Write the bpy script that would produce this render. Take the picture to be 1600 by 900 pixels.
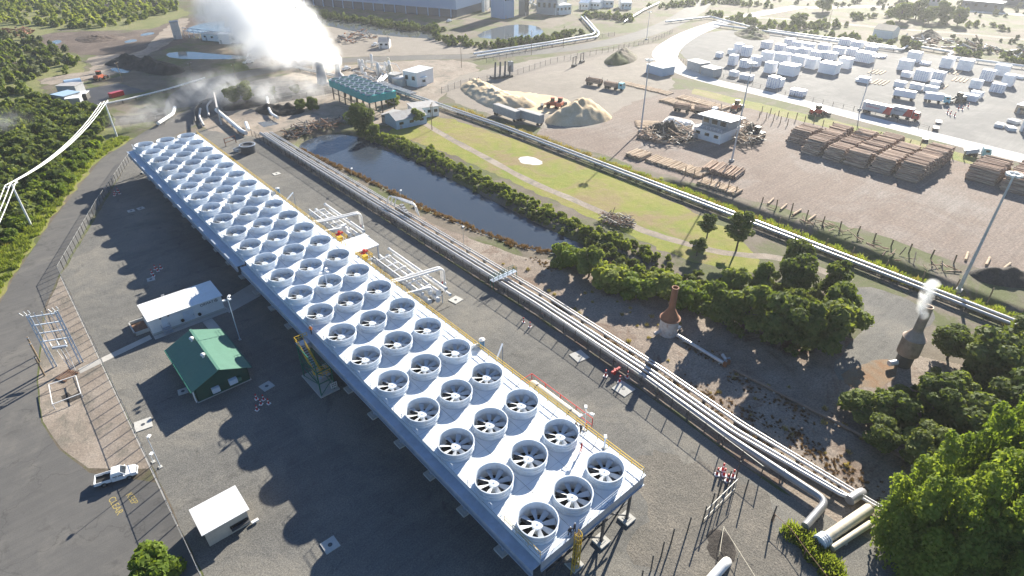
import bpy, bmesh, math, random
import numpy as np
from mathutils import Vector, Matrix
for o in list(bpy.data.objects): bpy.data.objects.remove(o)
SC = bpy.context.scene
COL = SC.collection
rad = math.radians
# ------------------------------------------------------------------ camera
CAM = np.array((-31.035, -30.757, 68.850))
CR = np.array(((0.753, -0.658, 0.003), (-0.356, -0.411, -0.839), (0.554, 0.631, -0.544)))   # right, down, forward
CR = np.array([r / np.linalg.norm(r) for r in CR])
FPX = 945.1                                             # focal length for a 1600 pixel wide frame
cd = bpy.data.cameras.new('camera'); cam = bpy.data.objects.new('camera', cd); COL.objects.link(cam)
cd.sensor_width = 36.0; cd.lens = 36.0 * FPX / 1600.0; cd.clip_start = 0.5; cd.clip_end = 9000
_m = Matrix.Identity(4)
for i in range(3):
    _m[i][0] = CR[0][i]; _m[i][1] = -CR[1][i]; _m[i][2] = -CR[2][i]; _m[i][3] = CAM[i]
cam.matrix_world = _m
SC.camera = cam
# ------------------------------------------------------------------ sky, sun, exposure
SUN_AZ, SUN_EL = rad(21.3), rad(24.0)                   # azimuth counted from world +X towards +Y
w = bpy.data.worlds.new('World'); SC.world = w; w.use_nodes = True
nt = w.node_tree; nt.nodes.clear()
sky = nt.nodes.new('ShaderNodeTexSky'); sky.sky_type = 'NISHITA'; sky.sun_disc = False
sky.sun_elevation = SUN_EL; sky.sun_rotation = math.pi / 2 - SUN_AZ; sky.air_density = 1.0; sky.dust_density = 0.1; sky.ozone_density = 6.0
bg = nt.nodes.new('ShaderNodeBackground'); bg.inputs['Strength'].default_value = 0.056
wo = nt.nodes.new('ShaderNodeOutputWorld')
nt.links.new(sky.outputs[0], bg.inputs[0]); nt.links.new(bg.outputs[0], wo.inputs[0])
sd = bpy.data.lights.new('sun', 'SUN'); sd.energy = 5.0; sd.angle = rad(0.55); sd.color = (1.0, 0.93, 0.80)
sun = bpy.data.objects.new('sun', sd); COL.objects.link(sun)
SDIR = Vector((math.cos(SUN_EL) * math.cos(SUN_AZ), math.cos(SUN_EL) * math.sin(SUN_AZ), math.sin(SUN_EL)))
sun.rotation_euler = SDIR.to_track_quat('Z', 'Y').to_euler(); sun.location = (200, 80, 120)
vs = SC.view_settings; vs.view_transform = 'Standard'; vs.look = 'None'; vs.exposure = 1.53; vs.gamma = 1.0
SC.display_settings.display_device = 'sRGB'
cy = SC.cycles
cy.max_bounces = 14; cy.diffuse_bounces = 3; cy.glossy_bounces = 2; cy.transmission_bounces = 3
cy.transparent_max_bounces = 8; cy.volume_bounces = 12; cy.use_denoising = True; cy.caustics_reflective = False; cy.caustics_refractive = False
cy.sample_clamp_indirect = 6.0

# ------------------------------------------------------------------ survey helper: a spot seen in the photograph, on the plane of height z
def G(u, v, z=0.0):
    d = CR[0] * ((u - 800) / FPX) + CR[1] * ((v - 450) / FPX) + CR[2]
    return Vector(CAM + d * ((z - CAM[2]) / d[2]))
def G2(u, v): p = G(u, v); return (p.x, p.y)
def px(p):
    q = CR @ (np.array(p, float) - CAM); return (800 + FPX * q[0] / q[2], 450 + FPX * q[1] / q[2])
def height_at(base, vtop):
    b = G(*base); lo, hi = 0.0, 90.0
    for _ in range(40):
        m = (lo + hi) / 2
        if px((b.x, b.y, m))[1] > vtop: lo = m
        else: hi = m
    return m

# ------------------------------------------------------------------ materials
MATS = {}
def ramp(nt, fac, stops):
    r = nt.nodes.new('ShaderNodeValToRGB')
    while len(r.color_ramp.elements) < len(stops): r.color_ramp.elements.new(0.5)
    for e, (p, c) in zip(r.color_ramp.elements, stops):
        e.position = p; e.color = (*c, 1)
    nt.links.new(fac, r.inputs[0]); return r.outputs[0]
def noise(nt, co, scale, detail=5, rough=0.6, dist=0.0):
    n = nt.nodes.new('ShaderNodeTexNoise'); n.inputs['Scale'].default_value = scale
    n.inputs['Detail'].default_value = detail; n.inputs['Roughness'].default_value = rough; n.inputs['Distortion'].default_value = dist
    nt.links.new(co, n.inputs['Vector']); return n.outputs['Fac']
def mixc(nt, fac, a, b, mode='MIX'):
    m = nt.nodes.new('ShaderNodeMix'); m.data_type = 'RGBA'; m.blend_type = mode
    for s, v in ((m.inputs[0], fac), (m.inputs[6], a), (m.inputs[7], b)):
        if hasattr(v, 'links'): nt.links.new(v, s)
        elif isinstance(v, (int, float)): s.default_value = v
        else: s.default_value = (*v, 1)
    return m.outputs[2]
def math_(nt, op, a, b=0.0, clamp=False):
    m = nt.nodes.new('ShaderNodeMath'); m.operation = op; m.use_clamp = clamp
    for s, v in ((m.inputs[0], a), (m.inputs[1], b)):
        if hasattr(v, 'links'): nt.links.new(v, s)
        else: s.default_value = v
    return m.outputs[0]
def coords(nt, kind='pos'):
    if kind == 'obj': return nt.nodes.new('ShaderNodeTexCoord').outputs['Object']
    return nt.nodes.new('ShaderNodeNewGeometry').outputs['Position']
def base(name):
    m = bpy.data.materials.new(name); m.use_nodes = True; nt = m.node_tree
    b = nt.nodes['Principled BSDF']; MATS[name] = m
    return m, nt, b
def bump(nt, b, h, strength, dist):
    n = nt.nodes.new('ShaderNodeBump'); n.inputs['Strength'].default_value = strength; n.inputs['Distance'].default_value = dist
    nt.links.new(h, n.inputs['Height']); nt.links.new(n.outputs[0], b.inputs['Normal'])
def plain(name, col, rough=0.6, metal=0.0, var=0.12, scale=1.5, bmp=0.0, spec=0.4, dirt=None, dirt_amt=0.5, dirt_scale=0.6, objvar=0.0):
    """paint / steel / concrete: a base colour, gentle blotches and streaks of dirt"""
    m, nt, b = base(name); co = coords(nt, 'obj')
    f = noise(nt, co, scale, 6)
    dk = tuple(c * (1 - var) for c in col); lt = tuple(min(1, c * (1 + var)) for c in col)
    c = ramp(nt, f, [(0.3, dk), (0.7, lt)])
    if dirt:
        d = noise(nt, co, dirt_scale, 8, 0.7)
        k = math_(nt, 'MULTIPLY', ramp(nt, d, [(0.48, (0, 0, 0)), (0.72, (1, 1, 1))]), dirt_amt)
        c = mixc(nt, k, c, dirt)
    if objvar:                                      # every piece weathers a little differently
        oi = nt.nodes.new('ShaderNodeObjectInfo'); k = math_(nt, 'SUBTRACT', 1.0, math_(nt, 'MULTIPLY', oi.outputs['Random'], objvar)); cb = nt.nodes.new('ShaderNodeCombineColor')
        for q in range(3): nt.links.new(k, cb.inputs[q])
        c = mixc(nt, 1.0, c, cb.outputs[0], 'MULTIPLY')
    nt.links.new(c, b.inputs['Base Color'])
    b.inputs['Roughness'].default_value = rough; b.inputs['Metallic'].default_value = metal; b.inputs['Specular IOR Level'].default_value = spec
    if bmp: bump(nt, b, noise(nt, co, scale * 8, 4), bmp, 0.02)
    return m
def ground_mat(name, cols, scales=(0.03, 0.25, 3.0), patch=None, patch_scale=0.08, patch_lim=(0.5, 0.62), rough=0.92, bmp=0.6, speck=0.35, tracks=None, cracks=0.0, stains=0.0):
    """loose ground: three colours blended by broad noise, speckled finely, patches of a fourth"""
    m, nt, b = base(name); co = coords(nt)
    big = noise(nt, co, scales[0], 6, 0.62, 0.4); mid = noise(nt, co, scales[1], 7, 0.7); fine = noise(nt, co, scales[2], 6, 0.75)
    f = math_(nt, 'ADD', math_(nt, 'MULTIPLY', big, 0.6), math_(nt, 'MULTIPLY', mid, 0.4))
    c = ramp(nt, f, [(0.36, cols[0]), (0.5, cols[1]), (0.64, cols[2])])
    if patch:
        pn = noise(nt, co, patch_scale, 8, 0.72, 0.6)
        c = mixc(nt, ramp(nt, pn, [(patch_lim[0], (0, 0, 0)), (patch_lim[1], (1, 1, 1))]), c, patch)
    if tracks:                                          # wheel marks: stretched wavy bands
        mp = nt.nodes.new('ShaderNodeMapping'); mp.inputs['Rotation'].default_value = (0, 0, tracks[0]); mp.inputs['Scale'].default_value = (0.012, 0.55, 1)
        nt.links.new(co, mp.inputs[0])
        t = noise(nt, mp.outputs[0], 1.0, 4, 0.6, 1.2)
        c = mixc(nt, math_(nt, 'MULTIPLY', ramp(nt, t, [(0.42, (1, 1, 1)), (0.5, (0, 0, 0)), (0.58, (1, 1, 1))]), tracks[1]), c, tracks[2])
    if stains:                                      # oil and damp blotches
        sn = noise(nt, co, 0.22, 5, 0.55, 1.5); c = mixc(nt, math_(nt, 'MULTIPLY', ramp(nt, sn, [(0.60, (0, 0, 0)), (0.70, (1, 1, 1))]), stains), c, tuple(q * 0.45 for q in cols[0]))
        mp2 = nt.nodes.new('ShaderNodeMapping'); mp2.inputs['Rotation'].default_value = (0, 0, 0.35); mp2.inputs['Scale'].default_value = (0.02, 0.8, 1); nt.links.new(co, mp2.inputs[0])
        t2 = noise(nt, mp2.outputs[0], 1.0, 3, 0.5, 2.0); c = mixc(nt, math_(nt, 'MULTIPLY', ramp(nt, t2, [(0.55, (0, 0, 0)), (0.62, (1, 1, 1))]), stains * 0.6), c, cols[2])
    if cracks:                                      # thin wandering cracks in the seal
        vo = nt.nodes.new('ShaderNodeTexVoronoi'); vo.feature = 'DISTANCE_TO_EDGE'; vo.inputs['Scale'].default_value = 0.09; wv = nt.nodes.new('ShaderNodeVectorMath'); wv.operation = 'ADD'
        ns = nt.nodes.new('ShaderNodeTexNoise'); ns.inputs['Scale'].default_value = 0.35; ns.inputs['Detail'].default_value = 4; nt.links.new(co, ns.inputs['Vector']); sc_ = nt.nodes.new('ShaderNodeVectorMath'); sc_.operation = 'SCALE'; sc_.inputs['Scale'].default_value = 6.0
        nt.links.new(ns.outputs['Color'], sc_.inputs[0]); nt.links.new(co, wv.inputs[0]); nt.links.new(sc_.outputs[0], wv.inputs[1]); nt.links.new(wv.outputs[0], vo.inputs['Vector'])
        c = mixc(nt, math_(nt, 'MULTIPLY', ramp(nt, vo.outputs['Distance'], [(0.004, (1, 1, 1)), (0.012, (0, 0, 0))]), cracks), c, tuple(q * 0.4 for q in cols[0]))
    v = ramp(nt, fine, [(0.3, (1 - speck,) * 3), (0.7, (1 + speck * 0.6,) * 3)])
    c = mixc(nt, 1.0, c, v, 'MULTIPLY')
    nt.links.new(c, b.inputs['Base Color']); b.inputs['Roughness'].default_value = rough; b.inputs['Specular IOR Level'].default_value = 0.25
    h = math_(nt, 'ADD', math_(nt, 'MULTIPLY', mid, 0.8), math_(nt, 'MULTIPLY', fine, 0.25))
    bump(nt, b, h, bmp, 0.35)
    return m
def leaf_mat(name, cols, trans=0.35, rough=0.55):
    m, nt, b = base(name); co = coords(nt)
    at = nt.nodes.new('ShaderNodeAttribute'); at.attribute_name = 'tint'
    oi = nt.nodes.new('ShaderNodeObjectInfo')
    f = math_(nt, 'ADD', math_(nt, 'MULTIPLY', at.outputs['Fac'], 0.6), math_(nt, 'MULTIPLY', noise(nt, co, 0.25, 4), 0.45))
    f = math_(nt, 'ADD', f, math_(nt, 'MULTIPLY', math_(nt, 'SUBTRACT', oi.outputs['Random'], 0.5), 0.22))
    c = ramp(nt, f, [(0.2, cols[0]), (0.52, cols[1]), (0.85, cols[2])])
    nt.links.new(c, b.inputs['Base Color']); b.inputs['Roughness'].default_value = 0.7; b.inputs['Specular IOR Level'].default_value = 0.15
    tr = nt.nodes.new('ShaderNodeBsdfTranslucent')
    nt.links.new(mixc(nt, 1.0, c, (1.35, 1.3, 0.55), 'MULTIPLY'), tr.inputs[0])
    mx = nt.nodes.new('ShaderNodeMixShader'); mx.inputs[0].default_value = trans
    nt.links.new(b.outputs[0], mx.inputs[1]); nt.links.new(tr.outputs[0], mx.inputs[2])
    nt.links.new(mx.outputs[0], nt.nodes['Material Output'].inputs['Surface'])
    return m
def M(n): return MATS[n]

# ------------------------------------------------------------------ mesh builder
class MB:
    def __init__(s): s.v = []; s.f = []
    def add(s, vs, fs):
        n = len(s.v); s.v += [tuple(v) for v in vs]; s.f += [tuple(i + n for i in f) for f in fs]; return s
    def box(s, c, d, rz=0.0):
        cx, cy_, cz = c; hx, hy, hz = d[0] / 2, d[1] / 2, d[2] / 2; ca, sa = math.cos(rz), math.sin(rz)
        vs = [(cx + x * ca - y * sa, cy_ + x * sa + y * ca, cz + z) for z in (-hz, hz) for x, y in ((-hx, -hy), (hx, -hy), (hx, hy), (-hx, hy))]
        return s.add(vs, [(3, 2, 1, 0), (4, 5, 6, 7), (0, 1, 5, 4), (1, 2, 6, 5), (2, 3, 7, 6), (3, 0, 4, 7)])
    def beam(s, a, b, w, h=None):
        a = Vector(a); b = Vector(b); h = h or w; d = (b - a)
        if d.length < 1e-6: return s
        d.normalize(); up = Vector((0, 0, 1)) if abs(d.z) < 0.98 else Vector((1, 0, 0))
        x = d.cross(up).normalized() * (w / 2); y = x.cross(d).normalized() * (h / 2)
        vs = [p + i * x + j * y for p in (a, b) for i, j in ((-1, -1), (1, -1), (1, 1), (-1, 1))]
        return s.add(vs, [(3, 2, 1, 0), (4, 5, 6, 7), (0, 1, 5, 4), (1, 2, 6, 5), (2, 3, 7, 6), (3, 0, 4, 7)])
    def tube(s, pts, r, n=8, r2=None, caps=True):
        pts = [Vector(p) for p in pts]; k = len(pts); rs = [r if r2 is None else r + (r2 - r) * i / (k - 1) for i in range(k)]
        vs = []; ref = None
        for i, p in enumerate(pts):
            d = (pts[min(i + 1, k - 1)] - pts[max(i - 1, 0)]).normalized()
            if ref is None: ref = Vector((0, 0, 1)) if abs(d.z) < 0.95 else Vector((1, 0, 0))
            x = d.cross(ref)
            if x.length < 1e-4: x = d.cross(Vector((1, 0.3, 0)))
            x.normalize(); y = x.cross(d).normalized(); ref = y
            for j in range(n):
                a = 2 * math.pi * j / n; vs.append(p + rs[i] * (math.cos(a) * x + math.sin(a) * y))
        fs = [(i * n + j, i * n + (j + 1) % n, (i + 1) * n + (j + 1) % n, (i + 1) * n + j) for i in range(k - 1) for j in range(n)]
        if caps: fs += [tuple(range(n))[::-1], tuple((k - 1) * n + j for j in range(n))]
        return s.add(vs, fs)
    def lathe(s, c, prof, n=24, caps=False):
        vs = [(c[0] + r * math.cos(2 * math.pi * j / n), c[1] + r * math.sin(2 * math.pi * j / n), c[2] + z) for r, z in prof for j in range(n)]
        k = len(prof)
        fs = [(i * n + j, i * n + (j + 1) % n, (i + 1) * n + (j + 1) % n, (i + 1) * n + j) for i in range(k - 1) for j in range(n)]
        if caps: fs += [tuple(range(n))[::-1], tuple((k - 1) * n + j for j in range(n))]
        return s.add(vs, fs)
    def quad(s, *p): return s.add(p, [tuple(range(len(p)))])
    def prism(s, poly, z0, z1):
        n = len(poly); vs = [(x, y, z0) for x, y in poly] + [(x, y, z1) for x, y in poly]
        return s.add(vs, [tuple(range(n))[::-1], tuple(range(n, 2 * n))] + [(i, (i + 1) % n, n + (i + 1) % n, n + i) for i in range(n)])
    def mesh(s, name, mat=None, smooth=False, off=None):
        v = s.v if off is None else [(x - off[0], y - off[1], z - off[2]) for x, y, z in s.v]
        me = bpy.data.meshes.new(name); me.from_pydata(v, [], s.f)
        if mat: me.materials.append(M(mat))
        if smooth:
            me.polygons.foreach_set('use_smooth', [True] * len(me.polygons))
            try: me.set_sharp_from_angle(angle=rad(40))
            except Exception: pass
        me.update(); return me
    def build(s, name, mat, parent=None, smooth=False, world=False):
        """world=True: vertices were given in world coordinates and the parent stands unrotated"""
        off = None
        if world and parent is not None:
            off = Vector(parent.location); q = parent
            while q.parent: q = q.parent; off += q.location
        return link(name, s.mesh(name, mat, smooth, off), parent)
def link(name, me, parent=None):
    o = bpy.data.objects.new(name, me); COL.objects.link(o)
    if parent is not None: o.parent = parent
    return o
def tag(o, label, cat, group=None, kind=None):
    o['label'] = label
    if cat: o['category'] = cat
    if group: o['group'] = group
    if kind: o['kind'] = kind
    return o
def thing(name, label, cat, loc=(0, 0, 0), rz=0.0, group=None):
    o = bpy.data.objects.new(name, None); COL.objects.link(o); o.location = loc; o.rotation_euler = (0, 0, rz); o.empty_display_size = 0.5
    return tag(o, label, cat, group)
def dup(root, loc, rz=None, label=None, scale=None, group=None):
    r = root.copy(); COL.objects.link(r); r.location = loc
    if rz is not None: r.rotation_euler = (0, 0, rz)
    if scale is not None: r.scale = (scale,) * 3 if isinstance(scale, (int, float)) else scale
    if label: r['label'] = label
    if group: r['group'] = group
    for ch in root.children:
        c = ch.copy(); COL.objects.link(c); c.parent = r
        for g in ch.children:
            d = g.copy(); COL.objects.link(d); d.parent = c
    return r
def struct(name, me, label=None):
    o = link(name, me); o['kind'] = 'structure'
    if label: o['label'] = label
    return o
ORD = ['first', 'second', 'third', 'fourth', 'fifth', 'sixth', 'seventh', 'eighth', 'ninth', 'tenth', 'eleventh', 'twelfth', 'thirteenth', 'fourteenth', 'fifteenth', 'sixteenth', 'seventeenth', 'eighteenth', 'nineteenth', 'twentieth', 'twenty-first', 'twenty-second', 'twenty-third', 'twenty-fourth', 'twenty-fifth', 'twenty-sixth', 'twenty-seventh', 'twenty-eighth', 'twenty-ninth', 'thirtieth']

# ------------------------------------------------------------------ plane geometry
def seg_dist(P, poly, closed=True):
    """distance of points P (n,2) to a polyline, and inside test for a closed one"""
    poly = np.array(poly, float); n = len(poly); d = np.full(len(P), 1e18); ins = np.zeros(len(P), bool)
    for i in range(n if closed else n - 1):
        a = poly[i]; b = poly[(i + 1) % n]; ab = b - a
        t = np.clip(((P - a) @ ab) / max(ab @ ab, 1e-9), 0, 1)
        q = P - (a + t[:, None] * ab); d = np.minimum(d, (q * q).sum(1))
        if closed:
            c = (a[1] > P[:, 1]) != (b[1] > P[:, 1])
            with np.errstate(divide='ignore', invalid='ignore'):
                xx = a[0] + (P[:, 1] - a[1]) * ab[0] / (ab[1] if ab[1] != 0 else 1e-9)
            ins ^= c & (P[:, 0] < xx)
    return np.sqrt(d), ins
def resample(poly, step, closed=True):
    out = []; n = len(poly)
    for i in range(n if closed else n - 1):
        a = Vector(poly[i][:2]); b = Vector(poly[(i + 1) % n][:2]); k = max(1, int((b - a).length / step))
        out += [tuple(a.lerp(b, j / k)) for j in range(k)]
    if not closed: out.append(tuple(poly[-1][:2]))
    return out
def smooth_poly(poly, it=2, closed=True):
    for _ in range(it):
        out = []; n = len(poly)
        if not closed: out.append(poly[0])
        for i in range(n if closed else n - 1):
            a, b = poly[i], poly[(i + 1) % n]
            out += [tuple(a[k] * .75 + b[k] * .25 for k in range(len(a))), tuple(a[k] * .25 + b[k] * .75 for k in range(len(a)))]
        if not closed: out.append(poly[-1])
        poly = out
    return poly
def wob(x, y, s): return (math.sin(x * 1.7 / s + y * 0.9 / s) + math.sin(-x * 0.8 / s + y * 2.3 / s + 1.3) + 0.6 * math.sin(x * 4.1 / s - y * 3.7 / s + 0.4)) / 2.6
def sheet_px(name, pix, z, mat, ragged=0.6, smooth=1, step=1.5, label=None):
    return sheet(name, [G2(*q) for q in pix], z, mat, ragged, smooth, step, label)
def sheet(name, pts, z, mat, ragged=0.6, smooth=1, step=1.5, label=None):
    """a flat piece of ground with an uneven edge"""
    if smooth: pts = smooth_poly(pts, smooth)
    pts = resample(pts, step)
    rnd = random.Random(hash(name) % 999 if False else len(name) * 7 + int(abs(pts[0][0])))
    pts = [(x + ragged * (wob(x, y, 3.0) + rnd.uniform(-.5, .5)), y + ragged * (wob(y, x + 7, 3.0) + rnd.uniform(-.5, .5))) for x, y in pts]
    bm = bmesh.new(); vs = [bm.verts.new((x, y, z)) for x, y in pts]
    f = bm.faces.new(vs); f.normal_update()
    if f.normal.z < 0: f.normal_flip()
    bmesh.ops.triangulate(bm, faces=[f], ngon_method='EAR_CLIP')
    me = bpy.data.meshes.new(name); bm.to_mesh(me); bm.free(); me.materials.append(M(mat))
    return struct(name, me, label)
def strip(name, pts, widths, z, mat, ragged=0.0, label=None, kind='structure', smooth=2):
    """a road-like ribbon along a centre line of world points"""
    if not isinstance(widths, (list, tuple)): widths = [widths] * len(pts)
    q = smooth_poly([(p[0], p[1], wd) for p, wd in zip(pts, widths)], smooth, False)
    vs = []; fs = []
    for i, (x, y, wd) in enumerate(q):
        a = q[max(0, i - 1)]; b = q[min(len(q) - 1, i + 1)]; d = Vector((b[0] - a[0], b[1] - a[1])).normalized(); n = Vector((-d.y, d.x))
        k = wd / 2
        vs += [(x + n.x * (k + ragged * wob(x, y, 2)), y + n.y * (k + ragged * wob(x, y, 2)), z), (x - n.x * (k + ragged * wob(y, x, 2)), y - n.y * (k + ragged * wob(y, x, 2)), z)]
        if i: fs.append((2 * i - 1, 2 * i + 1, 2 * i, 2 * i - 2)[::1])
    me = bpy.data.meshes.new(name); me.from_pydata(vs, [], fs); me.materials.append(M(mat)); me.update()
    if me.polygons and me.polygons[0].normal.z < 0: me.flip_normals()
    o = link(name, me); o['kind'] = kind
    if label: o['label'] = label
    return o
# ================================================================== materials of the setting
ground_mat('earth', [(0.10, 0.08, 0.058), (0.15, 0.125, 0.095), (0.20, 0.17, 0.135)], patch=(0.10, 0.115, 0.04), patch_scale=0.045, patch_lim=(0.47, 0.56))
ground_mat('yard_gravel', [(0.118, 0.115, 0.108), (0.15, 0.146, 0.136), (0.19, 0.182, 0.165)], scales=(0.05, 0.5, 5.0), patch=(0.245, 0.225, 0.19), patch_scale=0.05, patch_lim=(0.48, 0.68), speck=0.6, stains=0.4, bmp=0.55, tracks=(1.25, 0.18, (0.24, 0.23, 0.21)))
ground_mat('worn_gravel', [(0.15, 0.14, 0.122), (0.185, 0.168, 0.145), (0.24, 0.215, 0.18)], scales=(0.09, 0.5, 4.0), patch=(0.165, 0.152, 0.132), patch_scale=0.12, patch_lim=(0.45, 0.6), speck=0.6, bmp=0.7, stains=0.25)
ground_mat('pale_gravel', [(0.22, 0.18, 0.145), (0.30, 0.25, 0.205), (0.36, 0.31, 0.26)], scales=(0.09, 0.6, 4.0), patch=(0.19, 0.17, 0.14), patch_scale=0.15, speck=0.4, bmp=0.5)
ground_mat('asphalt', [(0.10, 0.097, 0.094), (0.122, 0.118, 0.113), (0.15, 0.142, 0.132)], scales=(0.04, 0.35, 7.0), patch=(0.19, 0.178, 0.16), patch_scale=0.07, patch_lim=(0.5, 0.72), speck=0.22, cracks=0.3, stains=0.35, tracks=(1.2, 0.22, (0.085, 0.082, 0.08)), bmp=0.06, rough=0.85)
ground_mat('dry_earth', [(0.185, 0.145, 0.115), (0.27, 0.22, 0.18), (0.345, 0.295, 0.245)], scales=(0.07, 0.4, 3.0), patch=(0.15, 0.085, 0.055), patch_scale=0.085, patch_lim=(0.53, 0.66), bmp=1.0, speck=0.55)
ground_mat('grass', [(0.155, 0.205, 0.022), (0.215, 0.225, 0.032), (0.28, 0.24, 0.075)], scales=(0.035, 0.3, 4.0), patch=(0.24, 0.18, 0.085), patch_scale=0.055, patch_lim=(0.46, 0.60), bmp=0.9, speck=0.3)
ground_mat('verge', [(0.15, 0.21, 0.03), (0.22, 0.23, 0.06), (0.30, 0.25, 0.12)], scales=(0.06, 0.4, 4.0), bmp=1.0, speck=0.4)
ground_mat('log_yard', [(0.175, 0.125, 0.102), (0.225, 0.17, 0.14), (0.265, 0.215, 0.185)], scales=(0.02, 0.2, 1.6), speck=0.5, patch=(0.29, 0.255, 0.23), patch_scale=0.035, patch_lim=(0.5, 0.66), bmp=0.45, tracks=(0.9, 0.35, (0.135, 0.105, 0.09)))
ground_mat('chip_yard', [(0.20, 0.175, 0.15), (0.26, 0.23, 0.195), (0.34, 0.30, 0.25)], scales=(0.03, 0.25, 2.5), patch=(0.24, 0.21, 0.185), patch_scale=0.03, bmp=0.4, tracks=(0.4, 0.25, (0.22, 0.19, 0.16)))
ground_mat('sawdust', [(0.50, 0.37, 0.22), (0.62, 0.48, 0.31), (0.70, 0.57, 0.40)], scales=(0.06, 0.4, 3.0), bmp=0.5, speck=0.2)
ground_mat('seal', [(0.14, 0.137, 0.135), (0.18, 0.176, 0.172), (0.225, 0.22, 0.212)], scales=(0.02, 0.2, 3.0), patch=(0.29, 0.28, 0.265), patch_scale=0.025, patch_lim=(0.5, 0.7), bmp=0.1, speck=0.15, tracks=(0.35, 0.3, (0.15, 0.15, 0.15)))
ground_mat('white_road', [(0.52, 0.50, 0.475), (0.60, 0.58, 0.55), (0.66, 0.64, 0.61)], scales=(0.02, 0.2, 3.0), patch=(0.40, 0.385, 0.365), patch_scale=0.02, patch_lim=(0.55, 0.75), bmp=0.1, speck=0.1)
ground_mat('scrub_soil', [(0.13, 0.15, 0.05), (0.18, 0.19, 0.07), (0.25, 0.22, 0.11)], scales=(0.04, 0.3, 2.0), bmp=1.0, speck=0.5)
ground_mat('mud', [(0.075, 0.06, 0.05), (0.12, 0.09, 0.075), (0.19, 0.15, 0.125)], scales=(0.05, 0.4, 2.0), bmp=1.0, speck=0.5)
ground_mat('wet_tar', [(0.035, 0.036, 0.04), (0.05, 0.05, 0.055), (0.075, 0.075, 0.08)], scales=(0.05, 0.4, 4.0), bmp=0.1, speck=0.2, rough=0.6)
ground_mat('dark_spoil', [(0.03, 0.027, 0.025), (0.055, 0.048, 0.043), (0.10, 0.085, 0.075)], scales=(0.1, 0.7, 3.0), bmp=1.0, speck=0.6)
ground_mat('concrete', [(0.38, 0.36, 0.33), (0.44, 0.42, 0.385), (0.50, 0.475, 0.44)], scales=(0.2, 1.2, 8.0), bmp=0.08, speck=0.12)
ground_mat('ochre', [(0.24, 0.125, 0.06), (0.24, 0.17, 0.11), (0.20, 0.18, 0.15)], scales=(0.2, 0.8, 4.0), bmp=0.4)
def water_mat(name, col, rough=0.06, ripple=0.25, scale=0.9):
    m, nt, b = base(name); co = coords(nt)
    b.inputs['Base Color'].default_value = (*col, 1); b.inputs['Roughness'].default_value = rough; b.inputs['IOR'].default_value = 1.33; b.inputs['Specular IOR Level'].default_value = 0.5
    bump(nt, b, noise(nt, co, scale, 5, 0.65, 0.8), ripple, 0.15)
water_mat('canal_water', (0.042, 0.054, 0.072))
water_mat('pond_water', (0.10, 0.11, 0.11), 0.05, 0.08)
# ================================================================== ground
def near_steps(segs):
    out = []
    for a, b, s in segs: out += list(np.arange(a, b - 1e-6, s))
    return np.array(out + [segs[-1][1]])
GX = near_steps([(-3200, -400, 400), (-400, -160, 60), (-160, -40, 10), (-40, 40, 8), (40, 72, 0.9), (72, 100, 4), (100, 116, 1.0), (116, 160, 8), (160, 700, 20), (700, 3600, 290)])
GY = near_steps([(-3200, -400, 400), (-400, -120, 40), (-120, -60, 10), (-60, 175, 1.6), (175, 260, 5), (260, 700, 20), (700, 3600, 290)])
CANAL = smooth_poly([(42.0, 161), (50, 166.5), (57.5, 166), (63.5, 158.5), (65.4, 127), (64.4, 77), (65, 54), (66.5, 40), (65.5, 28), (62.5, 28), (61.8, 40), (59.2, 52), (53.4, 60), (48.6, 84), (46.2, 126), (43.5, 150)], 2)
DITCH = [(109.5, 60), (110.5, 20), (109, -5), (107, -30), (104, -60)]
def relief(X, Y):
    P = np.stack([X, Y], 1); z = np.zeros(len(P))
    m = (X > 38) & (X < 72) & (Y > 15) & (Y < 175)
    d, i = seg_dist(P[m], CANAL); s = np.where(i, d, -d)
    z[m] = -2.3 * np.clip((s + 1.6) / 4.0, 0, 1) ** 0.9
    m2 = (X > 100) & (X < 116) & (Y > -60) & (Y < 66)
    d2, _ = seg_dist(P[m2], DITCH, False); z[m2] = np.minimum(z[m2], -1.9 * np.clip(1.25 - d2 / 2.6, 0, 1))
    return z
gx, gy = np.meshgrid(GX, GY); fx, fy = gx.ravel(), gy.ravel(); fz = relief(fx, fy)
nx, ny = len(GX), len(GY); ii = np.arange(nx * ny).reshape(ny, nx)
quads = np.stack([ii[:-1, :-1], ii[:-1, 1:], ii[1:, 1:], ii[1:, :-1]], -1).reshape(-1, 4)
def np_mesh(name, verts, faces, mat, smooth=False, tint=None):
    """fast mesh from arrays; faces all have the same number of corners"""
    me = bpy.data.meshes.new(name); k = faces.shape[1]
    me.vertices.add(len(verts)); me.vertices.foreach_set('co', np.asarray(verts, np.float32).ravel())
    me.loops.add(faces.size); me.loops.foreach_set('vertex_index', np.asarray(faces, np.int32).ravel())
    me.polygons.add(len(faces)); me.polygons.foreach_set('loop_start', np.arange(0, faces.size, k, dtype=np.int32))
    me.polygons.foreach_set('loop_total', np.full(len(faces), k, np.int32))
    if smooth: me.polygons.foreach_set('use_smooth', np.ones(len(faces), bool))
    if tint is not None:
        a = me.attributes.new('tint', 'FLOAT', 'POINT'); a.data.foreach_set('value', np.asarray(tint, np.float32))
    me.materials.append(M(mat)); me.update(calc_edges=True); return me
struct('ground', np_mesh('ground', np.stack([fx, fy, fz], 1), quads, 'earth', True))
# canal and ponds
def water(name, pts, z, mat, label): sheet(name, pts, z, mat, 0.0, 0, 3.0, label)
water('canal_water', [(40, 164), (50, 169), (60, 168), (66, 160), (68, 127), (67, 77), (67.5, 54), (68, 40), (67, 26), (61, 26), (60, 38), (55, 50), (49, 58), (44, 84), (41.8, 126), (39.5, 150)], -0.95, 'canal_water', 'dark still water of the straight canal')
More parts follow.
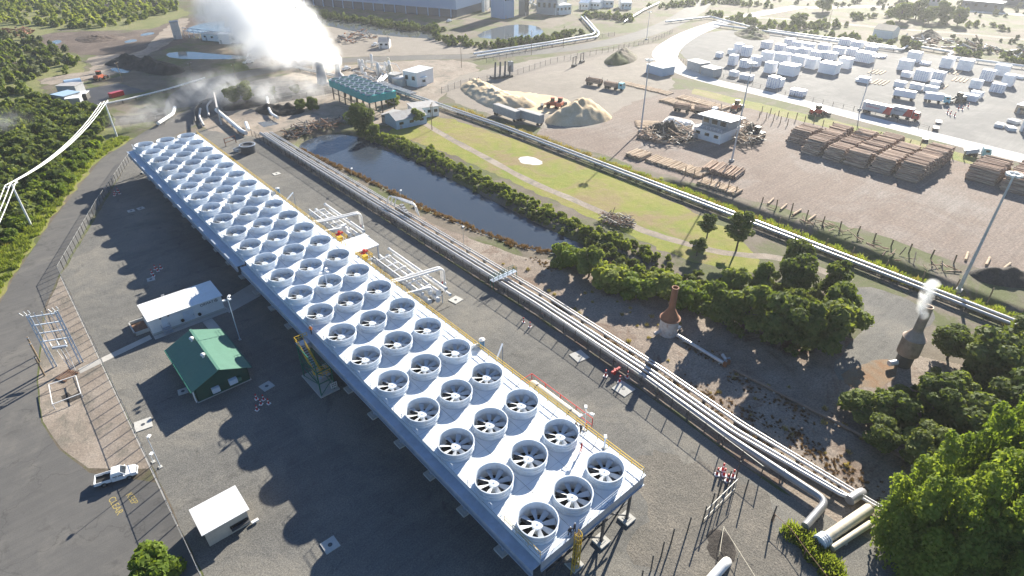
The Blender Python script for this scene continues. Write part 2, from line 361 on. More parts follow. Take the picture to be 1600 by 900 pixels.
# ---- near plant
sheet('gravel_yard', [(-31, 10), (-31, 60), (-31, 116.5), (-17, 148), (-3, 180), (10, 196), (34, 196), (35.2, 176), (35.5, 100), (35.6, 30), (34, 0), (33, -14), (40, -45), (-20, -45), (-31, -30)], 0.004, 'yard_gravel', 0.15, 0, 2.0, 'grey gravel yard around the fan deck')
sheet('access_road', [(-60, -40), (-60, 60), (-46, 101), (-39.2, 121), (-28.4, 147), (-9, 187.5), (9, 208), (30, 226), (52, 246), (62, 240), (40, 216), (16, 197), (2, 184), (-4, 178), (-18.6, 147), (-31.3, 117), (-36, 104), (-40.5, 80), (-41.5, 68), (-40.5, 60), (-38, 52), (-31.4, 44), (-31.2, 30), (-33, -40)], 0.008, 'asphalt', 0.05, 0, 2.0, 'curving grey asphalt access road')
sheet('gravel_patch', [(-31.2, 116), (-35.6, 104), (-40.3, 80), (-41.3, 68), (-40.2, 60), (-38, 53), (-31.2, 47)], 0.006, 'pale_gravel', 0.1, 0, 1.5, 'pale gravel between fence and asphalt road')
sheet('grass_verge', [(-62, 64), (-47, 99), (-40, 119.5), (-29.4, 146), (-10, 187), (4, 203), (0, 207), (-14, 192), (-30, 168), (-39, 140), (-50, 116), (-62, 96), (-75, 90), (-75, 60)], 0.007, 'verge', 0.7, 0, 1.5, 'bright grass verge along the outer side of the road')
sheet('pipe_corridor', [(35.4, 178), (36, 100), (36.2, 30), (34.6, 0), (33, -16), (36, -30), (70, -60), (90, -40), (70, 8), (62, 26), (57, 46), (49, 58), (43.6, 84), (41.4, 126), (39, 152), (39, 176)], 0.006, 'dry_earth', 0.5, 0, 2.0, 'dry bare earth between pipes and canal')
sheet('path_slab', [(-34.6, 77.2), (-22.6, 79.6), (-22.6, 81.2), (-34.6, 78.8)], 0.016, 'concrete', 0.0, 0, 3, 'narrow concrete path from the fence to the white cabin')
sheet('gravel_turnaround', [G2(*q) for q in [(1330, 450), (1350, 470), (1350, 510), (1325, 545), (1300, 570), (1310, 600), (1390, 600), (1400, 560), (1440, 520), (1470, 490), (1420, 470), (1370, 448)]], 0.010, 'yard_gravel', 0.4, 1, 1.5, 'curved gravel turnaround beside the brown silencer')
sheet('stained_ground', [G2(*q) for q in [(1315, 580), (1350, 565), (1395, 558), (1405, 590), (1380, 606), (1320, 608)]], 0.014, 'ochre', 0.4, 1, 1.0, 'orange stained ground by the silencer foot')
sheet('worn_ground', [G2(*q) for q in [(1000, 700), (1080, 720), (1180, 760), (1215, 800), (1240, 850), (1290, 905), (1050, 905), (980, 860), (1010, 800), (960, 740)]], 0.009, 'worn_gravel', 1.2, 1, 1.0, 'sandy worn gravel beside the open gate')
sheet('pit', [G2(*q) for q in [(1102, 835), (1128, 828), (1146, 846), (1150, 872), (1128, 880), (1108, 862)]], 0.02, 'dark_spoil', 0.4, 1, 0.6, 'dark muddy pit below the open gate')
# ---- fields beyond the canal
sheet('field', [G2(*q) for q in [(600, 205), (640, 190), (690, 180), (760, 205), (800, 215), (900, 252), (1060, 318), (1120, 350), (1160, 372), (1180, 400), (1190, 430), (1150, 425), (1080, 410), (1000, 375), (900, 330), (780, 275), (690, 235), (640, 220)]], 0.006, 'grass', 0.8, 1, 1.5, 'sunlit grass field between canal and pipeline')
strip('dirt_track', [G2(*q) for q in [(655, 188), (700, 215), (750, 242), (830, 285), (920, 322), (1000, 360), (1060, 378), (1140, 398), (1230, 402), (1330, 440)]], [2.6] * 10, 0.010, 'pale_gravel', 0.35, 'pale dirt track crossing the grass field')
sheet('bare_patch', [G2(*q) for q in [(806, 246), (830, 244), (853, 256), (840, 259), (815, 255)]], 0.012, 'white_road', 0.4, 1, 1.0, 'white bare patch in the grass field')
# ---- log yard, chip yard, timber yard
sheet('log_yard', [G2(*q) for q in [(820, 205), (900, 190), (960, 155), (1000, 140), (1100, 140), (1230, 180), (1420, 215), (1610, 268), (1700, 300), (1700, 460), (1600, 440), (1500, 412), (1330, 352), (1190, 318), (1130, 300), (1000, 262), (900, 228)]], 0.005, 'log_yard', 1.0, 1, 2.5, 'brown beaten earth of the log yard')
sheet('chip_yard', [G2(*q) for q in [(690, 145), (705, 122), (760, 108), (840, 92), (930, 80), (1030, 68), (1060, 60), (1060, 90), (1040, 110), (1060, 140), (1000, 155), (960, 175), (940, 195), (890, 204), (840, 200), (780, 183), (720, 166)]], 0.009, 'chip_yard', 1.0, 1, 2.5, 'pale dusty ground of the sawdust yard')
sheet('sawdust_floor', [G2(*q) for q in [(762, 140), (800, 142), (850, 148), (900, 158), (880, 172), (850, 180), (815, 176), (785, 170), (765, 155)]], 0.015, 'sawdust', 1.0, 1, 1.5, 'pale sawdust spread over the ground between the piles')
strip('far_road', [G2(*q) for q in [(1120, 26), (1250, 30), (1380, 44), (1500, 52), (1640, 66)]], 7, 0.02, 'pale_gravel', 0.4, 'pale far road behind the timber yard')
strip('far_road', [G2(*q) for q in [(1260, 12), (1400, 10), (1520, 18), (1640, 26)]], 9, 0.02, 'white_road', 0.4, 'bright far road along the top right edge')
sheet('timber_yard', [G2(*q) for q in [(1055, 72), (1110, 48), (1180, 46), (1300, 62), (1450, 84), (1620, 108), (1760, 140), (1760, 300), (1610, 250), (1420, 205), (1250, 158), (1090, 115)]], 0.005, 'seal', 0.8, 1, 3.0, 'grey sealed yard where white timber packs stand')
strip('haul_road', [G2(*q) for q in [(1250, 10), (1150, 28), (1080, 50), (1035, 80), (1045, 100), (1090, 122), (1180, 143), (1300, 172), (1420, 203), (1520, 228), (1640, 258), (1760, 290)]], [12, 11, 12, 14, 12, 9, 8.5, 8.5, 8.5, 9, 9, 9], 0.013, 'white_road', 0.3, 'bright pale haul road between log yard and timber yard')
sheet('yard_verge', [G2(*q) for q in [(1085, 138), (1180, 160), (1300, 188), (1420, 216), (1515, 243), (1600, 268), (1600, 280), (1500, 252), (1300, 201), (1180, 172), (1080, 146)]], 0.011, 'verge', 0.5, 0, 2.0, 'strip of bright grass along the haul road')
# ---- far plant
strip('main_road', [G2(*q) for q in [(290, 168), (290, 150), (320, 130), (400, 112), (520, 94), (640, 90), (760, 88), (860, 80), (960, 66), (1030, 46), (1080, 20), (1100, 0)]], [14, 15, 14, 11, 10, 10, 10, 11, 12, 14, 16, 16], 0.012, 'asphalt', 0.3, 'main road running across behind the plant')
sheet('far_plant_ground', [G2(*q) for q in [(300, 150), (380, 130), (480, 110), (560, 100), (690, 92), (760, 100), (700, 140), (680, 165), (620, 200), (560, 190), (470, 195), (400, 215), (330, 205), (300, 190)]], 0.005, 'pale_gravel', 1.0, 1, 2.5, 'pale gravel around the small teal cooling tower')
sheet('wellsite_ground', [G2(*q) for q in [(380, 110), (390, 70), (430, 48), (520, 40), (640, 55), (740, 70), (760, 84), (640, 86), (520, 90), (420, 105)]], 0.006, 'chip_yard', 1.0, 1, 3.0, 'pale bare ground of the far well site')
sheet('dark_yard', [G2(*q) for q in [(110, 165), (130, 140), (185, 130), (230, 143), (170, 152), (145, 168)]], 0.008, 'wet_tar', 0.4, 0, 2.0, 'dark tarred yard beside the small sheds')
sheet('mud_flat', [G2(*q) for q in [(45, 58), (110, 48), (220, 52), (290, 26), (330, 30), (300, 62), (250, 80), (190, 90), (120, 85), (70, 72)]], 0.006, 'mud', 1.5, 1, 3.0, 'churned brown mud with puddles')
sheet('side_track', [G2(*q) for q in [(60, 125), (100, 117), (150, 110), (130, 92), (160, 86), (220, 84), (240, 60), (275, 30), (300, 28), (275, 62), (232, 86), (190, 100), (180, 118), (110, 128), (70, 134)]], 0.010, 'pale_gravel', 0.8, 1, 2.0, 'pale track winding past the mud flat')
sheet('scrubland', [G2(*q) for q in [(-300, 200), (-200, 40), (-60, 8), (0, 6), (90, 10), (250, 2), (300, 20), (240, 45), (170, 48), (90, 47), (60, 60), (110, 85), (135, 105), (130, 115), (60, 125), (70, 160), (150, 165), (190, 200), (150, 245), (100, 310), (40, 380), (0, 430), (-120, 480)]], 0.003, 'scrub_soil', 1.5, 0, 4.0, 'green scrub covered slope on the left')
sheet('stream_bed', [G2(*q) for q in [(145, 198), (160, 182), (215, 180), (262, 170), (262, 188), (200, 194), (165, 202)]], 0.011, 'dark_spoil', 0.8, 1, 1.5, 'dark steaming stream bed by the road bend')
sheet('hot_stream', [G2(*q) for q in [(345, 165), (380, 155), (430, 147), (500, 137), (545, 130), (548, 140), (500, 149), (440, 160), (395, 168), (355, 176)]], 0.011, 'dark_spoil', 0.8, 1, 1.5, 'dark steaming stream bed before the concrete stacks')
for i, (pp, lab, mt) in enumerate([
    ([(285, 52), (300, 40), (340, 32), (400, 28), (470, 28), (498, 36), (495, 45), (430, 52), (360, 54)], 'bright pond behind the steam plume', 'pond_water'),
    ([(255, 84), (290, 80), (340, 85), (390, 88), (395, 92), (330, 93), (270, 92)], 'small settling pond on the left below the plume', 'pond_water'),
    ([(480, 28), (520, 30), (600, 40), (690, 55), (690, 62), (600, 56), (520, 44)], 'narrow pond below the long blue hall', 'pond_water'),
    ([(740, 58), (760, 47), (800, 38), (840, 40), (852, 52), (830, 60), (780, 62)], 'bright pond at the mill', 'pond_water'),
    ([(168, 108), (195, 104), (208, 112), (190, 115)], 'puddle by the dark spoil heap', 'pond_water'),
    ([(78, 66), (92, 62), (98, 66), (86, 70)], 'left puddle in the mud flat', 'pond_water'),
    ([(193, 65), (210, 61), (216, 64), (198, 68)], 'middle puddle in the mud flat', 'pond_water'),
    ([(218, 54), (238, 50), (243, 53), (222, 57)], 'right puddle in the mud flat', 'pond_water')]):
    sheet('pond' if i < 4 else 'puddle', [G2(*q) for q in pp], 0.018 + i * 0.004, mt, 0.3, 1, 2.0, lab)
# ================================================================== the long fan deck
plain('deck_white', (0.77, 0.80, 0.83), 0.45, var=0.04, scale=0.4, dirt=(0.60, 0.60, 0.58), dirt_amt=0.45, dirt_scale=0.5, objvar=0.08)
plain('steel_white', (0.66, 0.72, 0.79), 0.45, var=0.05, dirt=(0.46, 0.44, 0.40), dirt_amt=0.5, dirt_scale=0.9, objvar=0.16)
plain('galv', (0.40, 0.45, 0.52), 0.42, 0.3, var=0.1, dirt=(0.30, 0.31, 0.33), dirt_amt=0.4)
plain('blade_grey', (0.62, 0.64, 0.66), 0.4, var=0.05, objvar=0.2)
plain('dark_steel', (0.075, 0.08, 0.09), 0.55, 0.2)
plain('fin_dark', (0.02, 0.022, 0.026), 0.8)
plain('safety_yellow', (0.62, 0.40, 0.03), 0.5, var=0.1)
plain('safety_red', (0.50, 0.03, 0.03), 0.5, var=0.1)
plain('pad_concrete', (0.46, 0.45, 0.42), 0.9, var=0.1, scale=3, bmp=0.2)
RS, CS, NR = 7.8, 5.776, 22                       # fan spacing along and across, rows
ZD, ZR, RF = 7.75, 9.20, 2.36                     # deck, rim, shroud radius
XL, XR, Y0, Y1 = -2.55, 15.4, -3.25, (NR - 1) * RS + 3.4
deck = thing('fan_deck', 'very long white steel deck on legs carrying three columns of round fans', 'fan deck', (6.4, 80, 0))
def dk(mb, name, mat, smooth=False): return mb.build(name, mat, deck, smooth, True)
# panels with a round opening, one for each fan
def holed(x0, x1, y0, y1, cx, cy_, r, z, t=0.06, n=32):
    mb = MB(); top = []; rim = []
    for j in range(n):
        a = 2 * math.pi * j / n; c, s = math.cos(a), math.sin(a)
        k = min(((x1 - cx) / c if c > 1e-9 else (x0 - cx) / c if c < -1e-9 else 1e9), ((y1 - cy_) / s if s > 1e-9 else (y0 - cy_) / s if s < -1e-9 else 1e9))
        top.append((cx + c * k, cy_ + s * k, z)); rim.append((cx + c * r, cy_ + s * r, z))
    corners = [(x1, y1), (x0, y1), (x0, y0), (x1, y0)]
    fs = []
    vs = top + rim
    for j in range(n): fs.append((j, (j + 1) % n, n + (j + 1) % n, n + j))
    for cxn, cyn in corners:                       # fill the corner triangles
        a = math.atan2(cyn - cy_, cxn - cx) % (2 * math.pi); j = int(a / (2 * math.pi) * n) % n
        vs.append((cxn, cyn, z)); fs.append((j, len(vs) - 1, (j + 1) % n))
    vs2 = list(vs); m = len(vs)
    mb.add(vs, fs)
    mb.add([(x, y, z - t) for x, y, _ in vs2], [f[::-1] for f in fs])
    cs = [(x0, y0), (x1, y0), (x1, y1), (x0, y1)]
    for i in range(4):
        a, b = cs[i], cs[(i + 1) % 4]; mb.quad((*a, z), (*a, z - t), (*b, z - t), (*b, z))
    return mb
XB = [XL, CS * 0.5, CS * 1.5, CS * 2 + 2.95, XR]
g = 0.03
for c in range(3):
    src = None
    for r in range(NR):
        y0 = r * RS - RS / 2; y1 = y0 + RS
        if r == 0: y0 = Y0
        if r == NR - 1: y1 = Y1
        if 0 < r < NR - 1 and src is not None:
            o = src.copy(); COL.objects.link(o); o.location = (0, (r - 1) * RS, 0); continue
        mb = holed(XB[c] + g, XB[c + 1] - g, y0 + g, y1 - g, c * CS, r * RS, RF - 0.12, ZD)
        o = dk(mb, 'deck_panel', 'deck_white')
        if r == 1: src = o
src = None
for r in range(NR):                                # walkway plates along the right edge
    y0 = r * RS - RS / 2; y1 = y0 + RS
    if r == 0: y0 = Y0
    if r == NR - 1: y1 = Y1
    dk(MB().box(((XB[3] + XB[4]) / 2, (y0 + y1) / 2, ZD - 0.03), (XB[4] - XB[3] - 2 * g, y1 - y0 - 2 * g, 0.06)), 'walkway_plate', 'deck_white')
for r in range(NR):                                # three thin joint battens per row, slightly proud
    for k in (-1.3, 1.3) if r % 2 else (0.0,):
        pass
seam = MB()
for r in range(NR):
    for dy in (-2.6, 0.0, 2.6):
        for c in range(3):
            cx = c * CS; hw = math.sqrt(max(0, (RF + 0.05) ** 2 - dy * dy)) if abs(dy) < RF else 0
            for xa, xb in ((XB[c], cx - hw), (cx + hw, XB[c + 1])) if hw else ((XB[c], XB[c + 1]),):
                if xb - xa > 0.2: seam.box(((xa + xb) / 2, r * RS + dy, ZD + 0.006), (xb - xa, 0.035, 0.012))
        seam.box(((XB[3] + XB[4]) / 2, r * RS + dy, ZD + 0.006), (XB[4] - XB[3], 0.035, 0.012))
s_ = dk(seam, 'seam_batten', 'galv'); s_['kind'] = 'stuff'
# beams, bundles, fascia
ZB = 5.8
bund = MB()
for r in range(NR):
    for c in range(3):
        pass
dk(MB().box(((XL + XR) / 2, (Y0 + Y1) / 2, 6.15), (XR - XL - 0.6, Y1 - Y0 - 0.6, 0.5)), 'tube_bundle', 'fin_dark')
for yy, n in ((Y0, -1), (Y1, 1)):
    dk(MB().box(((XL + XR) / 2, yy + n * 0.06, (ZD + ZB) / 2 - 0.02), (XR - XL, 0.12, ZD - ZB)).box(((XL + XR) / 2, yy + n * 0.2, ZD - 0.12), (XR - XL + 0.1, 0.16, 0.2)).box(((XL + XR) / 2, yy + n * 0.2, ZB + 0.06), (XR - XL + 0.1, 0.18, 0.12)), 'end_fascia', 'galv')
YJ = 11 * RS - RS / 2 + 0.2                        # a joint half way along, where the left edge steps
for ya, yb, dx in ((Y0, YJ - 0.4, 0.0), (YJ + 0.4, Y1, -0.45)):
    yc, L = (ya + yb) / 2, yb - ya
    dk(MB().box((XL - 0.55 + dx / 2, yc, 6.98), (1.1 - dx, L, 0.08)), 'side_walkway', 'galv')
    dk(MB().box((XL - 1.14 + dx, yc, (7.02 + ZB) / 2), (0.08, L, 7.02 - ZB)).box((XL - 1.26 + dx, yc, ZB + 0.08), (0.30, L, 0.14)).box((XL - 1.24 + dx, yc, 7.02), (0.26, L, 0.12)).box((XL - 1.20 + dx, yc, 6.1), (0.06, L, 0.05)), 'side_fascia', 'galv')
    dk(MB().box((XL - 0.03, yc, 7.36), (0.06, L, 0.66)), 'deck_edge_plate', 'steel_white')
dk(MB().box((XR + 0.06, (Y0 + Y1) / 2, (ZD + ZB) / 2 - 0.02), (0.12, Y1 - Y0, ZD - ZB)), 'side_fascia', 'galv')
# legs, braces and footing pads
LX = [-1.6, 3.7, 8.6, 13.6]
for r in range(0, NR + 1):
    y = r * RS - 3.5
    if r == 0: y = -2.95
    if r == NR: y = Y1 - 0.3
    for i, x in enumerate(LX):
        dk(MB().box((x, y, 2.8), (0.30, 0.30, 5.5)).box((x, y, 0.33), (0.6, 0.6, 0.06)), 'leg', 'dark_steel' if r == 0 else 'galv')
        dk(MB().box((x, y, 0.15), (1.7, 1.7, 0.3)).box((x, y, 0.30), (0.9, 0.9, 0.1)), 'footing_pad', 'pad_concrete')
    if r in (0, NR):
        for a, b in ((0, 1), (1, 2), (2, 3)):
            dk(MB().beam((LX[a], y, 0.6), (LX[b], y, 5.5), 0.16).beam((LX[b], y + 0.17, 0.6), (LX[a], y + 0.17, 5.5), 0.16), 'cross_brace', 'dark_steel')
        dk(MB().beam((LX[0], y + 0.35, 3.0), (LX[3], y + 0.35, 3.0), 0.18), 'tie_beam', 'dark_steel')
    elif r % 4 == 2:
        for x in (LX[0], LX[3]):
            dk(MB().beam((x + 0.02, y, 0.6), (x + 0.02, y + RS, 5.5), 0.12).beam((x + 0.16, y + RS, 0.6), (x + 0.16, y, 5.5), 0.12), 'cross_brace', 'galv')
# handrails
def rail(name, pts, z, h, mat, parent, every=1.9, t=0.05, rails=(1.0, 0.55), world=True):
    mb = MB(); pts = [Vector((*p[:2], z)) for p in pts]
    for a, b in zip(pts, pts[1:]):
        for k in rails: mb.beam(a + Vector((0, 0, h * k)), b + Vector((0, 0, h * k)), t)
        n = max(1, int((b - a).length / every))
        for i in range(n + 1):
            q = a.lerp(b, i / n); mb.beam(q, q + Vector((0, 0, h)), t)
    return mb.build(name, mat, parent, False, world)
rail('handrail', [(XR - 0.1, Y0 + 0.1), (XR - 0.1, 70)], ZD, 1.1, 'safety_yellow', deck, t=0.075)
rail('handrail', [(XR - 0.1, 74), (XR - 0.1, Y1 - 0.2)], ZD, 1.1, 'safety_yellow', deck, t=0.075)
rail('handrail', [(XR - 0.2, Y0 + 0.1), (3.6, Y0 + 0.1)], ZD, 1.1, 'steel_white', deck, t=0.035)
rail('handrail', [(1.6, Y0 + 0.1), (XL + 0.1, Y0 + 0.1)], ZD, 1.1, 'steel_white', deck, t=0.035)
for r in range(NR):                                # pale handrail sections along the left edge
    rail('handrail', [(XL + 0.08, r * RS - 2.6), (XL + 0.08, r * RS + (2.2 if r % 3 else 3.6))], ZD, 1.0, 'steel_white', deck, t=0.05)
rail('handrail', [(XL + 0.1, Y0 + 0.15), (XL + 0.1, 3.0)], ZD, 1.12, 'safety_yellow', deck, t=0.04)
# caged ladder at the near end
cage = thing('caged_ladder', 'yellow caged ladder hanging on the near end of the fan deck', 'ladder', (2.6, Y0 - 0.75, 0))
lm = MB()
for x in (-0.3, 0.3): lm.beam((x, 0.3, 0.3), (x, 0.3, 8.6), 0.07)
lm.build('stile', 'safety_yellow', cage)
rm = MB()
for k in range(26): rm.beam((-0.3, 0.3, 0.5 + k * 0.3), (0.3, 0.3, 0.5 + k * 0.3), 0.04)
rm.build('rung', 'safety_yellow', cage)['kind'] = 'stuff'
for k in range(9):
    z = 2.4 + k * 0.75
    hp = [(0.42 * math.cos(a), 0.28 - 0.78 * math.sin(a), z) for a in np.linspace(0, math.pi, 9)]
    MB().tube(hp, 0.04, 4).build('hoop', 'safety_yellow', cage)
for a in np.linspace(0.15, math.pi - 0.15, 7):
    MB().beam((0.42 * math.cos(a), 0.28 - 0.78 * math.sin(a), 2.4), (0.42 * math.cos(a), 0.28 - 0.78 * math.sin(a), 8.4), 0.05).build('cage_bar', 'safety_yellow', cage)

# ------------------------------------------------------------------ fans
sh = MB(); n = 40
prof = [(RF + 0.16, 0.0), (RF + 0.16, 0.05), (RF + 0.02, 0.07), (RF - 0.02, 0.42), (RF + 0.045, 0.44), (RF + 0.045, 0.49), (RF - 0.02, 0.51), (RF - 0.01, 0.86), (RF + 0.055, 0.88), (RF + 0.055, 0.93), (RF, 0.95),
        (RF + 0.01, 1.30), (RF + 0.10, 1.32), (RF + 0.10, 1.43), (RF - 0.03, 1.44), (RF - 0.09, 1.3), (RF - 0.12, 0.7), (RF - 0.13, -0.8)]
sh.lathe((0, 0, 0), prof, n)
for i, (x, y, z) in enumerate(sh.v):                # vertical joint of every shroud segment stands out a little
    if i % n % 5 == 0 and i // n < 12: sh.v[i] = (x * 1.016, y * 1.016, z)
shroud_me = sh.mesh('shroud', 'steel_white', True)
hub_me = MB().lathe((0, 0, 0), [(0.0, 0.12), (0.5, 0.11), (0.66, 0.08), (0.70, 0.02), (0.70, -0.22), (0.3, -0.3), (0.0, -0.3)][::-1], 24).mesh('hub', 'steel_white', True)
bl = MB()
def blade():
    st = [(0.6, 0.17, 0.6), (1.0, 0.26, 0.5), (1.6, 0.33, 0.38), (RF - 0.22, 0.38, 0.28)]
    vs = []; fs = []
    for r_, w_, tw in st:
        for k, (u, t) in enumerate(((-1, 0), (0, 0.035), (1, 0), (0, -0.02))):
            vs.append((r_, u * w_ * math.cos(tw) - t * math.sin(tw), u * w_ * math.sin(tw) + t))
    for i in range(len(st) - 1):
        for k in range(4): fs.append((i * 4 + k, i * 4 + (k + 1) % 4, i * 4 + 4 + (k + 1) % 4, i * 4 + 4 + k))
    fs += [(0, 1, 2, 3), tuple(range(len(vs) - 4, len(vs)))[::-1]]
    return MB().add(vs, fs)
blade_me = blade().mesh('blade', 'blade_grey', True)
shaft_me = MB().lathe((0, 0, 0), [(0.10, 0.0), (0.10, 0.2), (0.0, 0.21)], 10).box((0, 0, -1.0), (0.5, 0.5, 1.2)).mesh('shaft', 'steel_white')
beam_me = MB().box((0, 0, 0), (0.26, 2 * RF - 0.2, 0.24)).mesh('motor_beam', 'dark_steel')
fan0 = thing('cooling_fan', '', 'fan', (0, 0, ZD), 0.0, 'round fans on the long deck')
link('shroud', shroud_me, fan0)
hb = link('hub', hub_me, fan0); hb.location.z = 0.42
sf = link('shaft', shaft_me, fan0); sf.location.z = 0.42
mbm = link('motor_beam', beam_me, fan0); mbm.location.z = -0.25
for k in range(8):
    b_ = link('blade', blade_me, fan0); b_.location.z = 0.42; b_.rotation_euler = (0, 0, k * math.pi / 4)
rf = random.Random(5)
for r in range(NR):
    for c in range(3):
        lab = 'white round fan, %s from the near end in the %s column of the deck' % (ORD[r], ('left', 'middle', 'right')[c])
        loc = (c * CS, r * RS, ZD + 0.015)
        rz = rad(12) + rf.uniform(-0.25, 0.25)
        if r == 0 and c == 0: fan0.location = loc; fan0.rotation_euler = (0, 0, rz); fan0['label'] = lab
        else: dup(fan0, loc, rz, lab)
# ================================================================== near plant: fences, cabins, vehicles
plain('white_paint', (0.78, 0.78, 0.77), 0.4, var=0.03, dirt=(0.55, 0.53, 0.5), dirt_amt=0.35)
plain('clad_silver', (0.58, 0.57, 0.56), 0.42, 0.45, var=0.08, dirt=(0.5, 0.48, 0.46), dirt_amt=0.4)
plain('clad_white', (0.78, 0.77, 0.75), 0.38, 0.1, var=0.05, dirt=(0.5, 0.47, 0.43), dirt_amt=0.4)
plain('clad_dull', (0.33, 0.33, 0.34), 0.45, 0.4, var=0.12, dirt=(0.2, 0.19, 0.18), dirt_amt=0.5)
plain('cream_pipe', (0.62, 0.56, 0.43), 0.5, var=0.08, dirt=(0.3, 0.25, 0.18), dirt_amt=0.5)
plain('brown_pipe', (0.20, 0.15, 0.12), 0.7, var=0.2, dirt=(0.30, 0.22, 0.16), dirt_amt=0.6)
plain('rust', (0.27, 0.115, 0.06), 0.8, var=0.25, scale=1.2, dirt=(0.12, 0.06, 0.04), dirt_amt=0.7, bmp=0.3)
plain('rust_white', (0.55, 0.50, 0.46), 0.7, var=0.15, scale=1.0, dirt=(0.25, 0.11, 0.06), dirt_amt=0.95, dirt_scale=0.9)
plain('stack_grey', (0.36, 0.27, 0.21), 0.6, 0.2, var=0.15, dirt=(0.14, 0.10, 0.08), dirt_amt=0.6)
plain('fence_steel', (0.085, 0.08, 0.075), 0.7, var=0.2)
plain('fence_galv', (0.42, 0.42, 0.40), 0.5, 0.4, var=0.1)
plain('timber_post', (0.24, 0.18, 0.12), 0.9, var=0.25, scale=3)
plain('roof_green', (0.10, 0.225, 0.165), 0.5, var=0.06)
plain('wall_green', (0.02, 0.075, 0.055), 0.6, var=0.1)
plain('tower_green', (0.02, 0.13, 0.09), 0.5, var=0.1)
plain('glass_dark', (0.015, 0.018, 0.022), 0.08, spec=0.6, var=0.02)
plain('tyre', (0.02, 0.02, 0.02), 0.85)
plain('car_white', (0.78, 0.79, 0.80), 0.2, var=0.01, spec=0.6)
plain('chrome', (0.55, 0.55, 0.56), 0.25, 0.9)
plain('lamp_red', (0.45, 0.02, 0.02), 0.3)
plain('black_print', (0.02, 0.02, 0.022), 0.7)
plain('road_yellow', (0.36, 0.28, 0.09), 0.8, var=0.25, scale=4)
plain('road_white', (0.6, 0.6, 0.58), 0.8, var=0.2, scale=4)
plain('motor_blue', (0.10, 0.22, 0.36), 0.45)
plain('skin', (0.45, 0.28, 0.20), 0.6); plain('helmet', (0.75, 0.75, 0.72), 0.4)
plain('cloth_dark', (0.025, 0.028, 0.04), 0.85); plain('cloth_red', (0.52, 0.05, 0.045), 0.8); plain('cloth_orange', (0.70, 0.20, 0.03), 0.8)
plain('box_cream', (0.55, 0.50, 0.42), 0.7, var=0.06, dirt=(0.3, 0.27, 0.22), dirt_amt=0.4)
plain('timber_brown', (0.20, 0.115, 0.075), 0.85, var=0.3, scale=2)
m, nt, b = base('wire_mesh'); b.inputs['Base Color'].default_value = (0.30, 0.30, 0.29, 1); b.inputs['Roughness'].default_value = 0.5
_t = nt.nodes.new('ShaderNodeBsdfTransparent'); _x = nt.nodes.new('ShaderNodeMixShader'); _x.inputs[0].default_value = 0.16
nt.links.new(_t.outputs[0], _x.inputs[1]); nt.links.new(b.outputs[0], _x.inputs[2]); nt.links.new(_x.outputs[0], nt.nodes['Material Output'].inputs['Surface'])

def fence(name, pts, label, cat='fence', h=2.3, every=2.8, post='fence_steel', r=0.055, net=True, rails=1, group=None, lean=0.0):
    """posts, netting bays and top rail, each its own part"""
    f = thing(name, label, cat, (*pts[0], 0), 0, group); o = Vector((*pts[0], 0))
    P = []
    for a, b in zip(pts, pts[1:]):
        a = Vector((*a, 0)); b = Vector((*b, 0)); n = max(1, round((b - a).length / every))
        P += [a.lerp(b, i / n) for i in range(n)]
    P.append(Vector((*pts[-1], 0)))
    pm = MB().tube([(0, 0, -0.1), (0, 0, h)], r, 6).mesh('post', post)
    nets = {}
    for i, q in enumerate(P):
        k = link('post', pm, f); k.location = q - o; k.rotation_euler = (random.uniform(-.02, .02) + lean, random.uniform(-.02, .02), 0)
        if i < len(P) - 1 and net:
            d = P[i + 1] - q; key = round(d.length, 2)
            if key not in nets: nets[key] = MB().quad((0, 0, 0.05), (key, 0, 0.05), (key, 0, h - 0.1), (0, 0, h - 0.1)).mesh('wire_netting', 'wire_mesh')
            w_ = link('wire_netting', nets[key], f); w_.location = q - o; w_.rotation_euler = (0, 0, math.atan2(d.y, d.x))
    for k in range(rails):
        mb = MB()
        for a, b in zip(P, P[1:]): mb.beam(a + Vector((0, 0, h - 0.06 - k * (h - 0.3) / max(1, rails))), b + Vector((0, 0, h - 0.06 - k * (h - 0.3) / max(1, rails))), 0.05)
        mb.build('top_rail' if k == 0 else 'rail', 'fence_galv' if net else post, f, False, True)
    return f
random.seed(3)
fence('chain_link_fence', [(-31.3, 20), (-31.0, 60), (-31.1, 116.5), (-17.5, 148.5), (-2.1, 181)], 'tall chain link fence on thin posts along the asphalt road', r=0.09, every=2.5)
fence('chain_link_fence', [(34.6, 178), (35.7, 150), (35.6, 100), (36.0, 50), (36.0, 31), (35.2, 12), (34.0, -1), (33.0, -11)], 'long dark chain link fence beside the silver pipes', every=3.0, r=0.085, h=2.5)
# concrete edge strip under the left fence
strip('fence_kerb', [(-31.25, 20), (-31.25, 60), (-31.25, 116)], 0.16, 0.02, 'concrete', 0.0, 'narrow concrete strip under the left fence', smooth=0)

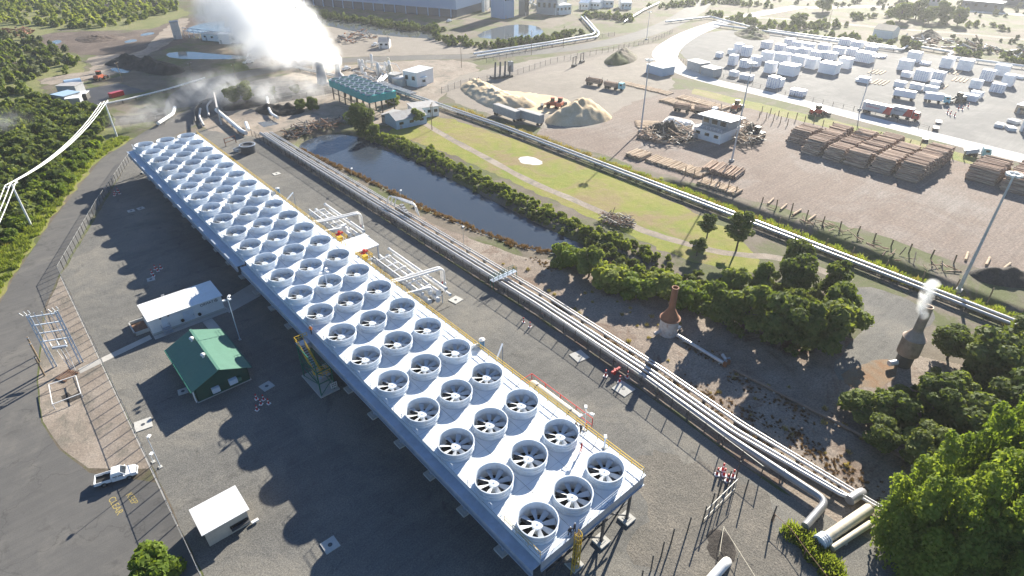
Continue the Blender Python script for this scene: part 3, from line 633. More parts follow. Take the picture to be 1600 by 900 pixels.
# ---- bottom right: gate and fence of tall posts
gf = fence('gate_fence', [tuple(G2(*q)) for q in [(1000, 915), (1048, 850), (1098, 815), (1122, 775), (1150, 745)]], 'dark posts of the broken gate fence near the bottom edge', h=3.2, every=2.6, net=False, rails=0, r=0.1)
gt = thing('wire_gate', 'open grey wire gate standing between dark posts', 'gate', G(1098, 815), 0)
ga, gb = G(1098, 815), G(1148, 765)
d_ = gb - ga; d_.normalize()
fr = MB()
for z in (0.3, 2.2): fr.beam(ga + Vector((0, 0, z)), gb + Vector((0, 0, z)), 0.07)
for q in (ga, (ga + gb) / 2, gb): fr.beam(q, q + Vector((0, 0, 2.3)), 0.07)
fr.build('gate_frame', 'fence_galv', gt, False, True)
MB().quad(ga + Vector((0, 0, .3)), gb + Vector((0, 0, .3)), gb + Vector((0, 0, 2.2)), ga + Vector((0, 0, 2.2))).build('wire_netting', 'wire_mesh', gt, False, True)
fence('post_fence', [tuple(G2(*q)) for q in [(1164, 770), (1206, 812)]], 'short run of dark posts below the red marker posts', h=2.8, every=4, net=False, rails=0, r=0.1)
bf = fence('barrier_rail', [tuple(G2(*q)) for q in [(1207, 815), (1232, 838), (1255, 870), (1290, 915)]], 'rusty low barrier rail by the road corner', 'barrier', h=1.5, every=3.2, net=False, rails=1, post='timber_brown', r=0.08)
fence('barrier_rail', [tuple(G2(*q)) for q in [(1122, 870), (1128, 832), (1180, 915)]], 'thin cream barrier rail at the bottom edge beside the elbow pipe', 'barrier', h=1.2, every=4, net=False, rails=1, post='cream_pipe', r=0.06)

# ---- white cabin
def lettering(text, size, depth, mat, parent, mw, name='lettering'):
    cu = bpy.data.curves.new(name, 'FONT'); cu.body = text; cu.size = size; cu.extrude = depth; cu.align_x = 'CENTER'; cu.align_y = 'CENTER'
    o = bpy.data.objects.new(name, cu); COL.objects.link(o)
    dg = bpy.context.evaluated_depsgraph_get(); dg.update()
    me = bpy.data.meshes.new_from_object(o.evaluated_get(dg)); bpy.data.objects.remove(o)
    me.materials.clear(); me.materials.append(M(mat))
    k = link(name, me, parent); k.matrix_local = mw
    return k
def ribbed_wall(mb, x0, x1, y, z0, z1, n, ax='x', d=0.04):
    for i in range(n):
        t = x0 + (x1 - x0) * (i + 0.5) / n; wd = abs(x1 - x0) / n * 0.45
        mb.box((t, y, (z0 + z1) / 2) if ax == 'x' else (y, t, (z0 + z1) / 2), (wd, d, z1 - z0) if ax == 'x' else (d, wd, z1 - z0))
def roof_sheet(x0, x1, y0, y1, za, zb, mat, parent, n, axis='y', t=0.06, name='roof_sheet'):
    """corrugated roof laid as separate sheets; za at y0, zb at y1"""
    for i in range(n):
        xa = x0 + (x1 - x0) * i / n + 0.004; xb = x0 + (x1 - x0) * (i + 1) / n - 0.004; mb = MB()
        mb.add([(xa, y0, za), (xb, y0, za), (xb, y1, zb), (xa, y1, zb), (xa, y0, za - t), (xb, y0, za - t), (xb, y1, zb - t), (xa, y1, zb - t)], [(0, 1, 2, 3), (7, 6, 5, 4), (0, 4, 5, 1), (1, 5, 6, 2), (2, 6, 7, 3), (3, 7, 4, 0)])
        for k in range(3):
            xr = xa + (xb - xa) * (k + 0.5) / 3; mb.beam((xr, y0 + 0.01, za + 0.005), (xr, y1 - 0.01, zb + 0.005), 0.05, 0.03)
        mb.build(name, mat, parent)
cab = thing('white_cabin', 'long white metal cabin with lettering on its wall', 'cabin', (-22, 80.6, 0))
L, D = 13.0, 6.1
MB().box((L / 2, D / 2, 1.75), (L, D, 2.9)).build('wall', 'white_paint', cab)
wr = MB(); ribbed_wall(wr, 0.1, L - 0.1, -0.015, 0.35, 3.15, 44); ribbed_wall(wr, 0.1, D - 0.1, -0.015, 0.35, 3.15, 20, 'y')
wr.build('wall_rib', 'white_paint', cab)['kind'] = 'stuff'
MB().box((L / 2, D / 2, 0.17), (L + 0.4, D + 0.4, 0.3)).build('plinth', 'pad_concrete', cab)
roof_sheet(-0.25, L + 0.25, -0.35, D + 0.3, 3.3, 3.55, 'white_paint', cab, 9)
for x, wd, hh, nm in ((2.4, 1.0, 2.1, 'door'), (6.6, 1.9, 2.2, 'door'),):
    d0 = MB().box((x, -0.05, 0.35 + hh / 2), (wd, 0.06, hh)).build(nm, 'steel_white', cab)
    MB().box((x + wd * 0.4, -0.1, 1.3), (0.06, 0.06, 0.2)).build('handle', 'chrome', d0)
for x in (5.3, 8.4): MB().lathe((0, 0, 0), [(0.0, 0.3), (0.26, 0.3), (0.3, 0.0)], 14).mesh; k = MB(); k.tube([(x, -0.02, 0.95), (x, -0.35, 0.95)], 0.3, 14); k.build('vent_fan', 'black_print', cab)
for x, z in ((1.9, 2.9), (3.3, 2.95)): MB().box((x, -0.1, z), (0.3, 0.14, 0.25)).build('light_fitting', 'dark_steel', cab)
stp = MB()
for k in range(4): stp.box((2.3, -0.4 - k * 0.3, 0.85 - k * 0.2), (1.5, 0.3, 0.06))
stp.build('step', 'galv', cab)
rail('stair_rail', [(-22 + 1.6, 80.6 - 0.1), (-22 + 1.6, 79.2)], 0.3, 1.3, 'galv', cab, 0.7, 0.05)
rail('stair_rail', [(-22 + 3.0, 80.6 - 0.1), (-22 + 3.0, 79.2)], 0.3, 1.3, 'galv', cab, 0.7, 0.05)
lettering('ORMAT', 0.72, 0.01, 'black_print', cab, Matrix.Translation((10.2, -0.06, 2.55)) @ Matrix.Rotation(math.pi / 2, 4, 'X'))
em = MB()
for k in range(3):
    a = k * 2 * math.pi / 3 + 0.5
    em.tube([(11.9 + 0.26 * math.cos(a + t), -0.06, 2.6 + 0.26 * math.sin(a + t)) for t in np.linspace(0, 1.6, 6)], 0.06, 5)
em.lathe((11.9, -0.06, 2.6), [(0.001, -0.04), (0.08, -0.04), (0.08, 0.04), (0.001, 0.04)], 8); em.build('emblem', 'black_print', cab)
cp = thing('cable_pit', 'low brown walled cable pit at the end of the white cabin', 'pit', (-24.6, 82.5, 0))
for c, d in (((0, 2.2, 0.35), (0.2, 4.6, 0.7)), ((1.2, 0.0, 0.35), (2.6, 0.2, 0.7)), ((1.2, 4.4, 0.35), (2.6, 0.2, 0.7))): MB().box(c, d).build('wall', 'pad_concrete', cp)
MB().box((1.2, 2.2, 0.1), (2.2, 4.2, 0.1)).build('cover_plate', 'timber_brown', cp)
ac0 = thing('condenser_unit', 'small dark condenser unit behind the white cabin, nearer the pit', 'air conditioner', (-20.6, 88.4, 0), 0, 'units behind the cabin')
MB().box((0, 0, 0.55), (1.9, 0.9, 1.0)).build('casing', 'fence_steel', ac0); MB().box((0, 0, 1.08), (1.7, 0.7, 0.06)).build('grille', 'rust_white', ac0); MB().box((0, 0, 0.03), (2.1, 1.1, 0.06)).build('base', 'pad_concrete', ac0)
dup(ac0, (-15.6, 88.5, 0), None, 'small dark condenser unit behind the middle of the white cabin')
fl = thing('fallen_ladder', 'pale ladder leaning behind the white cabin', 'ladder', (-17.5, 88.2, 0))
fm = MB()
for x in (-0.25, 0.25): fm.beam((x, 2.2, 0.05), (x, 0, 3.3), 0.08)
for k in range(9): fm.beam((-0.25, 2.2 - k * 0.24, 0.2 + k * 0.36), (0.25, 2.2 - k * 0.24, 0.2 + k * 0.36), 0.05)
fm.build('frame', 'white_paint', fl)
sheet('cable_slab', [(-8.9, 78.6), (-2, 80.5), (1, 83.5), (-1, 86.5), (-8.9, 83.5)], 0.016, 'concrete', 0.0, 0, 3, 'concrete apron between white cabin and fan deck')
sheet('cabin_slab', [(-22.2, 78.9), (-8.9, 79.2), (-8.9, 80.4), (-22.2, 80.3)], 0.020, 'concrete', 0.0, 0, 3, 'concrete strip in front of the white cabin')
sheet('link_slab', [(-13.6, 72), (-11.8, 72), (-12, 79), (-13.8, 79)], 0.012, 'concrete', 0.0, 0, 3, 'concrete path from green building to white cabin')

# ---- green gabled building
gb_ = thing('green_building', 'dark green gabled building with light green sunlit roof slope', 'building', (-17.4, 63.2, 0))
hw, hl, e, rg = 4.2, 6.6, 3.0, 4.85
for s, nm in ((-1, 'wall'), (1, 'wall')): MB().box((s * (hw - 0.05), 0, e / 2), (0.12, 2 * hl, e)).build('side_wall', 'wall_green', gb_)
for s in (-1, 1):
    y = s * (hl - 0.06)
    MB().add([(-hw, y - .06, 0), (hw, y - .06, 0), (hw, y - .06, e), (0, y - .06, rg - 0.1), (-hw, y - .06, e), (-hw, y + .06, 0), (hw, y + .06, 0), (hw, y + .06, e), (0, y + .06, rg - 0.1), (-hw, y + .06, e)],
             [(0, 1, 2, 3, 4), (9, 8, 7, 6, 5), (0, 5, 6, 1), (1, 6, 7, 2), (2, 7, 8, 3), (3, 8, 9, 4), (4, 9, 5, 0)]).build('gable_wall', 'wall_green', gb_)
ov, el = 0.55, 0.5
sl = (rg - e) / hw
for s in (-1, 1):
    for i in range(10):
        ya = -hl - el + (2 * hl + 2 * el) * i / 10 + 0.004; yb = -hl - el + (2 * hl + 2 * el) * (i + 1) / 10 - 0.004
        xe, ze = s * (hw + ov), e - ov * sl
        mb = MB(); vs = [(0, ya, rg), (xe, ya, ze), (xe, yb, ze), (0, yb, rg)]
        if s < 0: vs = vs[::-1]
        mb.add(vs + [(x, y, z - 0.07) for x, y, z in vs], [(0, 1, 2, 3), (7, 6, 5, 4), (0, 4, 5, 1), (1, 5, 6, 2), (2, 6, 7, 3), (3, 7, 4, 0)])
        for k in range(4):
            yk = ya + (yb - ya) * (k + 0.5) / 4; mb.beam((0, yk, rg + 0.02), (xe, yk, ze + 0.02), 0.045, 0.04)
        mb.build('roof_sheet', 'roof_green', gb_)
MB().beam((0, -hl - el, rg + 0.05), (0, hl + el, rg + 0.05), 0.4, 0.08).build('ridge_cap', 'roof_green', gb_)
for s in (-1, 1): MB().tube([(s * (hw + ov + 0.08), -hl - el, e - ov * sl - 0.05), (s * (hw + ov + 0.08), hl + el, e - ov * sl - 0.05)], 0.09, 6).build('gutter', 'tower_green', gb_)
for y in (4.0, -1.8):
    v = MB().lathe((-0.7, y, rg - 0.45), [(0.2, 0), (0.2, 0.55), (0.36, 0.6), (0.38, 0.8), (0.2, 0.95), (0.0, 0.98)], 14).build('roof_vent', 'white_paint', gb_, True)
MB().box((1.5, -hl - 0.4, 1.55), (1.3, 0.7, 0.9)).build('wall_unit', 'steel_white', gb_); MB().box((-1.3, -hl - 0.35, 1.3), (1.2, 0.6, 0.9)).build('wall_unit', 'steel_white', gb_)
MB().box((2.5, -hl - 0.25, 1.3), (0.7, 0.4, 0.6)).build('meter_box', 'roof_green', gb_)
MB().box((0, 0, 0.06), (2 * hw + 0.3, 2 * hl + 0.3, 0.12)).build('plinth', 'pad_concrete', gb_)
for y in (-hl + 0.25, -hl + 0.75): MB().tube([(-hw - 0.25, y, 0), (-hw - 0.25, y, 2.3)], 0.09, 8).build('downpipe', 'white_paint', gb_)

# ---- small white shed
sh_ = thing('white_shed', 'small white shed with a bright flat roof near the bottom left', 'shed', (-29.1, 28.9, 0))
MB().box((2.6, 2.2, 1.35), (5.2, 4.4, 2.7)).build('wall', 'box_cream', sh_)
wr = MB(); ribbed_wall(wr, 0.1, 5.1, -0.015, 0.05, 2.65, 20); ribbed_wall(wr, 0.1, 4.3, 5.215, 0.05, 2.65, 16, 'y'); wr.build('wall_rib', 'box_cream', sh_)['kind'] = 'stuff'
roof_sheet(-0.35, 5.55, -0.3, 4.6, 2.82, 2.92, 'white_paint', sh_, 6)
MB().box((4.0, -0.3, 0.95), (2.3, 0.5, 0.12)).build('wall_bench', 'dark_steel', sh_); MB().box((3.95, -0.09, 1.25), (2.3, 0.12, 0.4)).build('window', 'glass_dark', sh_)
MB().box((5.7, -0.3, 0.3), (0.9, 0.4, 0.2)).build('step', 'white_paint', sh_)

# ---- pickup truck
def pickup(loc, rz, label):
    t = thing('pickup_truck', label, 'pickup truck', loc, rz)
    def shape(xs, zs_lo, zs_hi, hw_lo, hw_hi):      # lofted body, mirrored sections
        mb = MB(); n = 6; vs = []
        for x, a, b_, wl, wh in zip(xs, zs_lo, zs_hi, hw_lo, hw_hi):
            vs += [(x, -wl * .96, a), (x, -wl, (a + b_) / 2), (x, -wh, b_), (x, wh, b_), (x, wl, (a + b_) / 2), (x, wl * .96, a)]
        fs = [(i * n + j, i * n + (j + 1) % n, (i + 1) * n + (j + 1) % n, (i + 1) * n + j) for i in range(len(xs) - 1) for j in range(n)]
        fs += [tuple(range(n))[::-1], tuple((len(xs) - 1) * n + j for j in range(n))]
        return mb.add(vs, fs)
    shape([-0.45, 0.9, 1.0, 1.6, 2.35, 2.6], [.42, .42, .42, .45, .48, .5], [1.08, 1.08, 1.1, 1.06, .98, .82], [.92, .92, .92, .92, .9, .82], [.88, .88, .88, .86, .80, .70]).build('body', 'car_white', t, True)
    cabm = shape([-0.42, -0.30, 0.75, 1.35], [1.05, 1.06, 1.06, 1.04], [1.5, 1.76, 1.76, 1.10], [.86, .86, .86, .84], [.72, .70, .70, .76]); cabm.build('cab', 'car_white', t, True)
    MB().add([(0.79, -.64, 1.74), (0.79, .64, 1.74), (1.37, .72, 1.14), (1.37, -.72, 1.14)], [(0, 3, 2, 1)]).build('windscreen', 'glass_dark', t)
    for s in (-1, 1):
        for xa, xb, ta, tb in ((-0.22, 0.33, -0.2, 0.33), (0.41, 1.12, 0.41, 0.78)):
            MB().add([(xa, s * .875, 1.14), (xb, s * .875, 1.14), (tb, s * .745, 1.66), (ta, s * .745, 1.66)], [(0, 1, 2, 3)]).build('side_window', 'glass_dark', t)
        d = MB().box((0.36, s * .935, 0.78), (1.5, 0.02, 0.5)).build('door', 'car_white', t); MB().box((0.1, s * .955, 0.95), (0.16, 0.03, 0.04)).build('handle', 'chrome', d)
        MB().box((1.15, s * 1.03, 1.12), (0.12, 0.2, 0.14)).build('mirror', 'car_white', t)
        MB().box((2.5, s * .62, 0.8), (0.16, 0.3, 0.16)).build('headlight', 'chrome', t); MB().box((-2.52, s * .82, 0.8), (0.05, 0.12, 0.3)).build('tail_light', 'lamp_red', t)
        for x in (1.62, -1.45):
            w_ = MB().tube([(x, s * .78, 0.38), (x, s * .96, 0.38)], 0.38, 20).build('wheel', 'tyre', t, True); MB().tube([(x, s * .955, 0.38), (x, s * .975, 0.38)], 0.22, 14).build('rim', 'chrome', w_)
    MB().box((-1.5, .89, .82), (2.0, .06, .5)).box((-1.5, -.89, .82), (2.0, .06, .5)).box((-2.5, 0, .82), (.06, 1.84, .5)).box((-0.52, 0, .82), (.06, 1.84, .5)).build('tray_side', 'car_white', t)
    MB().box((-1.5, 0, 0.62), (2.0, 1.74, 0.06)).build('tray_floor', 'tyre', t)
    MB().box((-2.62, 0, .48), (.14, 1.7, .16)).build('rear_bumper', 'chrome', t); MB().box((2.62, 0, .5), (.12, 1.6, .22)).build('front_bumper', 'car_white', t); MB().box((2.58, 0, .76), (.06, 0.9, .18)).build('grille', 'tyre', t)
    return t
a_, b_ = G(154, 757), G(213, 739)
pickup(((a_ + b_) / 2), math.atan2(b_.y - a_.y, b_.x - a_.x), 'white double cab pickup truck parked beside the left fence')
for txt, (u0, v0), (u1, v1) in (('KEEP', (200, 771), (212, 788)), ('CLEAR', (174, 779), (187, 802))):
    a_, b_ = G(u0, v0), G(u1, v1); c_ = (a_ + b_) / 2; d = b_ - a_
    k = lettering(txt, 1.0 if txt == 'KEEP' else 1.1, 0.002, 'road_yellow', None, Matrix.Translation((c_.x, c_.y, 0.016)) @ Matrix.Rotation(math.atan2(d.y, d.x), 4, 'Z') @ Matrix.Diagonal((1.15, 1.1, 1, 1)), 'road_lettering')
    k['kind'] = 'structure'; k['label'] = 'yellow %s painted on the road before the gate' % txt

# ---- lamp posts
def lamp_post(label, base_px, h, heads, r=0.08, mat='fence_galv', name='lamp_post', z0=0.0, arm=0.5, cross=False):
    b = G(*base_px, z0); t = thing(name, label, 'lamp post', b)
    MB().tube([(0, 0, 0), (0, 0, h)], r, 8, r * 0.6).build('pole', mat, t, True)
    MB().box((0, 0, 0.06), (0.5, 0.5, 0.12)).build('base', 'pad_concrete', t)
    for k in range(heads):
        a = 2 * math.pi * k / heads + 0.8; x, y = arm * math.cos(a), arm * math.sin(a); zz = h - 0.15 - 0.35 * (k % 2)
        hd = MB().beam((0, 0, zz), (x, y, zz), 0.06).box((x * 1.3, y * 1.3, zz + 0.02), (0.55, 0.38, 0.2), a).build('lamp_head', 'white_paint', t)
        MB().box((x * 1.3, y * 1.3, zz - 0.10), (0.45, 0.3, 0.03), a).build('lens', 'chrome', hd)
    return t
lamp_post('single headed lamp post inside the left fence by the pickup', (251, 730), 6.0, 1, 0.07, 'steel_white', arm=0.3)
lamp_post('tall floodlight post between green building and fan deck', (375, 531), 9.4, 3, 0.09, 'steel_white')
lamp_post('short lamp post with a white box beside the fence', (240, 722), 1.6, 1, 0.05, 'steel_white', arm=0.2)
lamp_post('white floodlight pole on the right edge of the near deck', (913, 672), 3.6, 3, 0.05, 'steel_white', z0=ZD, arm=0.7)
lamp_post('thick plain white post on the deck edge behind the last fan', (944, 700), 2.2, 1, 0.14, 'steel_white', z0=ZD, arm=0.05)
lamp_post('floodlight pole in the middle of the deck, nearer one', (512, 448), 3.6, 3, 0.06, 'steel_white', z0=ZD, arm=0.6)
lamp_post('floodlight pole in the middle of the deck, farther one', (362, 332), 4.0, 3, 0.06, 'steel_white', z0=ZD, arm=0.6)
for i, (u, v) in enumerate([(725, 395), (552, 290), (628, 396 - 70)]):
    lamp_post('thin grey lamp post beside the pipes, %s along the fence' % ('near', 'far', 'middle')[i], (u, v), (6.5, 5, 5)[i], 1, 0.06, 'fence_galv')

# ---- electrical portal frame and pit on the left
pf = thing('portal_frame', 'tall white steel portal frame with insulators beside the road', 'electrical frame', (-35.6, 81.2, 0))
for x, y in ((-1.9, 0.9), (1.8, -0.8)):
    mb = MB()
    for dx in (-0.25, 0.25): mb.beam((x + dx, y, 0), (x + dx * 0.7, y, 11.0), 0.22)
    for k in range(10): mb.beam((x - 0.25, y, 0.8 + k), (x + 0.25, y, 1.4 + k), 0.07)
    mb.build('column', 'steel_white', pf)
for k in range(4):
    z = 10.6 - k * 1.7
    MB().beam((-2.0, 0.9, z), (1.9, -0.8, z), 0.16).build('crossbeam', 'steel_white', pf)
for k in range(3):
    x = -1.0 + k * 1.0; y = 0.47 - k * 0.44
    MB().beam((x, y, 5.4), (x, y, 11.3), 0.10).build('busbar', 'steel_white', pf)
    MB().lathe((x, y, 4.3), [(0.05, 0), (0.16, 0.1), (0.06, 0.2), (0.16, 0.35), (0.06, 0.45), (0.16, 0.6), (0.05, 0.8), (0.05, 1.1)], 10).build('insulator', 'white_paint', pf, True)
for x, y in ((-1.9, 0.9), (1.8, -0.8)):
    for k in range(3):
        MB().tube([(x - 0.6 + k * 0.5, y, 11.1), (x - 0.9 + k * 0.6, y - 0.2, 11.9)], 0.07, 6).build('insulator', 'white_paint', pf)
MB().beam((-1.0, 0.5, 3.9), (1.0, -0.4, 3.9), 0.4, 0.3).build('switch_gear', 'galv', pf)
for k in range(3):
    MB().tube([(-0.6 + k * 0.6, 0.25 - k * 0.25, 3.8), (-0.3 + k * 0.5, -1.0, 2.0), (0.2 + k * 0.2, -2.4, 0.05)], 0.035, 5).build('cable', 'white_paint', pf)
for i, (bx, tx) in enumerate([((70, 587), (60, 558)), ((62, 565), (53, 535)), ((58, 556), (49, 525))]):
    b = G(*bx); k = thing('timber_pole', 'short timber pole at the portal frame, %s of three' % ('nearest', 'middle', 'farthest')[i], 'post', b, 0, 'timber poles by the frame')
    MB().tube([(0, 0, 0), (0, 0, 4.2)], 0.15, 8, 0.12).build('pole', 'timber_post', k); MB().box((0, 0, 3.9), (0.36, 0.36, 0.08)).build('band', 'galv', k)
pal = thing('broken_pallet', 'broken brown timber pallet above the white pit barrier', 'pallet', G(105, 588), 0.5)
for k in range(6): MB().box((0, -1.0 + k * 0.4, 0.25 + 0.03 * (k % 2)), (2.6, 0.16, 0.06), 0.06 * (k % 3 - 1)).build('board', 'timber_brown', pal)
for x in (-1.1, 1.1): MB().box((x, 0, 0.1), (0.16, 2.4, 0.2)).build('bearer', 'timber_brown', pal)
pb = thing('pit_barrier', 'white pipe barrier around a dark pit beside the road', 'barrier', (0, 0, 0))
pc = [G(80, 608), G(122, 594), G(130, 622), G(86, 639)]
for i in range(4):
    a_, b_ = pc[i], pc[(i + 1) % 4]; up = Vector((0, 0, 1.0))
    MB().beam(a_ + up, b_ + up, 0.10).build('rail', 'white_paint', pb); MB().beam(a_, a_ + up, 0.10).build('post', 'white_paint', pb)
sheet('pit', [G2(*q) for q in [(96, 620), (106, 613), (112, 618), (124, 611), (125, 622), (108, 630), (101, 628)]], 0.02, 'dark_spoil', 0.1, 0, 0.5, 'dark pit inside the white barrier')

# ---- drain slabs with a dark cover
def drain(u, v, s, where, i):
    b = G(u, v); t = thing('drain_slab', 'square concrete drain slab ' + where, 'drain', b, 0.15 * (i % 3 - 1), 'drain slabs in the gravel')
    MB().box((0, 0, 0.06), (s, s, 0.12)).build('slab', 'pad_concrete', t); MB().lathe((0, 0, 0.12), [(0.001, 0.035), (0.28, 0.035), (0.3, 0.0)][::-1], 12).build('cover', 'dark_steel', t)
for i, a in enumerate([(224, 664, 2.4, 'in the shade below the green building'), (516, 852, 1.9, 'alone in the deck shadow near the bottom edge'), (417, 604, 1.9, 'above the cones near the stair tower'), (286, 612, 1.5, 'at the corner of the green building'),
                       (205, 330, 1.6, 'in the far shade, left of a pair'), (220, 326, 1.6, 'in the far shade, right of a pair'), (236, 437, 1.5, 'behind the white cabin'), (432, 272, 2.0, 'on the far right side of the deck'), (712, 469, 2.2, 'right of the pump on the deck edge'),
                       (905, 557, 2.6, 'by the fence left of the red hydrant'), (974, 608, 2.8, 'under the red hydrant')]): drain(*a, i)

# ---- red and white marker posts (cones)
cone_b = MB().box((0, 0, 0.05), (0.55, 0.55, 0.1)).mesh('base', 'white_paint'); cone_p = MB().lathe((0, 0, 0.1), [(0.16, 0), (0.13, 0.55), (0.0, 0.56)], 10).mesh('post', 'safety_red')
cone_w = MB().lathe((0, 0, 0.62), [(0.135, 0), (0.12, 0.22), (0.0, 0.23)], 10).mesh('white_band', 'white_paint'); cone_t = MB().lathe((0, 0, 0.84), [(0.12, 0), (0.10, 0.3), (0.0, 0.32)], 10).mesh('top', 'safety_red')
def marker(u, v, s, lab, grp):
    t = thing('marker_post', lab, 'marker post', G(u, v), random.uniform(0, 3), grp)
    for nm, me in (('base', cone_b), ('post', cone_p), ('white_band', cone_w), ('top', cone_t)): link(nm, me, t)
    t.scale = (s, s, s)
CL = {'by the stair tower': [(402, 641), (412, 625), (408, 632), (420, 631), (401, 624)], 'in the shade behind the white cabin': [(238, 428), (243, 421), (247, 424), (252, 420), (240, 432)],
      'in the far shade by the fence': [(180, 303), (184, 299), (187, 303), (179, 306)], 'beside the long fence': [(818, 504), (828, 511)], 'round the open gate': [(1120, 742), (1129, 735), (1131, 743), (1136, 752), (1145, 745)],
      'round the red hydrant': [(946, 588), (968, 597), (980, 590)]}
for where, L_ in CL.items():
    for i, (u, v) in enumerate(sorted(L_)): marker(u, v, 1.25 if u > 900 else 1.0, 'red and white marker post %s, %s from the left' % (where, ORD[i]), 'marker posts ' + where)
hy = thing('hydrant', 'red fire hydrant manifold by the long fence', 'hydrant', G(960, 585))
MB().tube([(0, 0, 0), (0, 0, 1.2)], 0.2, 10).build('riser', 'safety_red', hy); MB().tube([(-0.9, 0, 0.9), (0.9, 0, 0.9)], 0.16, 10).build('manifold', 'safety_red', hy)
for x in (-0.8, -0.3, 0.3, 0.8):
    v = MB().tube([(x, 0, 0.9), (x, -0.5, 0.9)], 0.12, 8).build('outlet', 'safety_red', hy); MB().lathe((x, -0.2, 1.05), [(0.05, 0), (0.22, 0.16), (0.22, 0.2), (0.0, 0.2)], 10).build('valve_wheel', 'safety_red', v)

# ---- stair tower at the left edge of the deck
st = thing('stair_tower', 'green steel stair tower with yellow handrails beside the deck', 'stair tower', (-4.6, 48.1, 0))
MB().box((0, 0, 0.1), (3.4, 7.2, 0.2)).build('base_slab', 'pad_concrete', st)
cs = [(-1.4, -3.2), (1.0, -3.2), (1.0, 3.2), (-1.4, 3.2)]
for x, y in cs: MB().box((x, y, 3.4), (0.18, 0.18, 6.8 if x < 0 else 5.2)).build('post', 'tower_green', st)
for i in range(4):
    a_, b_ = cs[i], cs[(i + 1) % 4]
    for z in (2.6, 4.9): MB().beam((*a_, z), (*b_, z), 0.14).build('beam', 'tower_green', st)
    MB().beam((*a_, 0.2), (*b_, 2.6), 0.09).build('brace', 'tower_green', st); MB().beam((*b_, 2.6), (*a_, 4.9), 0.09).build('brace', 'tower_green', st)
MB().beam((-1.4, -3.2, 6.75), (-1.4, 3.2, 6.75), 0.14).build('beam', 'tower_green', st)
def flight(y0, z0, y1, z1, x):
    n = 12
    for i in range(n):
        t = (i + 0.5) / n; MB().box((x, y0 + (y1 - y0) * t, z0 + (z1 - z0) * t), (0.9, 0.28, 0.05)).build('tread', 'galv', st)
    for s in (-0.5, 0.5):
        MB().beam((x + s, y0, z0), (x + s, y1, z1), 0.06, 0.22).build('stringer', 'safety_yellow', st)
        mb = MB().beam((x + s, y0, z0 + 1.05), (x + s, y1, z1 + 1.05), 0.07).beam((x + s, y0, z0 + 0.55), (x + s, y1, z1 + 0.55), 0.05)
        for i in range(5): q = i / 4; mb.beam((x + s, y0 + (y1 - y0) * q, z0 + (z1 - z0) * q), (x + s, y0 + (y1 - y0) * q, z0 + (z1 - z0) * q + 1.05), 0.06)
        mb.build('stair_rail', 'safety_yellow', st)
flight(2.4, 0.3, -2.0, 3.5, 0.4); flight(-2.0, 3.6, 2.6, 6.7, -0.75)
MB().box((-0.2, -2.7, 3.52), (2.2, 1.0, 0.08)).build('landing', 'galv', st); MB().box((-0.1, 3.3, 6.74), (2.4, 1.4, 0.08)).build('landing', 'galv', st)
rail('landing_rail', [(-5.9, 44.9), (-3.7, 44.9), (-3.7, 46)], 3.55, 1.05, 'safety_yellow', st, 0.7, 0.07)
rail('landing_rail', [(-5.9, 51.0), (-5.9, 52.2), (-3.7, 52.2)], 6.78, 1.05, 'safety_yellow', st, 0.7, 0.07)
MB().box((0.9, -3.4, 1.3), (1.1, 0.06, 1.0)).build('sign_board', 'white_paint', st)
sg = MB()
for i in range(3):
    for j in range(2): sg.box((0.6 + i * 0.3, -3.445, 1.1 + j * 0.42), (0.2, 0.02, 0.22))
sg.build('sign_print', 'black_print', st)

# ---- people on the deck
def person(label, loc, rz, top, legs, lean=0.0, arm=0.3, step=0.12):
    J = [(0, 0, 0.98), (0, 0.01, 1.22), (lean * 0.3, 0.0, 1.43), (lean * 0.5, 0, 1.53), (lean * 0.55, 0, 1.62), (lean * 0.6, 0, 1.73)]
    R_ = [.15, .145, .155, .06, .10, .085]; E_ = [(0, 1), (1, 2), (2, 3), (3, 4), (4, 5)]
    for s in (-1, 1):
        k = len(J); J += [(0, s * .10, .90), (s * step * .6, s * .11, .50), (s * step, s * .11, .09), (s * step + .16, s * .12, .05)]; R_ += [.095, .065, .05, .045]; E_ += [(0, k), (k, k + 1), (k + 1, k + 2), (k + 2, k + 3)]
        k = len(J); J += [(lean * 0.3, s * .20, 1.40), (-s * arm * .2, s * .26, 1.13), (arm * .6, s * .24, .92), (arm * .8, s * .22, .82)]; R_ += [.065, .048, .038, .045]; E_ += [(2, k), (k, k + 1), (k + 1, k + 2), (k + 2, k + 3)]
    me = bpy.data.meshes.new('person'); me.from_pydata(J, E_, []); o = bpy.data.objects.new('person', me); COL.objects.link(o)
    o.modifiers.new('s', 'SKIN'); 
    for v, r_ in zip(me.skin_vertices[0].data, R_): v.radius = (r_, r_)
    me.skin_vertices[0].data[0].use_root = True
    sb = o.modifiers.new('d', 'SUBSURF'); sb.levels = 1; sb.render_levels = 1
    dg = bpy.context.evaluated_depsgraph_get(); dg.update(); m2 = bpy.data.meshes.new_from_object(o.evaluated_get(dg)); bpy.data.objects.remove(o)
    m2.materials.clear()
    for k in (top, legs, 'skin', 'helmet'): m2.materials.append(M(k))
    for p_ in m2.polygons:
        c = p_.center; p_.use_smooth = True
        p_.material_index = 3 if c.z > 1.67 else 2 if c.z > 1.5 or (abs(c.y) > .18 and c.z < .9) else 0 if c.z > 0.95 else 1
    m2.name = 'person'; q = link('person', m2); q.location = loc; q.rotation_euler = (0, 0, rz); tag(q, label, 'person', 'people on the fan deck'); return q
person('person in red overalls standing on the deck beside the fans', G(908, 705, ZD), 2.2, 'cloth_red', 'cloth_red')
person('person in dark clothes leaning at the rim of a near right fan', Vector((14.25, 7.5, ZD)), 3.0, 'cloth_dark', 'cloth_dark', 0.3, 0.6)
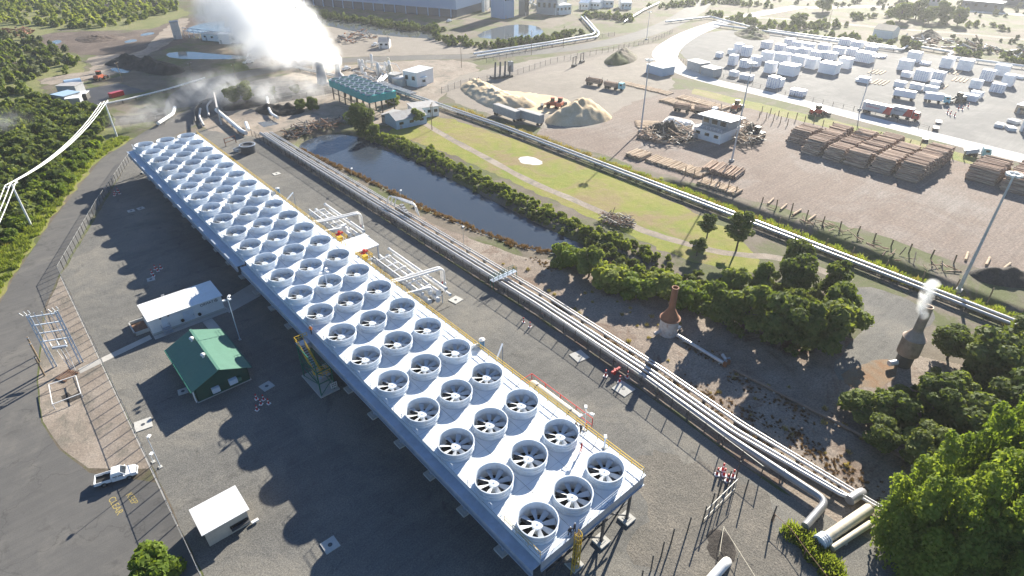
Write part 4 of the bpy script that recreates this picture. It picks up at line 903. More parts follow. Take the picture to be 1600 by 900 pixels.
person('second dark dressed person beside the one leaning at the fan', Vector((14.35, 6.8, ZD)), 3.3, 'cloth_dark', 'cloth_dark', 0.1, 0.5)
person('person in dark clothes by the yellow ladder, left one of two', G(890, 838, ZD), 1.2, 'cloth_dark', 'cloth_dark')
person('person in dark clothes by the yellow ladder, right one of two', G(897, 832, ZD), 1.9, 'cloth_dark', 'cloth_dark')
person('person in orange top on the deck edge above the stair tower', G(487, 522, ZD), 3.8, 'cloth_orange', 'cloth_dark')
# ================================================================== pipes, silencers and skids right of the deck
def arc_path(pts, r=0.8, n=5):
    """round the corners of a polyline"""
    P = [Vector(p) for p in pts]; out = [P[0]]
    for i in range(1, len(P) - 1):
        a, b, c = P[i - 1], P[i], P[i + 1]; d0 = (a - b); d1 = (c - b); k = min(r, d0.length * 0.45, d1.length * 0.45)
        s, e_ = b + d0.normalized() * k, b + d1.normalized() * k
        for j in range(n + 1):
            t = j / n; out.append(s * (1 - t) ** 2 + b * 2 * t * (1 - t) + e_ * t ** 2)
    return out + [P[-1]]
def pipe(name, label, pts, r, mat='clad_silver', support=7.0, bands=8.0, group=None, bend=1.2, n=12, parent=None, sup_mat='fence_steel', saddle=True):
    pts = [Vector(p) for p in pts]
    t = thing(name, label, 'pipe', (pts[0].x, pts[0].y, 0), 0, group)
    path = arc_path(pts, bend) if len(pts) > 2 else pts
    MB().tube(path, r, n).build('shell', mat, t, True, True)
    bm_ = MB(); sm = []
    for a, b in zip(pts, pts[1:]):
        L = (b - a).length; d = (b - a).normalized() if L > 0 else Vector((1, 0, 0))
        if abs(d.z) > 0.5: continue
        k = 1
        while bands and k * bands < L - 1: q = a + d * k * bands; bm_.tube([q - d * 0.09, q + d * 0.09], r * 1.08, n); k += 1
        k = 0.5
        while support and k * support < L: sm.append((a + d * k * support, d)); k += 1
    if bm_.v: bm_.build('joint_band', mat, t, False, True)['kind'] = 'stuff'
    for q, d in sm:
        s = d.cross(Vector((0, 0, 1))).normalized()
        if q.z - r > 0.25: MB().beam(q - s * r * 0.8 - Vector((0, 0, q.z)), q - s * r * 0.8 - Vector((0, 0, r * .2)), 0.14).beam(q + s * r * 0.8 - Vector((0, 0, q.z)), q + s * r * 0.8 - Vector((0, 0, r * .2)), 0.14).beam(q - s * r * 1.3 - Vector((0, 0, r * 1.05)), q + s * r * 1.3 - Vector((0, 0, r * 1.05)), 0.16).build('support', sup_mat, t, False, True)
        else: MB().box((q.x, q.y, max(0.06, (q.z - r) / 2 + 0.05)), (1.3 * r + 0.3, 0.3, max(0.12, q.z - r + 0.1)), math.atan2(s.y, s.x)).build('sleeper', 'pad_concrete', t, False, True)
    return t
PIPES = [(37.3, 1.15, 0.52, 'clad_dull', 'fat dull grey pipe nearest the fence'), (38.85, 0.95, 0.25, 'clad_silver', 'left one of the white twin pipes beside the fat pipe'), (39.7, 0.95, 0.25, 'clad_silver', 'right one of the white twin pipes beside the fat pipe'),
         (41.2, 0.85, 0.20, 'clad_silver', 'thin white pipe on the canal side of the pipe bundle'), (41.9, 0.85, 0.14, 'clad_silver', 'thinnest silver pipe, outermost of the pipe bundle')]
e0 = G(1303, 785)
for i, (x, z, r, mt, lab) in enumerate(PIPES):
    k = (x - 37.3)
    path = [(36.9 + k * 0.8, 176, z), (36.6 + k * 0.9, 150, z), (36.9 + k, 100, z), (37.4 + k, 40, z), (36.6 + k, 12, z), (35.4 + k, -4, z)]
    if i == 0: path += [(35.2, -19.2, z), tuple(G(1258, 822, z))]
    elif i in (1, 2): path += [(37.9 + 0.5 * (i - 1), -20.6 - 0.3 * (i - 1), z), (40.0, -22.4 + 0.4 * i, z)]
    else: path += [(39.6 + (i - 3) * 0.6, -24, z), (41.2 + (i - 3) * 0.6, -33, z)]
    pipe('ground_pipe', 'long ' + lab, path, r, mt, 6.0, 9.0, 'pipes along the fence', 1.4)
pipe('elbow_pipe', 'large grey elbow pipe dipping under the pipe bundle by the big tree', [tuple(G(1327, 782, 0.9)), tuple(G(1342, 772, 0.9)), tuple(G(1347, 770, 0.0))], 0.7, 'clad_dull', 0, 0, None, 1.0)
pipe('cream_pipe', 'thick cream pipe with ringed flange below the pipe bundle', [tuple(G(1285, 845, 0.8)), tuple(G(1358, 795, 0.8))], 0.72, 'cream_pipe', 5, 0)
pipe('cream_pipe', 'thinner cream pipe lying beside the thick one by the big tree', [tuple(G(1300, 857, 0.6)), tuple(G(1360, 818, 0.6))], 0.42, 'cream_pipe', 5, 0)
fg = thing('pipe_flange', 'ringed bellows flange at the end of the thick cream pipe', 'flange', G(1287, 843))
a_ = G(1280, 848, 0.8); d_ = (G(1358, 795, 0.8) - a_).normalized()
for k in range(4): MB().tube([a_ + d_ * (k * 0.35), a_ + d_ * (k * 0.35 + 0.2)], 0.95, 16).build('ring', 'steel_white', fg, False, True)
pipe('elbow_pipe', 'white elbow pipe rising from a pit at the bottom edge', [tuple(G(1105, 912, 0.7)), tuple(G(1133, 880, 0.9)), tuple(G(1136, 878, -0.1))], 0.6, 'clad_white', 0, 0, None, 0.8)
# crossover bridge and loops on the bundle
br = thing('pipe_bridge', 'small green footbridge over the pipe bundle', 'footbridge', (38.8, 51.5, 0))
MB().box((0, 0, 2.0), (6.6, 1.2, 0.1)).build('walkway', 'galv', br)
for x in (-3.2, 3.2):
    for y in (-0.5, 0.5): MB().box((x, y, 1.0), (0.12, 0.12, 2.0)).build('leg', 'tower_green', br)
for y in (-0.58, 0.58): rail('bridge_rail', [(38.8 - 3.2, 51.5 + y), (38.8 + 3.2, 51.5 + y)], 2.05, 1.05, 'tower_green', br, 1.2, 0.06)
lp = thing('pipe_loop', 'white pipe expansion loop standing over the pipe bundle', 'pipe loop', (40, 96, 0))
for k in range(3): MB().tube(arc_path([(40 + k * 0.5, 100 - k, 0.9), (40.3 + k * 0.5, 99 - k, 3.6), (42.6 + k * 0.3, 90 + k, 3.2), (42.6 + k * 0.3, 89 + k, 0.8)], 0.9), 0.17, 8).build('loop', 'clad_white', lp, True, True)
for k in range(4): MB().box((41 + 0.5 * k, 92 + k * 1.6, 0.6), (0.9, 1.0, 1.0)).build('valve_body', 'clad_dull', lp, False, True)
# ---- manifold skids
def skid(label, x0, y0, y1, flip):
    t = thing('pipe_manifold', label, 'pipe manifold', (x0, y0, 0))
    L = y1 - y0
    for i, (x, z, r) in enumerate(((0, 2.6, 0.5), (1.3, 2.9, 0.42), (2.4, 3.9, 0.34), (3.3, 2.4, 0.42), (4.3, 3.0, 0.5), (5.3, 4.2, 0.3), (0.7, 4.4, 0.22), (6.2, 2.4, 0.26))):
        a, b = (0.0 if i % 2 else 1.2), L - (0.8 if i % 2 == 0 else 0)
        MB().tube([(x, a, z), (x, b, z)], r, 12).build('header_pipe', 'clad_white', t, True)
        for y in (a, b): MB().tube([(x, y - 0.12, z), (x, y + 0.12, z)], r * 1.25, 12).build('end_flange', 'steel_white', t)
    for k in range(int(L / 3)):
        y = 1.5 + k * 3
        MB().beam((-0.5, y, 2.0), (5.4, y, 2.0), 0.16).beam((-0.4, y, 0), (-0.4, y, 2.0), 0.16).beam((5.3, y, 0), (5.3, y, 2.0), 0.16).build('trestle', 'steel_white', t)
    for k in range(6):
        y = L * (0.14 + 0.14 * k)
        MB().tube(arc_path([(0, y, 2.9), (0, y, 4.2 + 0.3 * (k % 2)), (4.0, y + 0.4, 4.2 + 0.3 * (k % 2)), (4.0, y + 0.4, 2.5)], 0.7), 0.16, 8).build('branch_pipe', 'clad_white', t, True)
    yy = L * 0.42 if flip else L * 0.30
    for k in range(2): MB().tube(arc_path([(-5.2, yy + k * 0.8, 6.3), (0.5, yy + k * 0.8, 5.4), (8.6, yy - 1.0 + k * 0.9, 5.2), (8.6, yy - 1.0 + k * 0.9, 0.3)], 1.1), 0.24, 10).build('supply_pipe', 'clad_white', t, True)
    MB().tube(arc_path([(-5.0, yy - 4, 5.6), (3.0, yy - 4.5, 4.6), (3.0, yy - 4.5, 3.2)], 0.8), 0.3, 10).build('return_pipe', 'clad_white', t, True)
    for k in range(3):
        v = MB().lathe((8.6, yy - 1.0 + k * 0.45, 1.2), [(0.2, 0), (0.34, 0.1), (0.34, 0.5), (0.2, 0.6)], 10).build('valve', 'safety_red' if k == 1 else 'steel_white', t)
    for k in range(5): MB().box((random.uniform(0.5, 6.5), random.uniform(0.5, L - 0.5), 0.35), (0.9, 0.6, 0.7), random.uniform(0, 3)).build('instrument_box', 'galv', t)
    MB().box((2.4, L / 2, 0.04), (6.6, L + 0.8, 0.08)).build('slab', 'yard_gravel', t)
    return t
skid('far white pipe manifold on trestles right of the deck', 19.5, 84.5, 103.5, True)
skid('near white pipe manifold on trestles right of the deck', 19.5, 52.5, 73.5, False)
pl = thing('side_platform', 'white platform joined to the right edge of the fan deck', 'platform', (18.6, 74.6, 0))
MB().box((0, 0, 7.3), (5.8, 6.4, 0.2)).build('floor_plate', 'deck_white', pl)
for x in (-2.6, 2.6):
    for y in (-2.9, 2.9): MB().box((x, y, 3.6), (0.25, 0.25, 7.2)).build('leg', 'galv', pl)
for i, y in enumerate((79.6, 69.0)):
    vs_ = thing('valve_station', 'red and yellow valve station %s the white side platform' % ('behind', 'in front of')[i], 'valve station', (16.7, y, 0))
    MB().box((0, 0, 6.9), (2.4, 2.6, 0.12)).build('grating', 'galv', vs_); MB().box((0, 0, 3.4), (0.3, 0.3, 6.8)).build('leg', 'galv', vs_)
    rail('station_rail', [(15.6, y - 1.3), (17.9, y - 1.3), (17.9, y + 1.3), (15.6, y + 1.3)], 6.95, 1.1, 'safety_yellow', vs_, 0.6, 0.08)
    MB().tube([(0.3, 0.6, 7.0), (0.3, 0.6, 8.6)], 0.28, 10).build('red_valve', 'safety_red', vs_); MB().tube([(-0.5, 0.5, 8.0), (1.2, 0.7, 8.0)], 0.22, 10).build('red_actuator', 'safety_red', vs_); MB().box((-0.2, -0.5, 7.5), (1.0, 0.9, 0.8)).build('yellow_box', 'safety_yellow', vs_)
ch = thing('vent_chimney', 'square white vent duct standing beside the far manifold', 'duct', (19.0, 82.0, 0)); MB().box((0, 0, 4.3), (0.7, 0.5, 8.6)).build('duct', 'white_paint', ch); MB().box((0, 0, 8.65), (0.9, 0.7, 0.1)).build('cap', 'steel_white', ch)
# vessel in red frame along the deck edge
vv = thing('hanging_vessel', 'long cream vessel hung along the right deck edge in a red frame', 'vessel', (17.0, 14.5, 0))
MB().lathe((0, 0, 0), [(0.001, -5.2), (0.5, -5.0), (0.72, -4.5), (0.72, 4.5), (0.5, 5.0), (0.001, 5.2)], 16).build('shell', 'cream_pipe', vv, True).matrix_local = Matrix.Translation((0, 0, 6.6)) @ Matrix.Rotation(math.pi / 2, 4, 'X')
for y in (-3.5, 3.5): MB().box((0, y, 3.0), (0.3, 0.3, 6.0)).build('leg', 'safety_red', vv); MB().tube([(0, y - 0.1, 6.6), (0, y + 0.1, 6.6)], 0.76, 16).build('saddle_band', 'dark_steel', vv)
for z in (5.9, 7.2):
    MB().beam((1.1, -6.6, z), (1.1, 6.0, z), 0.09).beam((1.1, 6.0, z), (-1.2, 6.0, z), 0.09).build('frame_rail', 'safety_red', vv)
for y in (-6.6, -3.4, -0.2, 3.0, 6.0): MB().beam((1.1, y, 5.4), (1.1, y, 7.25), 0.09).build('frame_post', 'safety_red', vv)
MB().box((0.3, -6.2, 3.3), (0.16, 0.16, 6.6)).build('frame_leg', 'safety_red', vv)
pu = thing('vent_pump', 'blue capped vent pump on the right edge of the deck', 'pump', (16.3, 30.5, 0))
MB().box((0, 0, 3.5), (0.25, 0.25, 7.0)).build('leg', 'galv', pu); MB().tube([(0, 0, 7.2), (0, 0, 8.8)], 0.42, 12).build('motor', 'motor_blue', pu, True); MB().lathe((0, 0, 8.8), [(0.5, 0), (0.5, 0.12), (0.0, 0.3)], 12).build('cap', 'clad_white', pu, True)
MB().tube(arc_path([(-2.6, 0.4, 7.8), (-1.2, 0.2, 8.2), (0.0, 0.0, 7.6)], 0.5), 0.3, 8).build('duct', 'clad_white', pu, True); MB().beam((0.4, -3.2, 6.6), (3.0, -1.6, 7.4), 0.22).build('arm', 'steel_white', pu); MB().box((3.0, -1.6, 3.7), (0.12, 0.12, 7.4)).build('arm_post', 'galv', pu)
pu2 = dup(pu, (16.2, 110, 0), None, 'blue capped vent pump far along the right deck edge')
# ---- silencers
s1 = thing('silencer', 'rust red silencer stack on a streaked white drum', 'silencer', (51.0, 18.3, 0))
MB().lathe((0, 0, 0), [(1.75, 0), (1.75, 1.1), (1.82, 1.12), (1.82, 1.2), (1.75, 1.22), (1.7, 3.4)], 28).build('drum', 'rust_white', s1, True)
MB().lathe((0, 0, 3.4), [(1.95, 0), (1.95, 0.12), (1.7, 0.2), (0.78, 1.9), (0.62, 2.2)], 28).build('cone', 'rust', s1, True)
MB().lathe((0, 0, 5.55), [(0.62, 0), (0.58, 4.4), (0.68, 4.42), (0.68, 4.6), (0.5, 4.6), (0.5, 0.3)], 20).build('stack', 'rust', s1, True)
MB().tube([(-2.9, 1.0, 0.6), (-1.6, 0.5, 0.8)], 0.35, 10).build('inlet', 'rust_white', s1); MB().box((1.9, -0.5, 0.7), (1.1, 1.4, 0.5)).build('outlet_box', 'white_paint', s1)
s2 = thing('silencer', 'grey brown steaming silencer among the dark trees', 'silencer', (74.6, -14.4, 0))
MB().lathe((0, 0, 0), [(1.3, 0), (1.3, 2.6)], 24).build('skirt', 'fence_steel', s2, True); MB().lathe((0, 0, 2.6), [(1.72, 0), (1.76, 0.2), (1.72, 3.2), (1.84, 3.25), (1.84, 3.4), (1.65, 3.5), (0.85, 4.8), (0.78, 5.0)], 28).build('drum', 'stack_grey', s2, True)
MB().lathe((0, 0, 7.6), [(0.78, 0), (0.74, 4.8), (0.62, 4.8), (0.62, 0.3)], 20).build('stack', 'stack_grey', s2, True)
MB().tube([(-2.8, 1.4, 0.9), (-1.4, 0.7, 0.9)], 0.5, 10).build('inlet', 'white_paint', s2)
pipe('drain_pipe', 'pale pipe running from the rust red silencer', [tuple(G(1055, 522, 0.5)), tuple(G(1130, 567, 0.5))], 0.32, 'clad_silver', 4, 5, None)
vl = thing('valve_cluster', 'rusty valve cluster joining the pale and brown pipes', 'valve', G(1136, 570)); 
for k in range(4): MB().box((0.5 * k - 0.8, 0.3 * (k % 2), 0.5), (0.4, 0.6, 0.9), 0.4 * k).build('valve_body', ('rust', 'clad_dull')[k % 2], vl)
MB().tube([(0.4, 0.5, 0.5), (1.2, 1.8, 0.5)], 0.3, 8).build('stub', 'clad_silver', vl)
pipe('brown_pipe', 'long weathered brown pipe leading to the lower right', [tuple(G(1146, 577, 0.4)), tuple(G(1400, 708, 0.4)), tuple(G(1640, 850, 0.4))], 0.26, 'brown_pipe', 5, 7, None)
# ---- twin pipeline beyond the field
far_pts = [(86, 258), (99, 205), (101, 180), (103.3, 128), (103.0, 80), (102.6, 36), (101.8, -12), (100.5, -60)]
for i, (dx, r, z, lab) in enumerate(((0.0, 0.34, 1.0, 'silver pipe of the far twin line, nearer one'), (1.25, 0.30, 1.25, 'silver pipe of the far twin line, farther one'), (2.2, 0.16, 1.0, 'thin silver pipe alongside the far twin line'))):
    pipe('pipeline', lab, [(x + dx, y, z) for x, y in far_pts], r, 'clad_silver', 8.0, 12.0, 'far pipeline across the fields', 2.0, 10)
# overhead lines on the left
tops = []
PL = [((50, 355), 288, 'leaning white power pole beside the left road verge'), ((183, 214), 160, 'white power pole standing by the road bend')]
for bp, vt, lab in PL:
    b = G(*bp); h = height_at(bp, vt); p_ = thing('power_pole', lab, 'power pole', b)
    MB().tube([(0, 0, 0), (0, 0, h)], 0.27, 10, 0.2).build('pole', 'white_paint', p_, True)
    MB().beam((-1.3, -1.0, h - 0.2), (1.3, 1.0, h - 0.2), 0.16).build('crossarm', 'white_paint', p_)
    for k in (-1, 0, 1): MB().lathe((k * 1.2, k * 0.92, h - 0.1), [(0.05, 0), (0.14, 0.15), (0.05, 0.3), (0.12, 0.45), (0.0, 0.5)], 8).build('insulator', 'white_paint', p_, True)
    tops.append(b + Vector((0, 0, h + 0.35)))
ends = [Vector((-62, 62, 9.0))] + tops
for k in (-1, 0, 1):
    path = []
    for i, (a, b) in enumerate(zip(ends, ends[1:])):
        a = a + Vector((k * 1.2, k * .92, 0)); b = b + Vector((k * 1.2, k * .92, 0)); sag = (b - a).length * 0.035; m = 18
        path += [a.lerp(b, j / m) - Vector((0, 0, sag * 4 * (j / m) * (1 - j / m))) for j in range(m if i < len(ends) - 2 else m + 1)]
    tag(MB().tube(path, 0.10, 6).build('power_line', 'white_paint', None, True), 'thick pale power line over the left scrub, %s of three' % ('outer left', 'middle', 'inner right')[k + 1], 'power line', 'power lines')
# small things at the far end of the deck
tk = thing('round_tank', 'squat dark round tank beyond the far end of the fence', 'tank', G(389, 238))
MB().lathe((0, 0, 0), [(2.2, 0), (2.3, 2.4), (2.4, 2.45), (2.4, 2.6), (1.6, 2.62), (1.5, 2.2), (0.001, 2.2)], 24).build('shell', 'dark_steel', tk, True); MB().lathe((0, 0, 2.4), [(2.45, 0), (2.45, 0.2), (2.2, 0.21)], 24).build('rim', 'galv', tk)
cr = thing('open_crate', 'low dark open crate beside the round tank', 'crate', G(376, 235), 0.4)
MB().box((0, 0, 0.1), (3.6, 2.2, 0.2)).build('floor', 'dark_steel', cr)
for c, d in (((1.8, 0, .5), (.1, 2.2, .9)), ((-1.8, 0, .5), (.1, 2.2, .9)), ((0, 1.1, .5), (3.6, .1, .9)), ((0, -1.1, .5), (3.6, .1, .9))): MB().box(c, d).build('side', 'galv', cr)
fr_ = thing('pipe_stand', 'dark steel pipe stand near the far end of the deck', 'stand', G(361, 226), 0.3)
for x in (-2, 2): MB().box((x, 0, 1.3), (0.2, 0.2, 2.6)).build('post', 'rust', fr_)
for z in (1.2, 2.4): MB().beam((-2, 0, z), (2, 0, z), 0.16).build('bar', 'rust', fr_)
# ================================================================== timber site and far plant
def log_mat(name, cols):
    m, nt, b = base(name); co = coords(nt, 'obj'); mp = nt.nodes.new('ShaderNodeMapping'); mp.inputs['Scale'].default_value = (2.3, 0.16, 2.3); nt.links.new(co, mp.inputs[0])
    f = noise(nt, mp.outputs[0], 1.0, 3, 0.7); nt.links.new(ramp(nt, f, [(0.32, cols[0]), (0.5, cols[1]), (0.66, cols[2])]), b.inputs['Base Color']); b.inputs['Roughness'].default_value = 0.9
log_mat('bark', [(0.17, 0.11, 0.08), (0.37, 0.25, 0.18), (0.64, 0.47, 0.34)]); log_mat('pale_log', [(0.25, 0.17, 0.11), (0.50, 0.37, 0.25), (0.70, 0.57, 0.42)])
plain('teal_paint', (0.02, 0.30, 0.30), 0.5, var=0.1, dirt=(0.03, 0.18, 0.18), dirt_amt=0.5)
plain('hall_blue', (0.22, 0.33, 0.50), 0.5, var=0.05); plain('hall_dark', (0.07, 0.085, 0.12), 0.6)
plain('shed_blue', (0.33, 0.45, 0.58), 0.5, var=0.06); plain('shed_grey', (0.33, 0.34, 0.35), 0.6, dirt=(0.2, 0.19, 0.18)); plain('roof_grey', (0.38, 0.37, 0.36), 0.6, var=0.1, dirt=(0.26, 0.2, 0.17), dirt_amt=0.6)
plain('truck_red', (0.48, 0.025, 0.03), 0.3); plain('truck_silver', (0.40, 0.42, 0.47), 0.4, var=0.03); plain('stack_concrete', (0.50, 0.48, 0.46), 0.8, var=0.08, dirt=(0.35, 0.33, 0.3))
plain('loader_red', (0.40, 0.10, 0.05), 0.5); plain('cab_teal', (0.25, 0.55, 0.6), 0.35)
m, nt, b = base('pack_wrap'); co = coords(nt, 'obj')            # white plastic wrap with a printed grid of small blue marks
mp = nt.nodes.new('ShaderNodeMapping'); mp.inputs['Scale'].default_value = (1.1, 1.1, 1.7); nt.links.new(co, mp.inputs[0])
vo = nt.nodes.new('ShaderNodeTexVoronoi'); vo.inputs['Scale'].default_value = 1.0; vo.inputs['Randomness'].default_value = 0.0; nt.links.new(mp.outputs[0], vo.inputs['Vector'])
nt.links.new(mixc(nt, ramp(nt, vo.outputs['Distance'], [(0.22, (1, 1, 1)), (0.30, (0, 0, 0))]), (0.84, 0.85, 0.87), (0.22, 0.26, 0.46)), b.inputs['Base Color']); b.inputs['Roughness'].default_value = 0.35
def logs_mesh(name, nl, nt_, nx_, r, L, seed, mat, axis='y', shape='heap'):
    """logs lying along y, heaped in layers"""
    rnd = random.Random(seed); mb = MB()
    for k in range(nt_):
        n = nl - (k if shape == 'heap' else 0)
        for i in range(n):
            x = (i - (n - 1) / 2) * r * 2.02 + rnd.uniform(-.08, .08); z = r + k * r * 1.76 + rnd.uniform(-.05, .05); l = L * rnd.uniform(0.86, 1.04); o = rnd.uniform(-.35, .35)
            if k == nt_ - 1 and nt_ > 3 and rnd.random() < 0.35: continue
            rr = r * rnd.uniform(0.78, 1.1)
            mb.tube([(x + rnd.uniform(-.1, .1), o - l / 2, z), (x + rnd.uniform(-.1, .1), o + l / 2, z)], rr, 6)
    return mb.mesh(name, mat)
def log_stack(label, x0, x1, y0, y1, h, seed, mat='bark', name='log_stack', group='log stacks in the yard', r=0.29):
    t = thing(name, label, 'log stack', ((x0 + x1) / 2, (y0 + y1) / 2, 0), 0, group)
    n = int((x1 - x0) / (2.02 * r)); o = link('logs', logs_mesh('logs', n, max(1, int(h / (1.76 * r))), 1, r, y1 - y0, seed, mat), t); o['kind'] = 'stuff'
    for y in (-0.3, 0.3): MB().box((0, y * (y1 - y0), 0.03), (x1 - x0, 0.25, 0.06)).build('bearer', 'timber_brown', t)
    return t
for i, (xa, xb, ya, yb, h) in enumerate([(162.2, 192, 14.6, 20.8, 4.8), (162.4, 187, 22.0, 28.0, 4.2), (161.8, 184, 29.2, 35.6, 4.4), (162, 182, 36.3, 42.0, 3.8), (162, 182, 43.2, 49.2, 4.2), (168.5, 181, 50.6, 57.2, 4.2), (177, 194, -0.4, 7.0, 4.4), (176, 198, -9, -2.0, 4.4)]):
    log_stack('long stack of brown logs, %s in the row from the near right end' % ORD[max(0, i)] if i < 6 else ('brown log stack standing apart, %s one' % ('left', 'right')[i - 6]), xa, xb, ya, yb, h, i)
for i, (xa, xb, ya, yb, h) in enumerate([(184, 196, 30, 36, 3.2), (186, 196, 38, 44, 2.6), (184, 195, 46, 52, 2.8)]):
    log_stack('low log stack behind the long row, %s from the right' % ORD[i], xa, xb, ya, yb, h, 20 + i)
def log_row(label, a, b, length, layers, seed, mat='pale_log', r=0.22):
    """a row of logs lying side by side from a to b (plan), each pointing across it"""
    a = Vector((*a, 0)); b = Vector((*b, 0)); d = b - a; t = thing('log_row', label, 'log row', (a + b) / 2, math.atan2(d.y, d.x), 'rows of pale logs')
    o = link('logs', logs_mesh('logs', int(d.length / (2.02 * r)), layers, 1, r, length, seed, mat, shape='flat'), t); o['kind'] = 'stuff'
    MB().box((0, 0, -0.02), (d.length, 0.3, 0.06)).build('bearer', 'timber_brown', t)
log_row('pale log row nearest the far pipeline, left piece', (119.5, 83.5), (119.8, 77.5), 6.5, 3, 1); log_row('long pale log row nearest the far pipeline', (120.5, 77), (121.8, 57.5), 6.2, 2, 2)
log_row('red brown log pile at the right end of the pale row', (127.5, 61), (129.5, 50.5), 8.0, 4, 3, 'bark'); log_row('short log pile leaning on dark stakes by the ditch', (117, 56), (118, 44), 4.5, 2, 31)
log_row('pale log row behind the log trucks, front one', (177, 114), (176, 92), 6.0, 2, 4); log_row('pale log row behind the log trucks, rear one', (184.5, 112), (184.5, 90), 6.0, 2, 5)
log_row('long thin logs lying left of the scrap heap', (150, 101), (143.5, 95), 9.0, 1, 6); log_row('broken logs in the scrap heap', (136, 92.5), (137.5, 84), 7, 3, 7, 'bark'); log_row('pale log row below the log truck, in the sawdust yard', (185, 143), (186, 117), 5.0, 1, 8)
# stakes along the ditch and along the haul road, logs as bumpers
rnd = random.Random(8)
def stakes(label, pts, every, h, r, mat='timber_post', lean=0.06):
    f = thing('stake_fence', label, 'stake fence', (*pts[0], 0)); o = Vector((*pts[0], 0)); P = resample(pts, every, False)
    me = MB().tube([(0, 0, -0.2), (0, 0, 1)], r, 6).mesh('stake', mat)
    for x, y in P:
        k = link('stake', me, f); k.location = Vector((x, y, 0)) - o; k.scale = (1, 1, h * rnd.uniform(0.7, 1.15)); k.rotation_euler = (rnd.uniform(-lean, lean), rnd.uniform(-lean, lean), 0)
stakes('row of timber stakes along the ditch below the log yard', [G2(*q) for q in [(1190, 318), (1260, 340), (1340, 365), (1420, 395), (1490, 412)]], 3.2, 2.4, 0.17)
stakes('row of timber stakes below the pale log row', [G2(*q) for q in [(1070, 275), (1110, 290), (1150, 302)]], 2.4, 2.6, 0.17)
stakes('long row of timber stakes along the haul road', [G2(*q) for q in [(1190, 176), (1300, 200), (1420, 228), (1505, 247)]], 3.0, 2.6, 0.16)
stakes('second row of stakes at the left corner of the log yard', [G2(*q) for q in [(1186, 184), (1230, 196)]], 2.4, 3.0, 0.16)
stakes('rotten stakes in the weeds beside the far pipeline', [G2(*q) for q in [(1215, 355), (1330, 400), (1440, 440), (1600, 485)]], 5.0, 2.6, 0.13)
for i, (u, v) in enumerate([(1204, 316), (1224, 325), (1245, 333), (1268, 342), (1510, 402), (1543, 410), (1572, 418)]):
    k = thing('bumper_log', 'single log lying at the yard edge above the ditch, %s from the left' % ORD[i], 'log', G(u, v), rnd.uniform(-.2, .2), 'logs along the yard edge'); MB().tube([(-2.2, 0, .3), (2.2, 0, .3)], 0.28, 8).build('trunk', 'pale_log', k, True); MB().tube([(-2.24, 0, .3), (-2.2, 0, .3)], 0.22, 8).build('cut_end', 'sawdust', k)
# ---- tall yard floodlight poles
def mast(label, bp, vt, r=0.3, n=6):
    b = G(*bp); h = height_at(bp, vt); t = thing('floodlight_mast', label, 'floodlight mast', b)
    MB().tube([(0, 0, 0), (0, 0, h * 0.45), (0, 0, h)], r, 10, r * 0.45).build('pole', 'galv', t, True); MB().box((0, 0, 0.3), (1.2, 1.2, 0.6)).build('base', 'pad_concrete', t)
    MB().lathe((0, 0, h - 0.4), [(0.9, 0), (1.0, 0.06), (0.9, 0.12)], 14).build('head_ring', 'galv', t)
    for k in range(n):
        a = 2 * math.pi * k / n; MB().box((1.1 * math.cos(a), 1.1 * math.sin(a), h - 0.1), (0.55, 0.7, 0.4), a).build('lamp_head', 'white_paint', t)
mast('tall grey floodlight mast at the ditch on the right edge', (1497, 455), 272, 0.36, 8); mast('tall floodlight mast left of the log scrap heap', (1001, 205), 93); mast('tall floodlight mast right of the yard office', (1143, 252), 98)
mast('tall floodlight mast in the timber yard', (1343, 172), 88, 0.22); mast('thin mast by the haul road junction', (1010, 62), 18, 0.18, 3)
def pole(label, bp, vt, r=0.14, arms=1, mat='timber_post'):
    b = G(*bp); h = height_at(bp, max(vt, -20)); t = thing('utility_pole', label, 'utility pole', b); MB().tube([(0, 0, 0), (0, 0, h)], r, 8, r * 0.7).build('pole', mat, t, True)
    for k in range(arms): MB().beam((-0.9, -0.7, h - 0.4 - k * 0.6), (0.9, 0.7, h - 0.4 - k * 0.6), 0.12).build('crossarm', mat, t)
    for s in (-0.8, 0.8): MB().lathe((s, s * 0.78, h - 0.34), [(0.06, 0), (0.1, 0.2), (0, 0.25)], 6).build('insulator', 'white_paint', t)
for lab, bp, vt in [('dark pole behind the road where thin steam drifts', (372, 137), 100), ('pole between settling pond and road', (300, 114), 98), ('teal grey pole beside the dark yard', (191, 126), 97), ('pole standing by the white cottage', (1102 / 4 + 400 - 0.5, 203), 163), ('pole right of the small far cottage', (608, 81), 52),
                    ('pole left of the sawdust yard fence', (721, 106), 66), ('pole at the mill pipeline', (830, 86), 48), ('pole on the left slope in the scrub', (33, 122), 97), ('pole in front of the far mill hedge', (1163, 48), 8), ('pole near the sawdust yard gate', (880, 75), 40), ('pole left of the blue office shed', (676, 185), 160), ('pole beside the steam pipes', (460, 92), 76), ('pole by the timber yard hedge', (1430, 78), 30), ('pole behind the timber yard left end', (1290, 55), 15)]:
    pole(lab, bp, vt)
sheet('wash_slab', [G2(*q) for q in [(1034, 190), (1046, 181), (1080, 188), (1092, 200), (1072, 206), (1040, 200)]], 0.02, 'white_road', 0.3, 0, 1.5, 'pale concrete slab left of the yard office')
for i, (pa, pb) in enumerate([((1042, 193), (1052, 190)), ((1056, 198), (1064, 195)), ((1068, 200), (1078, 197))]):
    a_, b_ = G(*pa), G(*pb); pickup((a_ + b_) / 2, math.atan2(b_.y - a_.y, b_.x - a_.x), 'white pickup parked on the slab left of the yard office, %s of three' % ('left', 'middle', 'right')[i])
